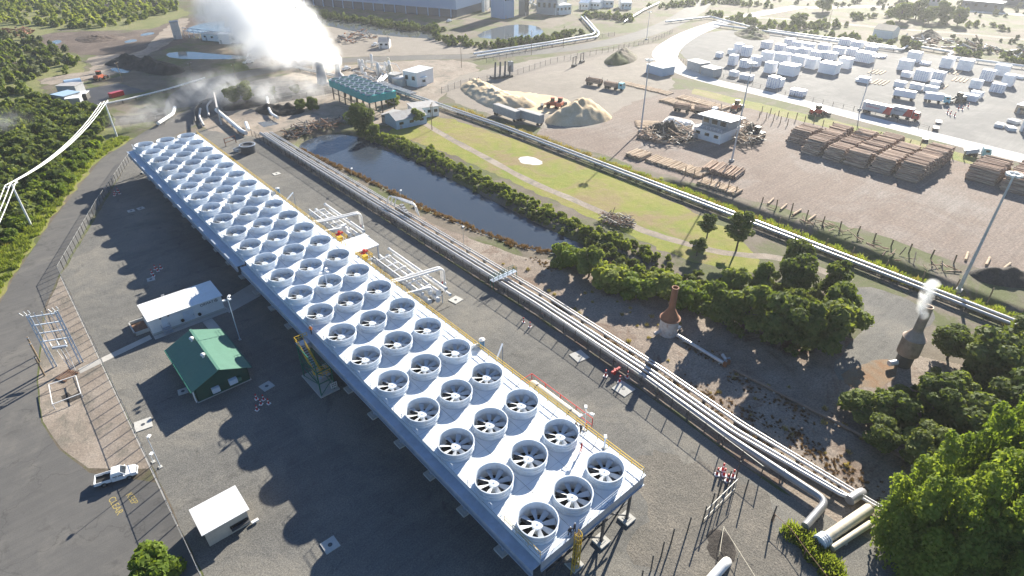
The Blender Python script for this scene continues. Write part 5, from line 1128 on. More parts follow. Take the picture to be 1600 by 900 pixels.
# ---- heaps
def heap(name, label, pix, h, mat, seed, rough=0.5, cat='heap', steep=2.4):
    poly = [G2(*q) for q in pix]; c = np.mean(poly, 0); P = np.array(smooth_poly(poly, 2)); x0, y0 = P.min(0) - 0.5; x1, y1 = P.max(0) + 0.5
    n = 40; X, Y = np.meshgrid(np.linspace(x0, x1, n), np.linspace(y0, y1, n)); Q = np.stack([X.ravel(), Y.ravel()], 1); d, i = seg_dist(Q, P); d = np.where(i, d, 0); mx = d.max()
    rs = np.random.RandomState(seed); z = np.minimum(h * (d / mx) ** 0.8, h * 0.96 + 0.0 * d)
    for _ in range(14):
        kx, ky = rs.normal(0, 0.9, 2); z += rough * 0.22 * h * (d / mx) * np.sin(Q[:, 0] * kx + Q[:, 1] * ky + rs.uniform(0, 6)) / 2.2
    z += rs.normal(0, 0.04 * rough, len(z)) * (d > 0); z = np.where(i, np.maximum(z, 0.0), -0.25)
    ii_ = np.arange(n * n).reshape(n, n); f = np.stack([ii_[:-1, :-1], ii_[:-1, 1:], ii_[1:, 1:], ii_[1:, :-1]], -1).reshape(-1, 4); keep = i[f].any(1); V = np.stack([Q[:, 0] - c[0], Q[:, 1] - c[1], z], 1)
    o = link(name, np_mesh(name, V, f[keep], mat, True)); o.location = (c[0], c[1], 0); return tag(o, label, cat)
heap('sawdust_pile', 'big conical sawdust pile beside the chip bins', [(846, 192), (862, 178), (893, 163), (925, 163), (950, 176), (960, 187), (925, 196), (880, 199)], 6.3, 'sawdust', 1, 0.35)
heap('sawdust_pile', 'long sawdust bank curving round the left of the yard', [(716, 140), (722, 130), (745, 125), (772, 135), (800, 150), (840, 160), (835, 170), (790, 168), (772, 172), (745, 160)], 3.6, 'sawdust', 2, 0.6)
heap('gravel_heap', 'flat topped gravel heap beside the haul road bend', [(940, 100), (950, 88), (985, 80), (998, 90), (990, 98), (965, 104)], 5.0, 'earth', 3, 0.3)
heap('spoil_heap', 'dark spoil heap left of the settling pond', [(160, 100), (180, 92), (235, 92), (285, 104), (292, 114), (250, 120), (210, 110), (170, 104)], 3.2, 'dark_spoil', 4, 1.0)
heap('spoil_heap', 'dark rubble bank below the steaming stream', [(395, 170), (420, 166), (470, 165), (480, 176), (450, 182), (405, 180)], 2.4, 'dark_spoil', 5, 1.0)
heap('spoil_heap', 'long ridge of mud across the mud flat', [(110, 60), (160, 55), (200, 57), (190, 63), (130, 69)], 1.6, 'mud', 6, 1.0); heap('scrap_heap', 'grey scrap heap in front of the yard office', [(1000, 205), (1015, 198), (1045, 195), (1080, 205), (1085, 220), (1050, 226), (1010, 216)], 3.6, 'dark_spoil', 7, 1.0)
heap('scrap_heap', 'heap of broken timber right of the yard office', [(1148, 215), (1165, 195), (1185, 200), (1190, 212), (1170, 222)], 3.2, 'dark_spoil', 8, 1.0); heap('rubble_heap', 'rubble heap behind the timber yard', [(1415, 60), (1440, 50), (1475, 55), (1470, 66), (1440, 66)], 3.0, 'dark_spoil', 9, 1.0)
heap('rubble_heap', 'pale rubble heap at the left end of the timber yard', [(1140, 52), (1165, 45), (1200, 50), (1205, 62), (1170, 64)], 3.0, 'earth', 10, 1.0)
heap('spoil_heap', 'low rock bank behind the far scrub', [(140, 10), (180, 6), (270, 3), (275, 8), (200, 14)], 2.5, 'dark_spoil', 13, 1.0)
heap('dark_bank', 'black earth bank behind the right ditch', [(1505, 425), (1540, 418), (1600, 425), (1660, 440), (1660, 455), (1600, 452), (1540, 445)], 2.2, 'dark_spoil', 14, 0.8)
def jumble(label, pix, n, h, seed, mats=('bark', 'dark_steel', 'pale_log'), size=(0.12, 0.3), length=(1.5, 5.0), name='scrap_pile', cat='scrap pile'):
    """tangle of broken timber and metal"""
    pl_ = fill_poly([G2(*q) for q in pix], n, seed); c = np.mean(pl_, 0); t = thing(name, label, cat, (c[0], c[1], 0)); rs = random.Random(seed); mbs = [MB() for _ in mats]; bx = MB()
    for x, y in pl_:
        a = rs.uniform(0, 6.28); l = rs.uniform(*length); e_ = rs.gauss(0, .25); z = rs.uniform(0.1, h); d = Vector((math.cos(a), math.sin(a), e_)) * l / 2; q = Vector((x - c[0], y - c[1], z + abs(d.z))); mbs[rs.randrange(len(mats))].beam(q - d, q + d, rs.uniform(*size))
    for mb, mt_ in zip(mbs, mats): mb.build('pieces', mt_, t)['kind'] = 'stuff'
def fill_poly(P, n, seed):
    P = np.array(P); rs = np.random.RandomState(seed); lo, hi = P.min(0), P.max(0); out = []
    while len(out) < n:
        q = rs.uniform(lo, hi, (n * 3, 2)); _, i = seg_dist(q, P); out += [tuple(v) for v in q[i]]
    return out[:n]
jumble('tangled scrap timber in front of the yard office', [(1005, 210), (1030, 200), (1075, 210), (1085, 226), (1050, 228), (1010, 222)], 220, 2.2, 1); jumble('broken timber tangle right of the yard office', [(1145, 222), (1160, 200), (1190, 205), (1188, 222), (1165, 232)], 160, 2.2, 2); jumble('scattered offcuts behind the yard office', [(1100, 180), (1130, 178), (1170, 190), (1160, 198), (1120, 192)], 90, 0.8, 3)
jumble('dark brush pile beside the grass track', [(935, 342), (950, 336), (985, 344), (993, 356), (972, 359), (945, 352)], 260, 1.3, 4, ('dark_steel', 'timber_brown'), (0.06, 0.14), (0.8, 2.4), 'brush_pile', 'brush pile'); jumble('dark driftwood along the canal head', [(440, 214), (470, 198), (530, 188), (545, 194), (500, 205), (460, 219)], 200, 1.2, 5, ('timber_brown', 'dark_steel')); jumble('loose sticks along the ditch at the yard edge', [(1200, 325), (1300, 352), (1420, 400), (1500, 422), (1500, 432), (1400, 408), (1280, 356), (1200, 332)], 45, 0.4, 6, ('bark', 'timber_brown'), (0.1, 0.2), (1.0, 3.5))
jumble('debris on the ground behind the timber yard', [(1410, 58), (1500, 64), (1600, 84), (1600, 92), (1480, 76), (1410, 70)], 120, 0.8, 7, ('shed_grey', 'timber_brown'), (0.3, 0.8), (2, 7)); jumble('rusty machine parts by the far cottage', [(525, 62), (560, 50), (590, 58), (585, 66), (545, 68)], 70, 1.8, 8, ('dark_steel', 'clad_dull', 'rust'), (0.2, 0.6), (1.5, 5)); jumble('scattered rubble left of the mud flat', [(0, 46), (40, 44), (60, 52), (40, 60), (5, 56)], 60, 0.8, 9, ('timber_brown', 'rust'), (0.3, 0.8), (1, 4))
# ---- vehicles of the site
wheel_me = MB().tube([(0, -0.17, 0), (0, 0.17, 0)], 0.52, 14).mesh('wheel', 'tyre', True)
def wheels(t, xs, hw=1.05):
    for x in xs:
        for s in (-1, 1): k = link('wheel', wheel_me, t); k.location = (x, s * hw, 0.52)
def cab(t, x, mat):
    c = MB().add([(x, -1.2, .7), (x + 2.3, -1.2, .7), (x + 2.3, -1.2, 1.9), (x + 1.9, -1.15, 3.1), (x, -1.15, 3.1), (x, 1.2, .7), (x + 2.3, 1.2, .7), (x + 2.3, 1.2, 1.9), (x + 1.9, 1.15, 3.1), (x, 1.15, 3.1)], [(0, 1, 2, 3, 4), (9, 8, 7, 6, 5), (0, 5, 6, 1), (1, 6, 7, 2), (2, 7, 8, 3), (3, 8, 9, 4), (4, 9, 5, 0)]).build('cab', mat, t)
    MB().add([(x + 2.32, -1.0, 1.95), (x + 2.32, 1.0, 1.95), (x + 1.95, .95, 2.95), (x + 1.95, -.95, 2.95)], [(0, 1, 2, 3)]).build('windscreen', 'glass_dark', c)
    for s in (-1, 1): MB().box((x + 1.2, s * 1.2, 2.35), (1.0, 0.04, 0.7)).build('side_window', 'glass_dark', c)
def lorry(label, pa, pb, load, cabmat=None, length=None, group=None):
    """pa: tail, pb: nose, both on the ground"""
    a, b = G(*pa), G(*pb); d = b - a; L = length or d.length; t = thing('truck' if cabmat else 'trailer', label, 'truck' if cabmat else 'trailer', (a + b) / 2, math.atan2(d.y, d.x), group)
    x0 = -L / 2; x1 = L / 2 - (2.6 if cabmat else 0)
    MB().box(((x0 + x1) / 2 + (1.2 if cabmat else 0), 0, 0.95), (x1 - x0 + (2.0 if cabmat else 0), 1.0, 0.3)).build('chassis', 'dark_steel', t)
    if cabmat: cab(t, L / 2 - 2.4, cabmat)
    wheels(t, [x0 + 1.0, x0 + 2.3] + ([x1 - 1.2, L / 2 - 1.0] if cabmat else [x1 - 1.0]))
    cx, LL = (x0 + x1) / 2, x1 - x0
    if load == 'box':
        MB().box((cx, 0, 2.55), (LL, 2.5, 2.8)).build('box_body', 'truck_silver', t); MB().box((cx, 0, 4.0), (LL + .04, 2.54, 0.12)).build('roof', 'white_paint', t)
        for s in (-1, 1):
            q = [(x1 - 2.9, s * 1.262, 1.17), (x1 - 0.02, s * 1.262, 1.17), (x1 - 0.02, s * 1.262, 3.92), (x1 - 1.7, s * 1.262, 3.92)]; MB().quad(*(q if s < 0 else q[::-1])).build('red_panel', 'truck_red', t)
            lettering('Chemcour', 1.15, 0.01, 'truck_red' if not cabmat else 'hall_dark', t, Matrix.Translation((x0 + LL * 0.36, s * 1.265, 2.7)) @ (Matrix.Rotation(math.pi, 4, 'Z') if s > 0 else Matrix.Identity(4)) @ Matrix.Rotation(math.pi / 2, 4, 'X'))
    elif load == 'logs':
        o = link('logs', logs_mesh('logs', 7, 5, 1, 0.19, LL - 0.3, int(LL * 10), 'bark', shape='flat'), t); o['kind'] = 'stuff'; o.location = (cx, 0, 1.15); o.rotation_euler = (0, 0, math.pi / 2)
        for x in (x0 + 0.6, x1 - 0.6):
            for s in (-1, 1): MB().box((x, s * 1.3, 2.2), (0.12, 0.1, 2.3)).build('bolster', 'dark_steel', t)
    elif load == 'packs':
        for k in range(2): MB().box((cx, 0, 1.75 + k * 1.25), (LL - 0.3, 2.4, 1.2)).build('timber_pack', 'pack_wrap', t)
    elif load == 'bin': MB().box((cx, 0, 2.5), (LL, 2.5, 2.9)).build('bin', 'shed_grey', t); MB().box((cx, 0, 3.96), (LL - .3, 2.2, 0.06)).build('cover', 'roof_grey', t)
    elif load == 'tip': MB().box((cx, 0, 2.2), (LL, 2.4, 1.3)).build('tipper_body', 'shed_blue', t).rotation_euler = (0, -0.35, 0)
    return t
lorry('silver and red box trailer coupled behind the red truck', (1347, 174), (1391, 184), 'box'); lorry('silver box truck with red front parked in the timber yard', (1391, 181), (1435, 190), 'box', 'truck_red')
lorry('trailer carrying white timber packs behind the packs truck', (1394, 152), (1428, 158), 'packs'); lorry('truck loaded with white timber packs in the timber yard', (1441, 158), (1483, 163), 'packs', 'cab_teal')
lorry('log truck with white cab by the pale log rows', (1084, 176), (1121, 182), 'logs', 'car_white'); lorry('log trailer left of the white cabbed log truck', (1052, 172), (1078, 176), 'logs'); lorry('log truck with teal cab in the sawdust yard', (944, 137), (975, 142), 'logs', 'cab_teal'); lorry('log trailer behind the teal cabbed log truck', (916, 131), (940, 135), 'logs')
lorry('half loaded log trailer behind the yard office', (1124, 186), (1150, 194), 'logs'); lorry('tipper truck raised at the end of the haul road', (1508, 242), (1545, 247), 'tip', 'cab_teal'); lorry('grey chip bin trailer at the sawdust bank, left of two', (774, 178), (809, 191), 'bin'); lorry('grey chip bin trailer by the big sawdust pile, right of two', (810, 186), (846, 197), 'bin')
def loader(label, bp, rz, mat):
    t = thing('wheel_loader', label, 'loader', G(*bp), rz); MB().box((-1, 0, 1.7), (3.6, 2.2, 1.4)).build('body', mat, t); MB().box((-0.2, 0, 3.0), (1.5, 1.6, 1.5)).build('cab', 'glass_dark', t); MB().box((-0.2, 0, 3.8), (1.6, 1.7, 0.1)).build('cab_roof', mat, t)
    for s in (-.8, .8): MB().beam((0.8, s, 2.0), (3.4, s, 1.0), 0.25).build('lift_arm', mat, t)
    MB().prism([(3.3, -1.6), (4.4, -1.6), (4.4, 1.6), (3.3, 1.6)], 0.2, 1.2).build('bucket', 'dark_steel', t)
    for x in (-2.0, 1.4):
        for s in (-1, 1): k = link('wheel', wheel_me, t); k.location = (x, s * 1.2, 0.8); k.scale = (1.55, 1.5, 1.55)
loader('red brown wheel loader working on the sawdust', (862, 168), 2.4, 'loader_red'); loader('second loader close behind the first on the sawdust', (875, 168), 0.5, 'loader_red'); loader('dark log loader among the log scrap right of the office', (1180, 215), 1.5, 'dark_steel'); loader('log loader by the pale log rows', (1150, 172), 0.2, 'loader_red'); loader('dark forklift lifting packs in the timber yard', (1495, 160), 2.6, 'dark_steel')
loader('red machine on the verge of the haul road', (1277, 180), -0.6, 'truck_red'); loader('old red tractor beside the dark left yard', (158, 125), 0.8, 'loader_red')
for lab, pa, pb in [('white van parked by the settling pond', (381, 101), (395, 98)), ('white utility truck by the concrete stacks', (534, 112), (548, 107)), ('white utility truck beside the small far cottage', (580, 74), (592, 70)), ('white car at the end of the blue hall', (697, 36), (706, 33))]:
    a_, b_ = G(*pa), G(*pb); k = pickup((a_ + b_) / 2, math.atan2(b_.y - a_.y, b_.x - a_.x), lab)
def block(name, label, cat, pa, pb, depth, h, wall='white_paint', roof='roof_grey', windows=0, pitch=0.0, door=True, ov=0.25, group=None):
    """pa, pb: the two ends of the front wall on the ground (left, right as seen); depth goes away from the camera"""
    a, b = G(*pa), G(*pb); d = b - a; L = d.length; t = thing(name, label, cat, a, math.atan2(d.y, d.x), group)
    MB().box((L / 2, depth / 2, h / 2), (L, depth, h)).build('wall', wall, t)
    if pitch:
        for s in (0, 1):
            y0, y1 = (-ov, depth / 2) if s == 0 else (depth / 2, depth + ov); z0, z1 = (h - 0.05, h + pitch) if s == 0 else (h + pitch, h - 0.05)
            n = max(3, int(L / 2.5))
            for i in range(n):
                xa, xb = -ov + (L + 2 * ov) * i / n, -ov + (L + 2 * ov) * (i + 1) / n - 0.02
                MB().add([(xa, y0, z0), (xb, y0, z0), (xb, y1, z1), (xa, y1, z1), (xa, y0, z0 + .08), (xb, y0, z0 + .08), (xb, y1, z1 + .08), (xa, y1, z1 + .08)], [(3, 2, 1, 0), (4, 5, 6, 7), (0, 1, 5, 4), (1, 2, 6, 5), (2, 3, 7, 6), (3, 0, 4, 7)]).build('roof_sheet', roof, t)
        for x in (0.05, L - 0.05): MB().add([(x, 0, h), (x, depth, h), (x, depth / 2, h + pitch - 0.05), (x + .05, 0, h), (x + .05, depth, h), (x + .05, depth / 2, h + pitch - 0.05)], [(0, 1, 2), (5, 4, 3), (0, 2, 5, 3), (1, 4, 5, 2)]).build('gable', wall, t)
    else: MB().box((L / 2, depth / 2, h + 0.06), (L + 2 * ov, depth + 2 * ov, 0.14)).build('roof', roof, t)
    for i in range(windows):
        x = L * (i + 0.5) / windows; w_ = MB().box((x, -0.03, h * 0.6), (min(1.6, L / windows * .55), 0.08, h * 0.28)).build('window', 'glass_dark', t); MB().box((x, -0.09, h * 0.45), (min(1.8, L / windows * .6), 0.12, 0.08)).build('sill', wall, w_)
    if door: MB().box((L * 0.12 + 0.3, -0.03, 1.05), (min(1.0, L * .2), 0.07, 2.1)).build('door', 'shed_grey', t)
    return t
of = block('yard_office', 'two storey yard office with a pale skillion roof', 'office', (1082, 214), (1124, 226), 12, 3.6, 'white_paint', 'shed_grey', 3)
a_, b_ = G(1082, 214), G(1124, 226); L = (b_ - a_).length
MB().box((L / 2, 7.5, 5.3), (L - 0.6, 7.0, 3.2)).build('upper_storey', 'shed_grey', of); MB().box((L / 2, 7.2, 7.2), (L + 2.2, 10, 0.22)).build('upper_roof', 'white_paint', of).rotation_euler = (-0.06, 0, 0)
for k in range(3): w_ = MB().box((1.8 + k * 3.2, 3.96, 5.4), (2.0, 0.1, 1.5)).build('window', 'glass_dark', of); MB().box((1.8 + k * 3.2, 3.88, 4.6), (2.2, 0.14, 0.08)).build('sill', 'white_paint', of)
rail('balcony_rail', [(0.2, 0.3), (L - 0.2, 0.3)], 3.75, 1.0, 'white_paint', of, 1.4, 0.08, world=False)
block('container_shed', 'blue grey shed with pale flat roof by the haul road', 'shed', (1009, 113), (1034, 120), 8, 3.6, 'shed_blue', 'white_paint'); block('weighbridge_hut', 'grey hut beside the haul road bend, left of two', 'hut', (1072, 108), (1092, 114), 6, 4.0, 'shed_grey', 'roof_grey'); block('weighbridge_hut', 'grey hut beside the haul road bend, right of two', 'hut', (1094, 117), (1113, 122), 6, 3.6, 'shed_grey', 'roof_grey')
block('cottage', 'white cottage with black windows by the blue sheds', 'cottage', (647, 186), (686, 181), 8, 3.6, 'white_paint', 'roof_grey', 4); block('office_shed', 'pale blue gabled shed at the canal head', 'shed', (620, 203), (667, 193), 9, 3.2, 'shed_blue', 'roof_grey', 3, 1.6); block('dark_shed', 'dark lean-to shed left of the pale blue shed', 'shed', (597, 192), (618, 196), 7, 3.0, 'hall_dark', 'roof_grey')
block('plant_house', 'tall white plant house right of the teal cooling tower', 'plant house', (631, 133), (652, 137), 11, 6.0, 'white_paint', 'white_paint', 2); block('plant_annex', 'lower white annex of the tall plant house', 'annex', (650, 136), (667, 134), 8, 3.6, 'white_paint', 'shed_blue', 2); block('switch_hut', 'grey green hut beside the round silver tank', 'hut', (607, 131), (618, 133), 5, 4.0, 'shed_grey', 'roof_grey')
tk2 = thing('round_tank', 'round pale tank between hut and plant house', 'tank', G(624, 133)); MB().lathe((0, 0, 0), [(3.0, 0), (3.0, 3.2), (3.1, 3.25), (2.9, 3.4), (0.001, 3.7)], 22).build('shell', 'clad_silver', tk2, True); MB().lathe((0, 0, 3.6), [(0.3, 0), (0.3, 0.3), (0, 0.32)], 8).build('hatch', 'galv', tk2)
block('far_cottage', 'small white gabled cottage beyond the main road', 'cottage', (592, 76), (608, 76), 7, 3.4, 'white_paint', 'roof_grey', 2, 1.6); block('pump_tower', 'pale tower block at the left end of the pond pump house', 'tower', (272, 62), (285, 61), 5, 9, 'stack_concrete', 'roof_grey'); block('pump_house', 'low white pump house beside the bright pond', 'pump house', (316, 63), (372, 68), 8, 3.5, 'white_paint', 'shed_grey', 5); block('pump_annex', 'white annex with brown door below the plume', 'annex', (343, 69), (360, 69), 6, 5, 'white_paint', 'white_paint'); block('pump_tower', 'white tower block half hidden by the steam', 'tower', (373, 68), (385, 67), 6, 9, 'white_paint', 'shed_grey')
cv = thing('conveyor', 'long lattice conveyor frame along the bright pond', 'conveyor', G(288, 58)); a_, b_ = G(288, 58), G(345, 63)
for k in range(2): MB().beam(a_ + Vector((0, 0, 5 - k * 1.5)), b_ + Vector((0, 0, 4.4 - k * 1.5)), 0.3).build('chord', 'steel_white', cv, False, True)
for k in range(8): q = a_.lerp(b_, k / 7); MB().beam(q, q + Vector((0, 0, 5 - k * .08)), 0.25).build('strut', 'steel_white', cv, False, True)
for lab, pa, pb, dp, h, wl, rf_ in [('dark bladed shed on the left yard, its roof pale blue', (84, 160), (103, 163), 7, 3.0, 'shed_grey', 'shed_blue'), ('long grey shed behind the other left sheds', (92, 148), (121, 148), 6, 3.4, 'shed_grey', 'roof_grey'), ('low white roofed shelter between the left sheds', (105, 165), (127, 163), 5, 2.4, 'shed_grey', 'white_paint'), ('small open shelter with white roof in the left yard', (121, 157), (137, 156), 4, 2.4, 'fence_steel', 'white_paint')]: block('yard_shed', lab, 'shed', pa, pb, dp, h, wl, rf_, 0, 0.0, False, group='sheds in the left yard')
dr = thing('round_tank', 'blue grey tank lying behind the left sheds', 'tank', G(118, 140)); MB().tube([(-3, 0, 2.2), (3, 0, 2.2)], 2.1, 18).build('shell', 'shed_blue', dr, True); MB().box((0, 0, 0.2), (5, 3, 0.4)).build('cradle', 'pad_concrete', dr)
sk = thing('skip_bin', 'bright red skip bin in the dark left yard', 'skip', G(183, 151), 0.4); MB().prism([(-2.6, -1.1), (2.6, -1.1), (2.6, 1.1), (-2.6, 1.1)], 0.2, 1.8).build('bin', 'truck_red', sk); MB().box((0, 0, 1.85), (5.4, 2.4, 0.12)).build('rim', 'truck_red', sk); MB().box((0, 0, 0.1), (4.4, 1.6, 0.2)).build('skids', 'dark_steel', sk)
# ---- teal cooling tower
tt = thing('cooling_tower', 'teal cooling tower on stilts with two rows of fans', 'cooling tower', (82.0, 186.5, 0))
MB().box((0, 0, 6.2), (11.6, 31, 2.4)).build('casing', 'teal_paint', tt); MB().box((0, 0, 7.45), (12, 31.4, 0.12)).build('deck', 'teal_paint', tt)
for r in range(7):
    for x in (-5.2, 0, 5.2): MB().box((x, -14.4 + r * 4.8, 2.5), (0.35, 0.35, 5.0)).build('leg', 'fence_steel', tt)
for s in (-1, 1): MB().beam((s * 5.2, -14.4, 2.6), (s * 5.2, 14.4, 2.6), 0.2).build('tie_beam', 'fence_steel', tt)
rg_me = MB().lathe((0, 0, 0), [(1.75, 0), (1.75, 0.5), (1.82, 0.52), (1.82, 0.62), (1.65, 0.62), (1.62, 0.1)], 20).mesh('shroud', 'galv', True); in_me = MB().lathe((0, 0, 0), [(0.001, 0.12), (1.62, 0.12)], 16).mesh('fan_mouth', 'wall_green'); bl_me = MB().box((0, 0, 0.36), (3.1, 0.35, 0.06)).box((0, 0, 0.42), (0.35, 3.1, 0.06)).mesh('fan_blade', 'tower_green')
for r in range(8):
    for x in (-4.0, 0, 4.0)[:3]:
        for nm, me in (('shroud', rg_me), ('fan_mouth', in_me), ('fan_blade', bl_me)): k = link(nm, me, tt); k.location = (x, -13.4 + r * 3.83, 7.5); k.scale = (1.0, 1.0, 1.0)
for i, (u, v, vt, lab) in enumerate([(504, 130, 96, 'pale concrete chimney under the steam plume'), (530, 126, 101, 'short chimney with flared foot beside the teal cooling tower')]):
    b = G(u, v); h = height_at((u, v), vt); c_ = thing('steam_chimney', lab, 'chimney', b); pr = [(2.3, 0), (1.6, h), (1.4, h), (1.5, 0.5)] if i == 0 else [(2.6, 0), (2.4, h * .3), (1.2, h * .5), (1.0, h), (1.3, h + .1), (1.3, h + .3), (0.9, h + .3), (0.9, h * .4)]
    MB().lathe((0, 0, 0), pr, 22).build('shaft', 'stack_concrete', c_, True); MB().lathe((0, 0, h * 0.8), [(1.75 - 0.5 * i, 0), (1.75 - 0.5 * i, 0.2)], 20).build('ring', 'galv', c_)
# ---- separator station: many silver vessels and pipes
sp = thing('separator_station', 'crowded silver vessels and pipes behind the teal cooling tower', 'separator station', G(580, 112)); rs = random.Random(4); o_ = G(580, 112)
for k in range(16): q = G(rs.uniform(552, 615), rs.uniform(104, 124)) - o_; h = rs.uniform(2, 6.5); MB().lathe((q.x, q.y, 0), [(0.7, 0), (0.7, h - .6), (0.45, h - .15), (0.001, h)], 12).build('vessel', ('clad_white', 'clad_silver', 'cream_pipe')[k % 3], sp, True)
for k in range(16): a_ = G(rs.uniform(550, 600), rs.uniform(104, 124)) - o_; z = rs.uniform(1, 4); MB().tube(arc_path([a_ + Vector((0, 0, 0)), a_ + Vector((0, 0, z)), a_ + Vector((rs.uniform(-2, 4), -rs.uniform(4, 12), z)), a_ + Vector((2, -12, 0))], .6), 0.2, 6).build('branch_pipe', 'clad_white', sp, True)
for i in range(3): pipe('plant_pipe', 'silver pipe running from the separators to the far pipeline, %s of three' % ('left', 'middle', 'right')[i], [tuple(G(598 + i * 6, 116 - i, 2.0)), (99.6 + i * 1.2, 206, 2.0), (101 + i * 1.2, 182, 1.6)], 0.34, 'clad_silver', 6, 0, 'pipes from the separators')
# machines and frames
cm = thing('chip_screen', 'black slanted chip screen machine at the sawdust yard fence', 'machine', G(784, 121), -0.3)
for k in range(4): MB().beam((-4 + k * 2.4, -1.5, 0.3), (-2.4 + k * 2.4, 1.5, 6.2), 0.7, 1.8).build('chute', 'dark_steel', cm)
MB().box((0, 0.4, 0.4), (10, 3.6, 0.8)).build('base', 'fence_steel', cm); MB().box((4.6, 0.8, 4.2), (2.0, 2.0, 4.4)).build('hopper', 'shed_grey', cm)
for i, (u, v) in enumerate([(897, 104), (909, 98)]):
    k = thing('loading_gantry', 'black square gantry frame at the sawdust yard edge, %s one' % ('left', 'right')[i], 'gantry', G(u, v), 0.3)
    for x in (-1.6, 1.6): MB().box((x, 0, 2.3), (0.3, 0.3, 4.6)).build('post', 'fence_steel', k)
    MB().beam((-1.6, 0, 4.5), (1.6, 0, 4.5), 0.3).build('lintel', 'fence_steel', k); MB().box((0, 0, 0.5), (3, 1.6, 1.0)).build('hopper', 'fence_steel', k)
fence('yard_fence', [G2(*q) for q in [(690, 146), (720, 135), (800, 120), (860, 100), (950, 82), (1020, 66), (1050, 52)]], 'dark post fence between main road and sawdust yard', h=2.6, every=4.5, r=0.09); fence('yard_fence', [G2(*q) for q in [(1056, 90), (1075, 104), (1140, 124), (1240, 152), (1350, 176), (1420, 196), (1450, 204)]], 'low dark fence between timber yard and haul road', h=1.6, every=4.0, net=False, rails=2, r=0.09)
fence('yard_fence', [G2(*q) for q in [(760, 98), (830, 82), (880, 68), (960, 56)]], 'post fence beyond the main road at the mill pipeline', h=2.2, every=5, r=0.09); fence('stream_fence', [G2(*q) for q in [(420, 163), (480, 152), (550, 143), (570, 150)]], 'dark fence in front of the steaming stream', h=2.0, every=3.5, r=0.08); fence('stream_fence', [G2(*q) for q in [(205, 196), (225, 191), (262, 182)]], 'low fence beside the steaming stream at the road bend', h=1.4, every=4, net=False, r=0.09)
# guard rails and big pipes at the plant entrance
for i, (pp, r, lab) in enumerate([([(305, 190), (303, 172), (316, 157), (340, 152)], 0.3, 'curved dark guard rail at the plant entrance, outer'), ([(318, 196), (311, 182), (313, 170)], 0.4, 'curved pale guard rail at the plant entrance, inner'), ([(326, 180), (323, 165), (330, 158)], 0.35, 'short pale guard rail at the plant entrance')]):
    pipe('guard_rail', lab, [tuple(G(*q, 0.7)) for q in pp], r, ('fence_steel', 'stack_concrete', 'stack_concrete')[i], 4, 0, None, 3.0, 8)
for i, (pp, r, lab) in enumerate([([(338, 172), (376, 204), (384, 208)], 0.7, 'thick pale pipe descending to the far end of the deck'), ([(384, 192), (388, 203)], 0.6, 'short pale pipe stub beside the thick one'), ([(247, 193), (270, 178), (273, 168)], 0.6, 'pale pipe lying along the road bend'), ([(417, 152), (420, 170), (424, 178), (434, 184)], 0.5, 'bent pale pipe below the stream fence'), ([(152, 185 - 20), (200, 155), (260, 140), (320, 122)], 0.35, 'long pale pipe along the dark left yard')]):
    pipe('steam_pipe', lab, [tuple(G(*q, 1.2)) for q in pp], r, 'clad_white', 6, 0, None, 1.5)
pgy = thing('pipe_gantry', 'pale pipe gantry over the plant entrance', 'gantry', G(341, 170)); a_, b_ = G(341, 170), G(346, 195)
for q in (a_, b_): MB().beam(q, q + Vector((0, 0, 6)), 0.5).build('post', 'stack_concrete', pgy, False, True)
MB().beam(a_ + Vector((0, 0, 6)), b_ + Vector((0, 0, 6)), 0.5).build('beam', 'stack_concrete', pgy, False, True); sheet('small_pool', [G2(*q) for q in [(402, 192), (425, 188), (436, 194), (412, 199)]], 0.03, 'canal_water', 0, 0, 2, 'small dark pool at the plant entrance')
# ---- mill pipelines
for i, (pp, lab) in enumerate([([(740, 84), (860, 66), (926, 54), (930, 50), (908, 26)], 'white mill pipe bending beside the pond, inner'), ([(745, 88), (870, 68), (932, 58), (936, 52), (912, 24)], 'white mill pipe bending beside the pond, outer'), ([(975, 34), (1005, 16), (1030, 4)], 'pale straight pipe climbing from the road junction'), ([(1115, 38), (1190, 48), (1300, 64), (1410, 78), (1420, 70), (1490, 82), (1480, 88), (1620, 106)], 'white pipeline behind the timber yard, nearer'), ([(1040, 34), (1110, 26), (1180, 44), (1300, 60), (1400, 74)], 'white pipeline behind the timber yard, farther')]):
    pipe('mill_pipe', lab, [tuple(G(*q, 1.3)) for q in pp], 0.55, 'clad_white', 9, 0, 'white pipes of the mill', 3.0, 10)
# ---- white timber packs
pk_me = {}
def packs(label, u, v, wd, dp, tiers, grp='white timber packs'):
    b = G(u, v); t = thing('timber_stack', label, 'timber stack', b + Vector((dp / 2, 0, 0)), rnd.uniform(-.06, .06), grp); k_ = 1.15
    for k in range(tiers):
        for j in range(max(1, round(wd / 2.3))):
            nj = max(1, round(wd / 2.3)); key = (round(dp, 1), round(wd / nj, 1))
            if key not in pk_me: pk_me[key] = MB().box((0, 0, 0), (key[0], key[1] - 0.06, k_ - 0.05)).mesh('timber_pack', 'pack_wrap')
            o = link('timber_pack', pk_me[key], t); o.location = (rnd.uniform(-.12, .12), -wd / 2 + (j + 0.5) * wd / nj, 0.12 + k_ * (k + 0.5))
    MB().box((0, 0, 0.06), (dp * .8, wd, 0.1)).build('bearer', 'timber_brown', t)
A = lambda x, y: (1100 + x * .1875, 50 + y * .1875); B = lambda x, y: (1200 + x / 4, y / 4)
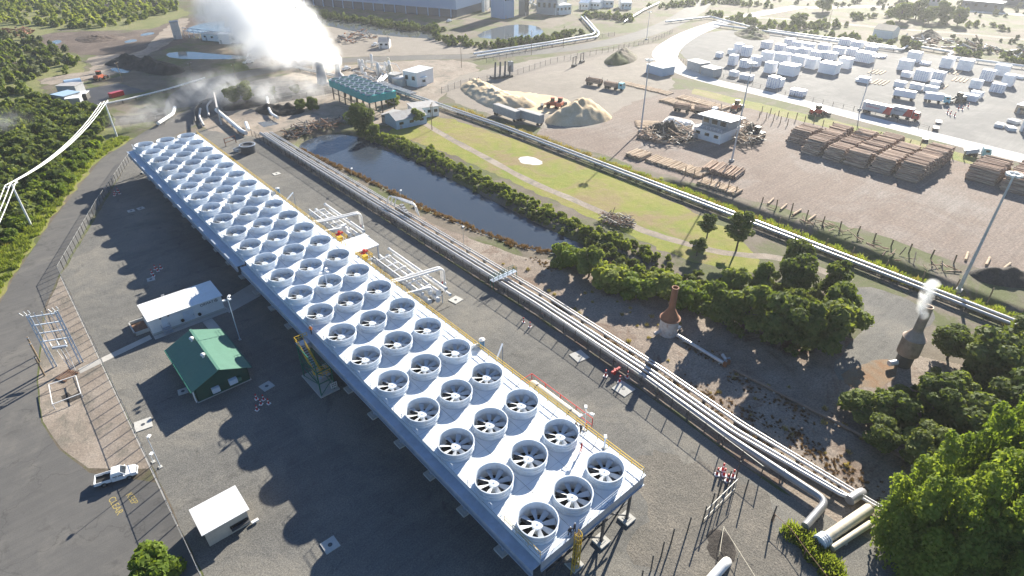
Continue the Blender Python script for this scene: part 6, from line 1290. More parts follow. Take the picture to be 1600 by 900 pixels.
LA = [(110, 215, 4, 4, 2), (220, 190, 6, 4, 2), (265, 180, 5, 5, 4), (330, 205, 6, 5, 4), (218, 280, 5, 5, 4), (320, 300, 6, 5, 3), (405, 290, 6, 5, 4), (230, 375, 5, 4, 2), (335, 405, 8, 4, 2), (525, 345, 6, 6, 4), (670, 365, 11, 8, 4), (550, 470, 6, 5, 4), (600, 465, 4, 5, 3), (760, 535, 8, 5, 2), (505, 250, 8, 6, 4), (625, 265, 9, 6, 4), (765, 285, 9, 6, 4), (875, 310, 7, 6, 4), (1010, 350, 11, 8, 4), (1150, 305, 8, 6, 4), (1310, 255, 11, 7, 4), (500, 140, 7, 5, 3), (615, 165, 7, 5, 3), (715, 195, 8, 5, 3), (820, 200, 7, 5, 3), (920, 225, 8, 5, 3), (1030, 235, 8, 5, 3), (690, 115, 6, 5, 3), (760, 140, 7, 5, 3), (855, 155, 7, 5, 3), (980, 165, 8, 5, 3), (1105, 190, 8, 5, 3), (1210, 200, 6, 5, 3), (1160, 115, 9, 5, 3), (1255, 140, 8, 5, 3), (1380, 160, 8, 5, 2), (1440, 215, 9, 5, 1), (1310, 425, 8, 4, 1)]
LB = [(895, 388, 8, 6, 4), (840, 443, 8, 6, 4), (970, 408, 6, 5, 1), (945, 508, 8, 7, 4), (1045, 520, 6, 5, 4), (1100, 428, 7, 6, 4), (1213, 442, 8, 6, 4), (1440, 475, 8, 6, 4), (1352, 508, 7, 5, 4), (1480, 540, 6, 6, 4), (1418, 580, 7, 5, 3), (1285, 556, 6, 4, 3), (812, 548, 6, 4, 2), (915, 562, 7, 4, 2), (855, 486, 6, 4, 2), (1030, 545, 5, 4, 2), (1005, 580, 7, 4, 2), (1290, 612, 6, 4, 2), (1245, 632, 8, 4, 2), (585, 520, 6, 4, 2), (1550, 492, 7, 4, 1)]
allp = sorted([(*A(x, y), w_, d_, t_) for x, y, w_, d_, t_ in LA] + [(*B(x, y), w_, d_, t_) for x, y, w_, d_, t_ in LB])
for i, (u, v, w_, d_, t_) in enumerate(allp):
    zone = ('left part', 'middle part', 'right part')[0 if i < 20 else 1 if i < 40 else 2]
    packs('white wrapped timber stack, %s from the left in the %s of the timber yard' % (ORD[i % 20], zone), u, v, w_ * 0.70, d_ * 0.75, t_)
tr_ = [(1370, 112, 9), (1375, 128, 10), (1490, 112, 10), (1500, 124, 9), (1468, 134, 8)]
for i, (u, v, n) in enumerate(tr_):
    for j in range(4):
        k = thing('bearer_row', 'pale bearer rail lying in empty bay %s of the timber yard, %s from the left' % (ORD[i], ORD[j]), 'bearer', G(u + j * 6 - 9, v + j * 0.8), 0.1, 'bearer rails in empty bays'); MB().box((0, 0, 0.15), (n, 0.7, 0.3)).build('beam', 'pale_log', k)
for i, (u, v) in enumerate([(1497, 171), (1512, 168), (1503, 172), (1484, 180), (1491, 182), (1480, 177)]): marker(u, v, 1.5, 'red marker post in the right timber yard, %s from the left' % ORD[sorted([1497, 1512, 1503, 1484, 1491, 1480]).index(u)], 'marker posts in the timber yard')
for lab, pa, pb, h, wl in [('long cream timber pile at the right edge', (1584, 176), (1625, 185), 3.0, 'pale_log'), ('white shed at the right edge of the timber yard', (1592, 205), (1640, 218), 4.0, 'white_paint')]: block('edge_shed', lab, 'shed', pa, pb, 6, h, wl, 'white_paint', 2)
for i, (u, v) in enumerate([(1561, 198), (1578, 203), (1583, 192)]): k = thing('pallet_pile', 'low pale pallet pile near the right edge, %s of three' % ('left', 'middle', 'right')[i], 'pallet pile', G(u, v), 0.6 * i); [MB().box((0, 0, 0.2 + 0.4 * j), (3.4, 2.6, 0.3)).build('pallet', 'white_paint', k) for j in range(3)]
for i, (u, v, n_, w_) in enumerate([(1466, 192, 'white sheet of board lying in the timber yard', 'white_paint'), (1461, 203, 'dark low box in the timber yard', 'dark_steel'), (1445, 220, 'dark skip beside the haul road stakes', 'dark_steel'), (1310 / 1 + 80, 500 / 1, '', '')][:3]): k = thing('site_box', n_, 'box', G(u, v), 0.3); MB().box((0, 0, 0.5), (3.2, 1.8, 0.9 if i else 0.3)).build('body', w_, k); MB().box((0, 0, 0.05), (3.4, 2.0, 0.1)).build('base', 'timber_brown', k)
# ---- long blue hall and the mill
hl_ = thing('long_hall', 'very long blue grey hall along the top edge', 'hall', G(713, 28)); a_ = G(713, 28); d_ = (G(455, 6) - a_).normalized(); rz = math.atan2(d_.y, d_.x); hl_.rotation_euler = (0, 0, rz); LH = 160
sd_ = -1
MB().box((LH / 2, sd_ * 30, 11.5), (LH, 60, 13)).build('wall', 'hall_blue', hl_); MB().box((LH / 2, sd_ * 30.3, 2.6), (LH - 0.6, 59, 5.0)).build('dark_base', 'hall_dark', hl_); MB().box((LH / 2, sd_ * 30, 18.2), (LH + 1, 61, 0.5)).build('roof', 'roof_grey', hl_)  # lower band of the hall is a darker blue than the wall above
for k in range(18): MB().box((4 + k * 9, 0.15, 2.6), (0.6, 0.6, 5.2)).build('column', 'hall_blue', hl_)
mill = [('tall grey silo block behind the mill pond', (788, 30), (803, 27), 12, 24, 'hall_blue'), ('pale mill building with pipes above the pond', (838, 22), (870, 24), 20, 10, 'shed_grey'), ('low white mill building right of the pond', (868, 24), (892, 22), 12, 6, 'white_paint'), ('dark narrow hopper above the mill pond', (820, 25), (826, 24), 6, 12, 'fence_steel'), ('mill block at the right end of the blue hall', (735, 15), (760, 12), 20, 7, 'shed_grey'), ('white mill block beyond the silo', (850, 8), (885, 8), 20, 9, 'white_paint')]
for lab, pa, pb, dp, h, wl in mill: block('mill_building', lab, 'mill building', pa, pb, dp, h, wl, 'white_paint', 4, group='mill buildings')
for i, (pa, pb) in enumerate([((904, 15), (918, 16)), ((922, 14), (936, 15)), ((938, 12), (958, 12)), ((970, 15), (986, 15))]): block('far_house', 'small pale far house above the mill hedge, %s from the left' % ORD[i], 'house', pa, pb, 12, 4.5, 'white_paint', ('shed_blue', 'white_paint', 'roof_grey', 'white_paint')[i], 3, 1.8, group='far houses')
rs = random.Random(6); o_ = G(745, 10); mt_ = thing('mill_pipework', 'tangle of pale pipes and towers beside the blue hall', 'pipework', o_)
for k in range(14): q = G(rs.uniform(738, 785), rs.uniform(2, 20)) - o_; h = rs.uniform(5, 16); MB().lathe((q.x, q.y, 0), [(1.2, 0), (1.2, h), (0.3, h + 1)], 10).build('vessel', 'clad_white', mt_, True)
for k in range(10): q = G(rs.uniform(820, 900), rs.uniform(2, 20)) - o_; e_ = q + Vector((rs.uniform(-14, 14), rs.uniform(-14, 14), rs.uniform(4, 10))); MB().beam(q + Vector((0, 0, 0.5)), e_, 0.8).build('conveyor', 'clad_white', mt_)
bd = thing('barn', 'white and dark barn behind the timber yard', 'barn', G(1362, 58)); 
bb = block('field_shed', 'pale shed with striped dark roof behind the timber yard', 'shed', (1362, 58), (1392, 62), 12, 4.5, 'white_paint', 'fence_steel', 0, 2.2); bpy.data.objects.remove(bd)
for i, (pa, pb, h, wl, rf_) in enumerate([((1445, 8), (1475, 10), 6, 'shed_grey', 'roof_grey'), ((1500, 14), (1560, 20), 6, 'hall_dark', 'shed_blue'), ((1545, 6), (1600, 10), 7, 'hall_dark', 'roof_grey')]): block('far_shed', 'low far shed at the top right corner, %s from the left' % ORD[i], 'shed', pa, pb, 14, h, wl, rf_, 4, 0, group='far sheds at top right')
# ================================================================== vegetation
leaf_mat('leaf_dark', [(0.05, 0.078, 0.022), (0.105, 0.145, 0.04), (0.19, 0.22, 0.07)], 0.42)
leaf_mat('leaf_mid', [(0.065, 0.10, 0.026), (0.135, 0.18, 0.046), (0.23, 0.275, 0.085)], 0.45)
leaf_mat('leaf_bright', [(0.07, 0.115, 0.02), (0.145, 0.21, 0.036), (0.26, 0.32, 0.07)], 0.5)
leaf_mat('leaf_yellow', [(0.10, 0.145, 0.028), (0.185, 0.235, 0.05), (0.30, 0.335, 0.09)], 0.5)
leaf_mat('leaf_grey', [(0.05, 0.065, 0.035), (0.095, 0.115, 0.06), (0.17, 0.19, 0.11)], 0.3)
leaf_mat('reed_brown', [(0.10, 0.055, 0.035), (0.20, 0.125, 0.08), (0.32, 0.23, 0.155)], 0.3)
leaf_mat('straw', [(0.17, 0.15, 0.05), (0.28, 0.23, 0.09), (0.40, 0.33, 0.16)], 0.3)
plain('tree_bark', (0.11, 0.085, 0.065), 0.95, var=0.3, scale=4)
def leaf_cloud(seed, lobes, n, size, up=0.25, shell=0.55, aspect=1.7):
    """n small leaf faces spread through lobes (centre, radii); returns verts, quads, tint"""
    rs = np.random.RandomState(seed); C = np.array([l[0] for l in lobes], float); Rr = np.array([l[1] for l in lobes], float)
    wgt = (Rr[:, 0] * Rr[:, 1] + Rr[:, 0] * Rr[:, 2]); wgt = wgt / wgt.sum(); k = rs.choice(len(lobes), n, p=wgt)
    d = rs.normal(size=(n, 3)); d /= np.linalg.norm(d, axis=1)[:, None]; d[:, 2] = np.abs(d[:, 2]) * np.where(rs.rand(n) < 0.78, 1, -1)
    rad_ = shell + (1.06 - shell) * rs.rand(n) ** 0.6; P = C[k] + d * Rr[k] * rad_[:, None] + rs.normal(0, 0.05, (n, 3)) * Rr[k]
    nrm = d + rs.normal(0, 0.55, (n, 3)); nrm[:, 2] += up; nrm /= np.linalg.norm(nrm, axis=1)[:, None]
    ref = rs.normal(size=(n, 3)); u = np.cross(nrm, ref); u /= np.linalg.norm(u, axis=1)[:, None] + 1e-9; v = np.cross(nrm, u)
    s = size * rs.uniform(0.6, 1.35, n)[:, None]; u *= s * aspect * 0.5; v *= s * 0.5
    V = np.stack([P - u - 0.3 * v, P - v + 0.2 * u, P + u + 0.3 * v, P + v - 0.2 * u], 1).reshape(-1, 3); F = np.arange(4 * n).reshape(-1, 4)
    lt = rs.uniform(0, 1, len(lobes)); t = np.clip(0.2 + 0.35 * lt[k] + 0.45 * rs.rand(n), 0, 1); return V, F, np.repeat(t, 4)
def crown_lobes(seed, h0, h1, r, n, flat=0.8, top=0.5):
    rs = np.random.RandomState(seed); out = []
    for i in range(n):
        t = (i + rs.rand()) / n; z = h0 + (h1 - h0) * t; rr = r * (1 - (abs(t - 0.42) / 0.62) ** 2 * top) ; a = rs.uniform(0, 6.28); q = rr * rs.uniform(0.25, 0.78); s = r * rs.uniform(0.26, 0.46)
        out.append(((q * math.cos(a), q * math.sin(a), z), (s, s, s * flat)))
    return out
def trunk_mesh(seed, h, r, limbs, spread):
    rs = random.Random(seed); mb = MB(); mb.tube([(0, 0, -0.2), (rs.uniform(-.1, .1), rs.uniform(-.1, .1), h * 0.4), (rs.uniform(-.3, .3), rs.uniform(-.3, .3), h * 0.85)], r, 8, r * 0.3)
    for k in range(limbs):
        a = k * 2.4 + rs.uniform(-.4, .4); z = h * rs.uniform(0.25, 0.6); q = spread * rs.uniform(.5, .85); mb.tube([(0, 0, z), (q * .5 * math.cos(a), q * .5 * math.sin(a), z + h * .14), (q * math.cos(a), q * math.sin(a), z + h * .26)], r * 0.42, 5, r * 0.1)
    return mb.mesh('trunk', 'tree_bark', True)
KIND = {}
def tree_kind(key, mat, seed, h, r, nl, leaves, size, base_=0.25, flat=0.8, top=0.5, limbs=6, trunk=0.25, shell=0.55):
    V, F, T = leaf_cloud(seed, crown_lobes(seed, h * base_, h * 0.9, r, nl, flat, top), leaves, size, shell=shell); KIND[key] = (trunk_mesh(seed, h, trunk, limbs, r), np_mesh('crown', V, F, mat, False, T), h)
tree_kind('dark1', 'leaf_dark', 1, 8, 4.2, 22, 5200, 0.42, 0.28, 0.6); tree_kind('dark2', 'leaf_dark', 2, 8, 3.8, 20, 4800, 0.42, 0.25, 0.7); tree_kind('mid1', 'leaf_mid', 3, 7, 3.8, 20, 4800, 0.40, 0.2, 0.75); tree_kind('mid2', 'leaf_mid', 4, 7, 3.4, 18, 4200, 0.40, 0.15, 0.8)
def poplar(seed, stems, h, r, n, size):
    rs = np.random.RandomState(seed); L_ = []
    for i in range(stems):
        a = i * 2.4; q = r * (0.15 + 0.6 * math.sqrt(i / stems)); hh = h * rs.uniform(0.55, 1.0) * (1 - 0.3 * i / stems); x, y = q * math.cos(a), q * math.sin(a)
        for k in range(7):
            t = k / 6; s_ = r * (0.30 * (1 - t) ** 0.7 + 0.07) * rs.uniform(.8, 1.15); L_.append(((x * (1 + .15 * t) + rs.normal(0, .35), y * (1 + .15 * t) + rs.normal(0, .35), hh * (0.14 + 0.8 * t)), (s_, s_, s_ * 1.25)))
        for k in range(4): t = rs.uniform(.1, .9); L_.append(((x + rs.normal(0, r * .22), y + rs.normal(0, r * .22), hh * t), (r * .16, r * .16, r * .2)))
    V, F, T = leaf_cloud(seed, L_, n, size, shell=0.62); KIND['poplar'] = (trunk_mesh(seed, h * 0.6, 0.3, 12, r * 0.6), np_mesh('crown', V, F, 'leaf_bright', False, T), h)
poplar(5, 11, 16, 5.2, 46000, 0.23); tree_kind('sparse', 'leaf_dark', 6, 10, 2.8, 13, 2200, 0.38, 0.3, 0.55, 0.7, 10, 0.2); tree_kind('round', 'leaf_dark', 7, 8.5, 5.0, 34, 8000, 0.42, 0.22, 0.8, 0.4); tree_kind('bush', 'leaf_bright', 8, 3.2, 2.4, 14, 3000, 0.32, 0.12, 0.75, 0.4, 4, 0.1); tree_kind('bushy', 'leaf_yellow', 9, 2.6, 2.1, 12, 2400, 0.32, 0.12, 0.75, 0.4, 4, 0.1); tree_kind('fern', 'leaf_mid', 10, 5, 2.6, 12, 2200, 0.4, 0.45, 0.5, 0.5, 6, 0.14)
tr_n = random.Random(12)
def tree(kind, label, u, v, h, wide=1.0, name='tree', cat='tree', group=None, z=0.0):
    tm, cm_, h0 = KIND[kind]; t = thing(name, label, cat, G(u, v, z), tr_n.uniform(0, 6.28), group); s = h / h0; t.scale = (s * wide, s * wide, s); link('trunk', tm, t); link('crown', cm_, t); return t
# distinct trees
tree('poplar', 'huge bright green tree filling the lower right corner', 1440, 885, 1.05 * height_at((1440, 885), 662), 0.74); tree('poplar', 'tall bright green tree behind the huge one at the right edge', 1530, 815, 1.1 * height_at((1530, 815), 592), 0.68); tree('poplar', 'bright green tree at the right edge beside the huge one', 1610, 800, 1.1 * height_at((1610, 800), 586), 0.66); tree('poplar', 'bright green tree low at the bottom edge right of the huge one', 1530, 905, height_at((1530, 905), 690), 0.85); tree('mid1', 'dark undergrowth tree under the huge bright tree', 1500, 925, 7, 1.3); tree('mid2', 'dark bushy tree in the bottom right corner', 1600, 920, 5, 1.5)
for i, (k, u, v, h, w_, lab) in enumerate([
    ('dark1', 1535, 590, 9, 1.25, 'broad dark tree right of the steaming silencer'), ('dark2', 1600, 575, 10, 1.2, 'dark tree at the right edge above the bright trees'), ('dark1', 1480, 560, 6.5, 1.2, 'flat dark tree close behind the steaming silencer'), ('dark2', 1452, 655, 8, 1.2, 'dark tree in front of the steaming silencer'), ('mid1', 1390, 660, 5.5, 1.3, 'mid green tree left below the steaming silencer'), ('mid2', 1335, 650, 4.5, 1.4, 'low mid green tree at the left end of the dark grove'),
    ('dark1', 1510, 690, 8, 1.2, 'dark tree between silencer and huge bright tree'), ('dark2', 1430, 720, 7, 1.3, 'dark tree beside the brown pipe'), ('dark1', 1580, 660, 9, 1.2, 'dark tree above the right bright tree'), ('mid2', 1490, 635, 6, 1.1, 'olive tree in the middle of the dark grove'), ('dark2', 1375, 700, 5, 1.4, 'low dark tree by the brown pipe'), ('dark1', 1610, 730, 9, 1.2, 'dark tree half hidden at the right edge'),
    ('mid1', 1120, 505, 8, 1.0, 'mid green tree right of the rust red silencer'), ('mid2', 1165, 515, 8, 1.05, 'mid green tree in the left of the middle grove'), ('dark1', 1215, 545, 9.5, 1.1, 'dark tree at the front of the middle grove'), ('dark2', 1270, 550, 10, 1.05, 'tall dark tree at the front right of the middle grove'), ('mid1', 1300, 520, 9, 1.0, 'dark tree at the right edge of the middle grove'), ('dark2', 1300, 470, 8, 0.95, 'dark tree at the back right of the middle grove'), ('dark1', 1235, 470, 9, 1.0, 'dark tree at the back of the middle grove'), ('mid2', 1190, 470, 7, 1.0, 'lighter tree at the back left of the middle grove'), ('mid1', 1145, 465, 6, 1.1, 'light green tree at the top left of the middle grove'), ('dark2', 1235, 520, 8, 1.0, 'dark tree in the heart of the middle grove'),
    ('sparse', 1150, 392, 11, 1.1, 'tall thin dark tree beside the far pipeline'), ('sparse', 1104, 372, 7, 1.3, 'sparse dark tree left of the tall thin one'), ('sparse', 1088, 400, 5, 1.4, 'scraggy tree at the end of the grass field'), ('dark1', 1238, 425, 7.5, 0.9, 'round tree beside the far pipeline'),
    ('round', 566, 204, 8.5, 1.0, 'large round dark tree at the canal head'), ('mid1', 586, 214, 4.5, 1.0, 'smaller tree beside the round tree at the canal head'), ('fern', 652, 196, 6, 0.8, 'palm like tree before the pale blue shed'), ('dark1', 366, 163, 6.5, 1.2, 'dark tree in the stream steam, left one'), ('dark2', 385, 160, 8, 1.0, 'dark tree in the stream steam, right one'), ('sparse', 429, 153, 5, 1.2, 'small dark tree behind the stream fence'), ('dark1', 462, 147, 3.5, 1.5, 'low dark bush behind the stream fence'),
    ('mid1', 470, 172, 4, 1.2, 'bush on the grass bank left of the teal tower'), ('mid2', 488, 172, 5, 1.1, 'green bush on the grass bank left of the teal tower'), ('bushy', 615, 163, 3.2, 1.3, 'yellow green bush below the teal tower'),
    ('mid1', 920, 432, 7, 0.9, 'upright green bush at the end of the canal'), ('bush', 884, 415, 4.5, 1.1, 'bright bush on the canal end bank'), ('bushy', 955, 450, 4.5, 1.2, 'yellow bush below the canal end'), ('bush', 990, 462, 4.5, 1.2, 'bright bush left of the rust red silencer top'), ('bushy', 1025, 462, 4.5, 1.1, 'yellow green bush behind the rust red silencer'), ('bush', 1075, 480, 5, 1.1, 'bright bush right of the rust red silencer top'),
    ('bush', 248, 900, 4.2, 1.0, 'bright green bush at the bottom edge below the shed'),
    ('mid1', 1245, 45, 9, 1.3, 'far bushy tree behind the timber yard hedge'), ('mid2', 1285, 18, 13, 0.9, 'far tall yellowish tree at the top'), ('mid1', 1405, 34, 12, 1.2, 'far round tree right of the field shed'), ('mid2', 1430, 30, 12, 1.0, 'far tree left of the pale track'), ('mid1', 1450, 36, 10, 1.0, 'far tree in the top right group, left'), ('mid2', 1470, 34, 12, 1.0, 'far tree in the top right group, middle'), ('mid1', 1495, 40, 11, 1.0, 'far tree in the top right group, right'), ('mid2', 1385, 52, 7, 1.0, 'round bush beside the field shed'), ('dark1', 1410, 74, 6, 1.0, 'dark bush at the bend of the white pipeline')]): tree(k, lab, u, v, h * (1.1 if 1105 < u < 1325 and 460 < v < 560 else 0.95 if u > 1325 and v > 540 else 1.0), w_ * (0.9 if 1105 < u < 1325 and 460 < v < 560 else 1.0))
# ---- masses of scrub and grass that nobody could count
def scatter(name, label, protos, pts, smin, smax, mat, seed, zs=(0.8, 1.2)):
    rs = np.random.RandomState(seed); VV, FF, TT = [], [], []; off = 0
    for x, y, z in pts:
        V, F, T = protos[rs.randint(len(protos))]; a = rs.uniform(0, 6.28); s = rs.uniform(smin, smax); c, s_ = math.cos(a), math.sin(a); q = V * s
        VV.append(np.stack([q[:, 0] * c - q[:, 1] * s_ + x, q[:, 0] * s_ + q[:, 1] * c + y, q[:, 2] * rs.uniform(*zs) + z], 1)); FF.append(F + off); TT.append(np.clip(T + rs.uniform(-.22, .22), 0, 1)); off += len(V)
    o = link(name, np_mesh(name, np.concatenate(VV), np.concatenate(FF), mat, False, np.concatenate(TT))); return tag(o, label, None, None, 'stuff')
def fill(pix, n, seed, plan=False, z=0.0):
    P = np.array(pix if plan else [G2(*q) for q in pix]); rs = np.random.RandomState(seed); lo, hi = P.min(0), P.max(0); out = []
    while len(out) < n:
        q = rs.uniform(lo, hi, (n * 3, 2)); _, i = seg_dist(q, P); out += [tuple(v) for v in q[i]]
    return [(x, y, z) for x, y in out[:n]]
def along(pts, n, wd, seed, z=0.0):
    rs = np.random.RandomState(seed); P = [Vector(p[:2]) for p in pts]; ls = [(b - a).length for a, b in zip(P, P[1:])]; out = []
    for _ in range(n):
        k = rs.choice(len(ls), p=np.array(ls) / sum(ls)); q = P[k].lerp(P[k + 1], rs.rand()); out.append((q.x + rs.normal(0, wd), q.y + rs.normal(0, wd), z))
    return out
def along_px(pix, n, wd, seed): return along([G2(*q) for q in pix], n, wd, seed)
bp = [leaf_cloud(40 + i, crown_lobes(40 + i, 0.3, 1.7, 1.3, 8, 0.8, 0.3), 260, 0.42, shell=0.45) for i in range(4)]          # bush about 2 m
fp = [leaf_cloud(60 + i, crown_lobes(60 + i, 0.3, 1.7, 1.3, 6, 0.8, 0.3), 80, 0.75, shell=0.45) for i in range(3)]           # the same for far away
def tuft(seed, n, h, spread, w_):
    rs = np.random.RandomState(seed); a = rs.uniform(0, 6.28, n); r = spread * np.sqrt(rs.rand(n)); P = np.stack([r * np.cos(a), r * np.sin(a), np.zeros(n)], 1); b_ = rs.uniform(0, 6.28, n); u = np.stack([np.cos(b_), np.sin(b_), 0 * b_], 1) * w_; t = np.stack([rs.normal(0, .3, n) * h, rs.normal(0, .3, n) * h, h * rs.uniform(.5, 1.1, n)], 1)
    V = np.stack([P - u, P + u, P + t + u * .3, P + t - u * .3], 1).reshape(-1, 3); return V, np.arange(4 * n).reshape(-1, 4), np.repeat(rs.rand(n), 4)
tp = [tuft(80 + i, 34, 0.75, 0.6, 0.09) for i in range(4)]
scatter('scrub', 'dense dark green scrub on the left slope beside the road', bp, fill([(-60, 300), (0, 200), (60, 150), (75, 165), (120, 170), (150, 172), (180, 192), (150, 215), (115, 255), (95, 300), (55, 330), (20, 370), (0, 385), (-80, 420)], 470, 1), 0.9, 2.3, 'leaf_dark', 1)
scatter('scrub', 'brighter green scrub along the verge of the left road', bp, fill([(-60, 360), (0, 300), (60, 270), (100, 235), (140, 215), (165, 222), (130, 265), (95, 310), (60, 335), (25, 380), (0, 400), (-60, 440)], 330, 2), 0.7, 1.6, 'leaf_bright', 2)
scatter('scrub', 'yellow green bushes among the dark left scrub', bp, fill([(-40, 330), (0, 230), (70, 165), (150, 180), (170, 200), (120, 260), (60, 320), (0, 395)], 150, 41), 0.6, 1.5, 'leaf_yellow', 41)
scatter('far_scrub', 'rolling mixed scrub on the far left hillside', fp, fill([(-220, 120), (-60, 40), (0, 70), (40, 62), (90, 80), (130, 100), (110, 118), (50, 125), (40, 160), (0, 200), (-100, 260)], 260, 3), 0.8, 2.0, 'leaf_mid', 3); scatter('far_scrub', 'pale green bushes across the far left slope', fp, fill([(-220, 60), (-60, 20), (0, 45), (60, 62), (110, 85), (132, 104), (90, 118), (30, 122), (0, 140), (-100, 160)], 260, 4), 0.8, 2.0, 'leaf_grey', 4)
scatter('far_scrub', 'green thickets along the top left edge', fp, fill([(-160, 10), (0, 0), (120, -4), (250, -3), (290, 8), (270, 22), (230, 40), (170, 46), (100, 46), (60, 38), (0, 40), (-160, 34)], 200, 5), 0.8, 2.2, 'leaf_mid', 5); scatter('far_scrub', 'yellowish bushes between the top left thickets', fp, fill([(-100, 12), (100, 0), (280, 4), (260, 24), (180, 46), (90, 45), (0, 36)], 260, 6), 0.9, 2.2, 'leaf_yellow', 6)
scatter('bank_shrubs', 'lush green shrubs along the far bank of the canal', bp, along([(66.5, 160), (69, 140), (70, 110), (69, 80), (69.5, 56), (71, 36)], 420, 1.3, 7), 0.35, 0.95, 'leaf_yellow', 7); scatter('bank_shrubs', 'dark shrubs at the water edge of the canal far bank', bp, along([(64, 158), (66.3, 130), (66.6, 90), (66.2, 58), (67, 36)], 220, 0.6, 8, -0.9), 0.4, 0.75, 'leaf_dark', 8)
scatter('bank_shrubs', 'yellow green shrubs between canal end and silencer', bp, fill([(860, 385), (900, 392), (960, 420), (1030, 430), (1100, 455), (1110, 490), (1080, 478), (1020, 460), (960, 452), (910, 430), (870, 405)], 110, 9), 0.5, 1.2, 'leaf_yellow', 9)
scatter('bank_shrubs', 'dark low shrubs around the end of the canal', bp, fill([(930, 385), (1000, 400), (1080, 425), (1150, 440), (1180, 470), (1110, 470), (1040, 440), (960, 425)], 60, 19), 0.4, 0.9, 'leaf_dark', 19)
scatter('reeds', 'dry brown reeds along the near bank of the canal', tp, along([(41.3, 156), (44.6, 128), (46.9, 92), (51.9, 62), (57.2, 52), (61.3, 40)], 600, 0.45, 10), 0.3, 0.9, 'reed_brown', 10); scatter('reeds', 'dry brown weeds over the bare earth by the pipes', tp, fill([(43, 60), (50, 50), (60, 30), (50, 6), (60, -20), (70, -50), (48, -45), (44, -20), (42.5, 10)], 70, 11, True), 0.4, 0.8, 'straw', 11)
_rs = np.random.RandomState(77); _br = []
for _u, _v in [(850, 412), (880, 485), (960, 540), (985, 560), (1010, 580), (1060, 600), (1110, 620), (1130, 650), (1180, 655), (1230, 670), (1190, 690), (1260, 700), (1300, 720), (1280, 735), (1330, 745), (1090, 545), (1160, 600), (1240, 640)]:
    _c = G(_u, _v); _br += [(_c.x + _rs.normal(0, 0.9), _c.y + _rs.normal(0, 2.2), 0.0) for _ in range(48)]
scatter('dead_bracken', 'red brown dead bracken on the earth between pipes and silencer', tp, _br, 0.16, 0.42, 'reed_brown', 77)
scatter('weeds', 'yellow weeds between far pipeline and log yard', tp, along([(106.8, 85), (107, 60), (106, 20), (105.4, -10), (104, -50)], 900, 0.9, 12, -0.2), 0.7, 1.6, 'leaf_yellow', 12); scatter('weeds', 'straw weeds beside the far pipeline', tp, along([(105.5, 160), (106.5, 110), (106.2, 60), (104.6, 10), (103.6, -40)], 500, 0.8, 13), 0.8, 1.7, 'straw', 13)
scatter('grass_tufts', 'bright grass tufts along the left road verge', tp, fill([(-62, 66), (-48, 99), (-41, 119), (-30, 146), (-11, 187), (3, 203), (-1, 207), (-15, 192), (-31, 168), (-40, 140), (-51, 116), (-62, 98), (-75, 80)], 1500, 14, True), 0.6, 1.3, 'leaf_yellow', 14); scatter('grass_tufts', 'dry straw tufts on the left road verge', tp, fill([(-64, 80), (-52, 106), (-42, 130), (-32, 156), (-15, 192), (-8, 200), (-20, 192), (-34, 170), (-44, 142), (-56, 116)], 700, 15, True), 0.6, 1.3, 'straw', 15)
scatter('weeds', 'bright weeds on the road corner at the bottom right', tp, along_px([(1235, 832), (1262, 850), (1285, 880), (1310, 905)], 160, 0.5, 17), 0.8, 1.6, 'leaf_yellow', 17)
scatter('far_hedge', 'long green hedges beyond the mill and timber yard', fp, along_px([(905, 28), (960, 28), (985, 34)], 45, 2.5, 18) + along_px([(1100, 22), (1160, 34), (1230, 46), (1310, 40)], 80, 4, 28) + along_px([(1020, 12), (1120, 4), (1200, 12)], 60, 5, 29) + along_px([(1180, 48), (1320, 62), (1460, 80), (1620, 102)], 60, 1.2, 30) + along_px([(1330, 30), (1390, 24), (1500, 40), (1560, 44)], 35, 4, 31), 0.8, 2.0, 'leaf_mid', 18)
scatter('far_hedge', 'dark green bank below the long blue hall', fp, along_px([(470, 20), (560, 34), (650, 46), (690, 50)], 200, 3.0, 32) + along_px([(680, 58), (720, 70), (760, 74), (850, 66), (900, 52)], 120, 3, 33), 0.8, 1.8, 'leaf_dark', 32)
scatter('far_scrub', 'scattered scrub on the open land at the top right', fp, fill([(1480, 60), (1620, 60), (1700, 100), (1600, 96), (1500, 80)], 50, 34) + fill([(1100, -2), (1640, 2), (1640, 30), (1500, 26), (1300, 12)], 90, 35), 0.6, 1.6, 'leaf_grey', 34)
scatter('undergrowth', 'dark undergrowth below the right hand groves', bp, fill([(1330, 640), (1400, 610), (1450, 580), (1520, 540), (1640, 560), (1700, 760), (1640, 860), (1500, 760), (1400, 700)], 260, 36) + fill([(1100, 480), (1180, 450), (1310, 440), (1330, 500), (1310, 550), (1220, 560), (1140, 525)], 70, 37), 0.6, 1.3, 'leaf_dark', 36)
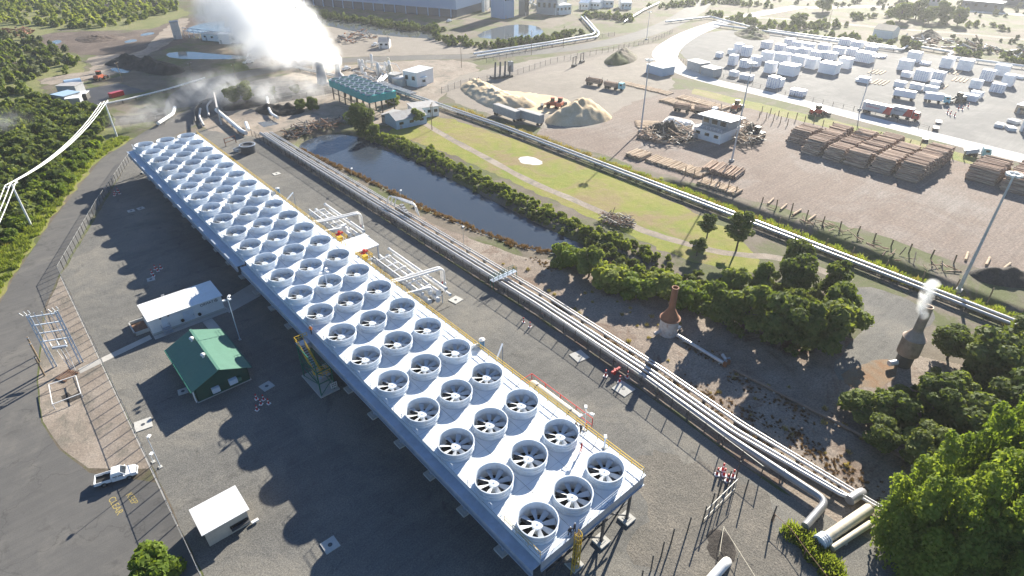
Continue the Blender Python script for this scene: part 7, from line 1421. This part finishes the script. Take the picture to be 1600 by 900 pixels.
# ================================================================== steam and haze
def steam(name, label, blobs, dens, seed, scale=0.12, vox=1.2, lim=(0.38, 0.62), aniso=0.2, puff=0.0):
    """blobs: (centre, radius); fused into one closed skin, filled with lumpy vapour"""
    bm = bmesh.new()
    for c, r in blobs: bmesh.ops.create_icosphere(bm, subdivisions=3, radius=r, matrix=Matrix.Translation(c))
    me = bpy.data.meshes.new(name); bm.to_mesh(me); bm.free()
    o = link(name, me); mo = o.modifiers.new('fuse', 'REMESH'); mo.mode = 'VOXEL'; mo.voxel_size = vox
    dg = bpy.context.evaluated_depsgraph_get(); dg.update(); m2 = bpy.data.meshes.new_from_object(o.evaluated_get(dg)); bpy.data.objects.remove(o); m2.name = name
    if puff:                                          # cauliflower billows on the skin
        from mathutils import noise as mn
        m2.update(); nr = [v.normal.copy() for v in m2.vertices]; c0 = Vector(blobs[0][0])
        for v, nn in zip(m2.vertices, nr):
            k = min(1.0, 0.12 + (v.co - c0).length / 30.0); q = v.co
            v.co = q + nn * puff * k * (-0.7 + 1.9 * abs(mn.noise(q * 0.13)) + 1.1 * abs(mn.noise(q * 0.3)) + 0.5 * abs(mn.noise(q * 0.7)))
    mt = bpy.data.materials.new(name + '_vapour'); mt.use_nodes = True; nt = mt.node_tree; nt.nodes.clear()
    out = nt.nodes.new('ShaderNodeOutputMaterial'); pv = nt.nodes.new('ShaderNodeVolumePrincipled'); pv.inputs['Color'].default_value = (0.97, 0.975, 0.98, 1); pv.inputs['Anisotropy'].default_value = aniso
    f = noise(nt, coords(nt), scale, 4, 0.6, 0.3); nt.links.new(math_(nt, 'MULTIPLY', ramp(nt, f, [(lim[0], (0, 0, 0)), (lim[1], (1, 1, 1))]), dens), pv.inputs['Density'])
    nt.links.new(pv.outputs[0], out.inputs['Volume']); m2.materials.clear(); m2.materials.append(mt)
    o = link(name, m2); tag(o, label, None, None, 'stuff'); return o
def plume_path(pts, n, seed, jit=0.25):
    """pts: (u, v, height, radius): vapour drifting over the spot (u, v) read at that height"""
    rs = random.Random(seed); out = []
    for i in range(n):
        t = i / (n - 1) * (len(pts) - 1); k = min(int(t), len(pts) - 2); f = t - k; a, b = pts[k], pts[k + 1]; A_, B_ = G(a[0], a[1], a[2]), G(b[0], b[1], b[2]); r = a[3] + (b[3] - a[3]) * f; c = A_.lerp(B_, f); out.append((c + Vector((rs.uniform(-1, 1), rs.uniform(-1, 1), rs.uniform(-.8, .8))) * r * jit, r * rs.uniform(.75, 1.1)))
        for _ in range(3):
            d = Vector((rs.gauss(0, 1), rs.gauss(0, 1), rs.gauss(0, 1))).normalized(); out.append((c + d * r * 0.75, r * rs.uniform(.28, .5)))
    return out
steam('steam_plume', 'huge white steam plume drifting from the two chimneys', plume_path([(530, 100, 6.5, 1.2), (521, 92, 8, 2.2), (507, 82, 10, 3.4), (488, 72, 12, 5.2), (466, 62, 14, 7.5), (440, 52, 16, 10), (416, 38, 18, 11.5), (396, 20, 20, 12.5), (378, -5, 23, 13), (365, -30, 26, 13)], 34, 2) + plume_path([(504, 98, 9, 1.6), (494, 90, 10.5, 2.6), (480, 80, 12, 4.0)], 7, 3), 0.30, 1, 0.2, 0.7, (0.34, 0.56), 0.6, 6.0)
def puff_mat(name, dens, scale, lim):
    mt = bpy.data.materials.new(name); mt.use_nodes = True; nt = mt.node_tree; nt.nodes.clear(); MATS[name] = mt
    out = nt.nodes.new('ShaderNodeOutputMaterial'); pv = nt.nodes.new('ShaderNodeVolumePrincipled'); pv.inputs['Color'].default_value = (0.97, 0.975, 0.98, 1); pv.inputs['Anisotropy'].default_value = 0.4
    ln = nt.nodes.new('ShaderNodeVectorMath'); ln.operation = 'LENGTH'; nt.links.new(coords(nt, 'obj'), ln.inputs[0]); fall = math_(nt, 'POWER', math_(nt, 'SUBTRACT', 1.0, ln.outputs['Value'], True), 1.1)
    f = ramp(nt, noise(nt, coords(nt), scale, 5, 0.65, 0.8), [(lim[0], (0, 0, 0)), (lim[1], (1, 1, 1))]); nt.links.new(math_(nt, 'MULTIPLY', math_(nt, 'MULTIPLY', f, fall), dens), pv.inputs['Density']); nt.links.new(pv.outputs[0], out.inputs['Volume'])
def soft_steam(name, label, mat, puffs):
    """puffs: (u, v, height, rx, ry, rz): soft-edged ellipsoids of vapour"""
    bm = bmesh.new(); bmesh.ops.create_icosphere(bm, subdivisions=2, radius=1.05); me = bpy.data.meshes.new('puff'); bm.to_mesh(me); bm.free(); me.materials.append(M(mat))
    t = thing(name, label, None, G(puffs[0][0], puffs[0][1])) if False else bpy.data.objects.new(name, None); COL.objects.link(t); t['kind'] = 'stuff'; t['label'] = label
    for u, v, h, rx, ry, rz in puffs: k = link('puff', me, t); k.location = G(u, v, h); k.scale = (rx, ry, rz)
puff_mat('wisp_vapour', 2.2, 0.9, (0.38, 0.62)); puff_mat('drift_vapour', 0.10, 0.16, (0.42, 0.72)); puff_mat('fringe_vapour', 0.30, 0.22, (0.40, 0.66))
soft_steam('steam_wisp', 'thin white steam above the grey brown silencer', 'wisp_vapour', [(1443, 492, 12.2, .9, .9, .9), (1441, 483, 12.8, 1, 1, 1.1), (1444, 472, 13.6, 1.2, 1.2, 1.4), (1448, 461, 14.4, 1.4, 1.3, 1.4), (1452, 450, 15.4, 1.5, 1.3, 1.2), (1459, 443, 16, 1.2, 1.2, .9)])
soft_steam('drifting_steam', 'thin grey steam drifting over the road and hot stream', 'drift_vapour', [(305, 150, 3, 9, 9, 5), (330, 140, 5, 12, 12, 7), (352, 132, 6, 12, 12, 7), (385, 140, 5, 13, 11, 7), (412, 148, 4, 9, 9, 6), (440, 142, 5, 12, 11, 7), (478, 135, 5, 12, 11, 7), (510, 136, 4, 9, 9, 5), (350, 158, 3, 8, 8, 4), (300, 130, 6, 10, 10, 5)])
soft_steam('drifting_steam', 'thin steam over the stream bed at the road bend', 'drift_vapour', [(185, 192, 2, 7, 7, 4), (218, 184, 3, 8, 8, 5), (250, 174, 4, 9, 8, 6), (262, 164, 6, 8, 8, 6), (15, 195, 4, 9, 9, 6)])
rs = random.Random(9)
soft_steam('steam_fringe', 'torn soft fringe around the huge steam plume', 'fringe_vapour', [(526, 104, 7, 3, 3, 3), (512, 104, 8, 4, 4, 4), (500, 92, 10, 5, 5, 5), (484, 92, 10, 6, 6, 5), (520, 84, 11, 5, 5, 5), (500, 66, 14, 8, 8, 6), (470, 92, 11, 8, 8, 6), (445, 90, 12, 9, 9, 7), (484, 48, 16, 10, 10, 8), (420, 84, 12, 10, 10, 7), (398, 74, 14, 11, 11, 9), (380, 55, 16, 12, 12, 9), (462, 28, 18, 13, 13, 10), (440, 6, 20, 14, 14, 10), (362, 30, 19, 13, 13, 10), (345, 6, 22, 15, 15, 10), (330, 16, 18, 12, 12, 8), (322, 28, 14, 9, 9, 6)])
# the air itself
hz = MB().box((300, 300, 30), (1500, 1500, 90)).mesh('haze'); mt = bpy.data.materials.new('haze_air'); mt.use_nodes = True; nt = mt.node_tree; nt.nodes.clear()
out = nt.nodes.new('ShaderNodeOutputMaterial'); pv = nt.nodes.new('ShaderNodeVolumePrincipled'); pv.inputs['Color'].default_value = (0.95, 0.97, 1.0, 1); pv.inputs['Density'].default_value = 0.00015; pv.inputs['Anisotropy'].default_value = 0.55
nt.links.new(pv.outputs[0], out.inputs['Volume']); hz.materials.clear(); hz.materials.append(mt); o = link('haze', hz); o['kind'] = 'stuff'; o['label'] = 'pale haze in the sunlit air'
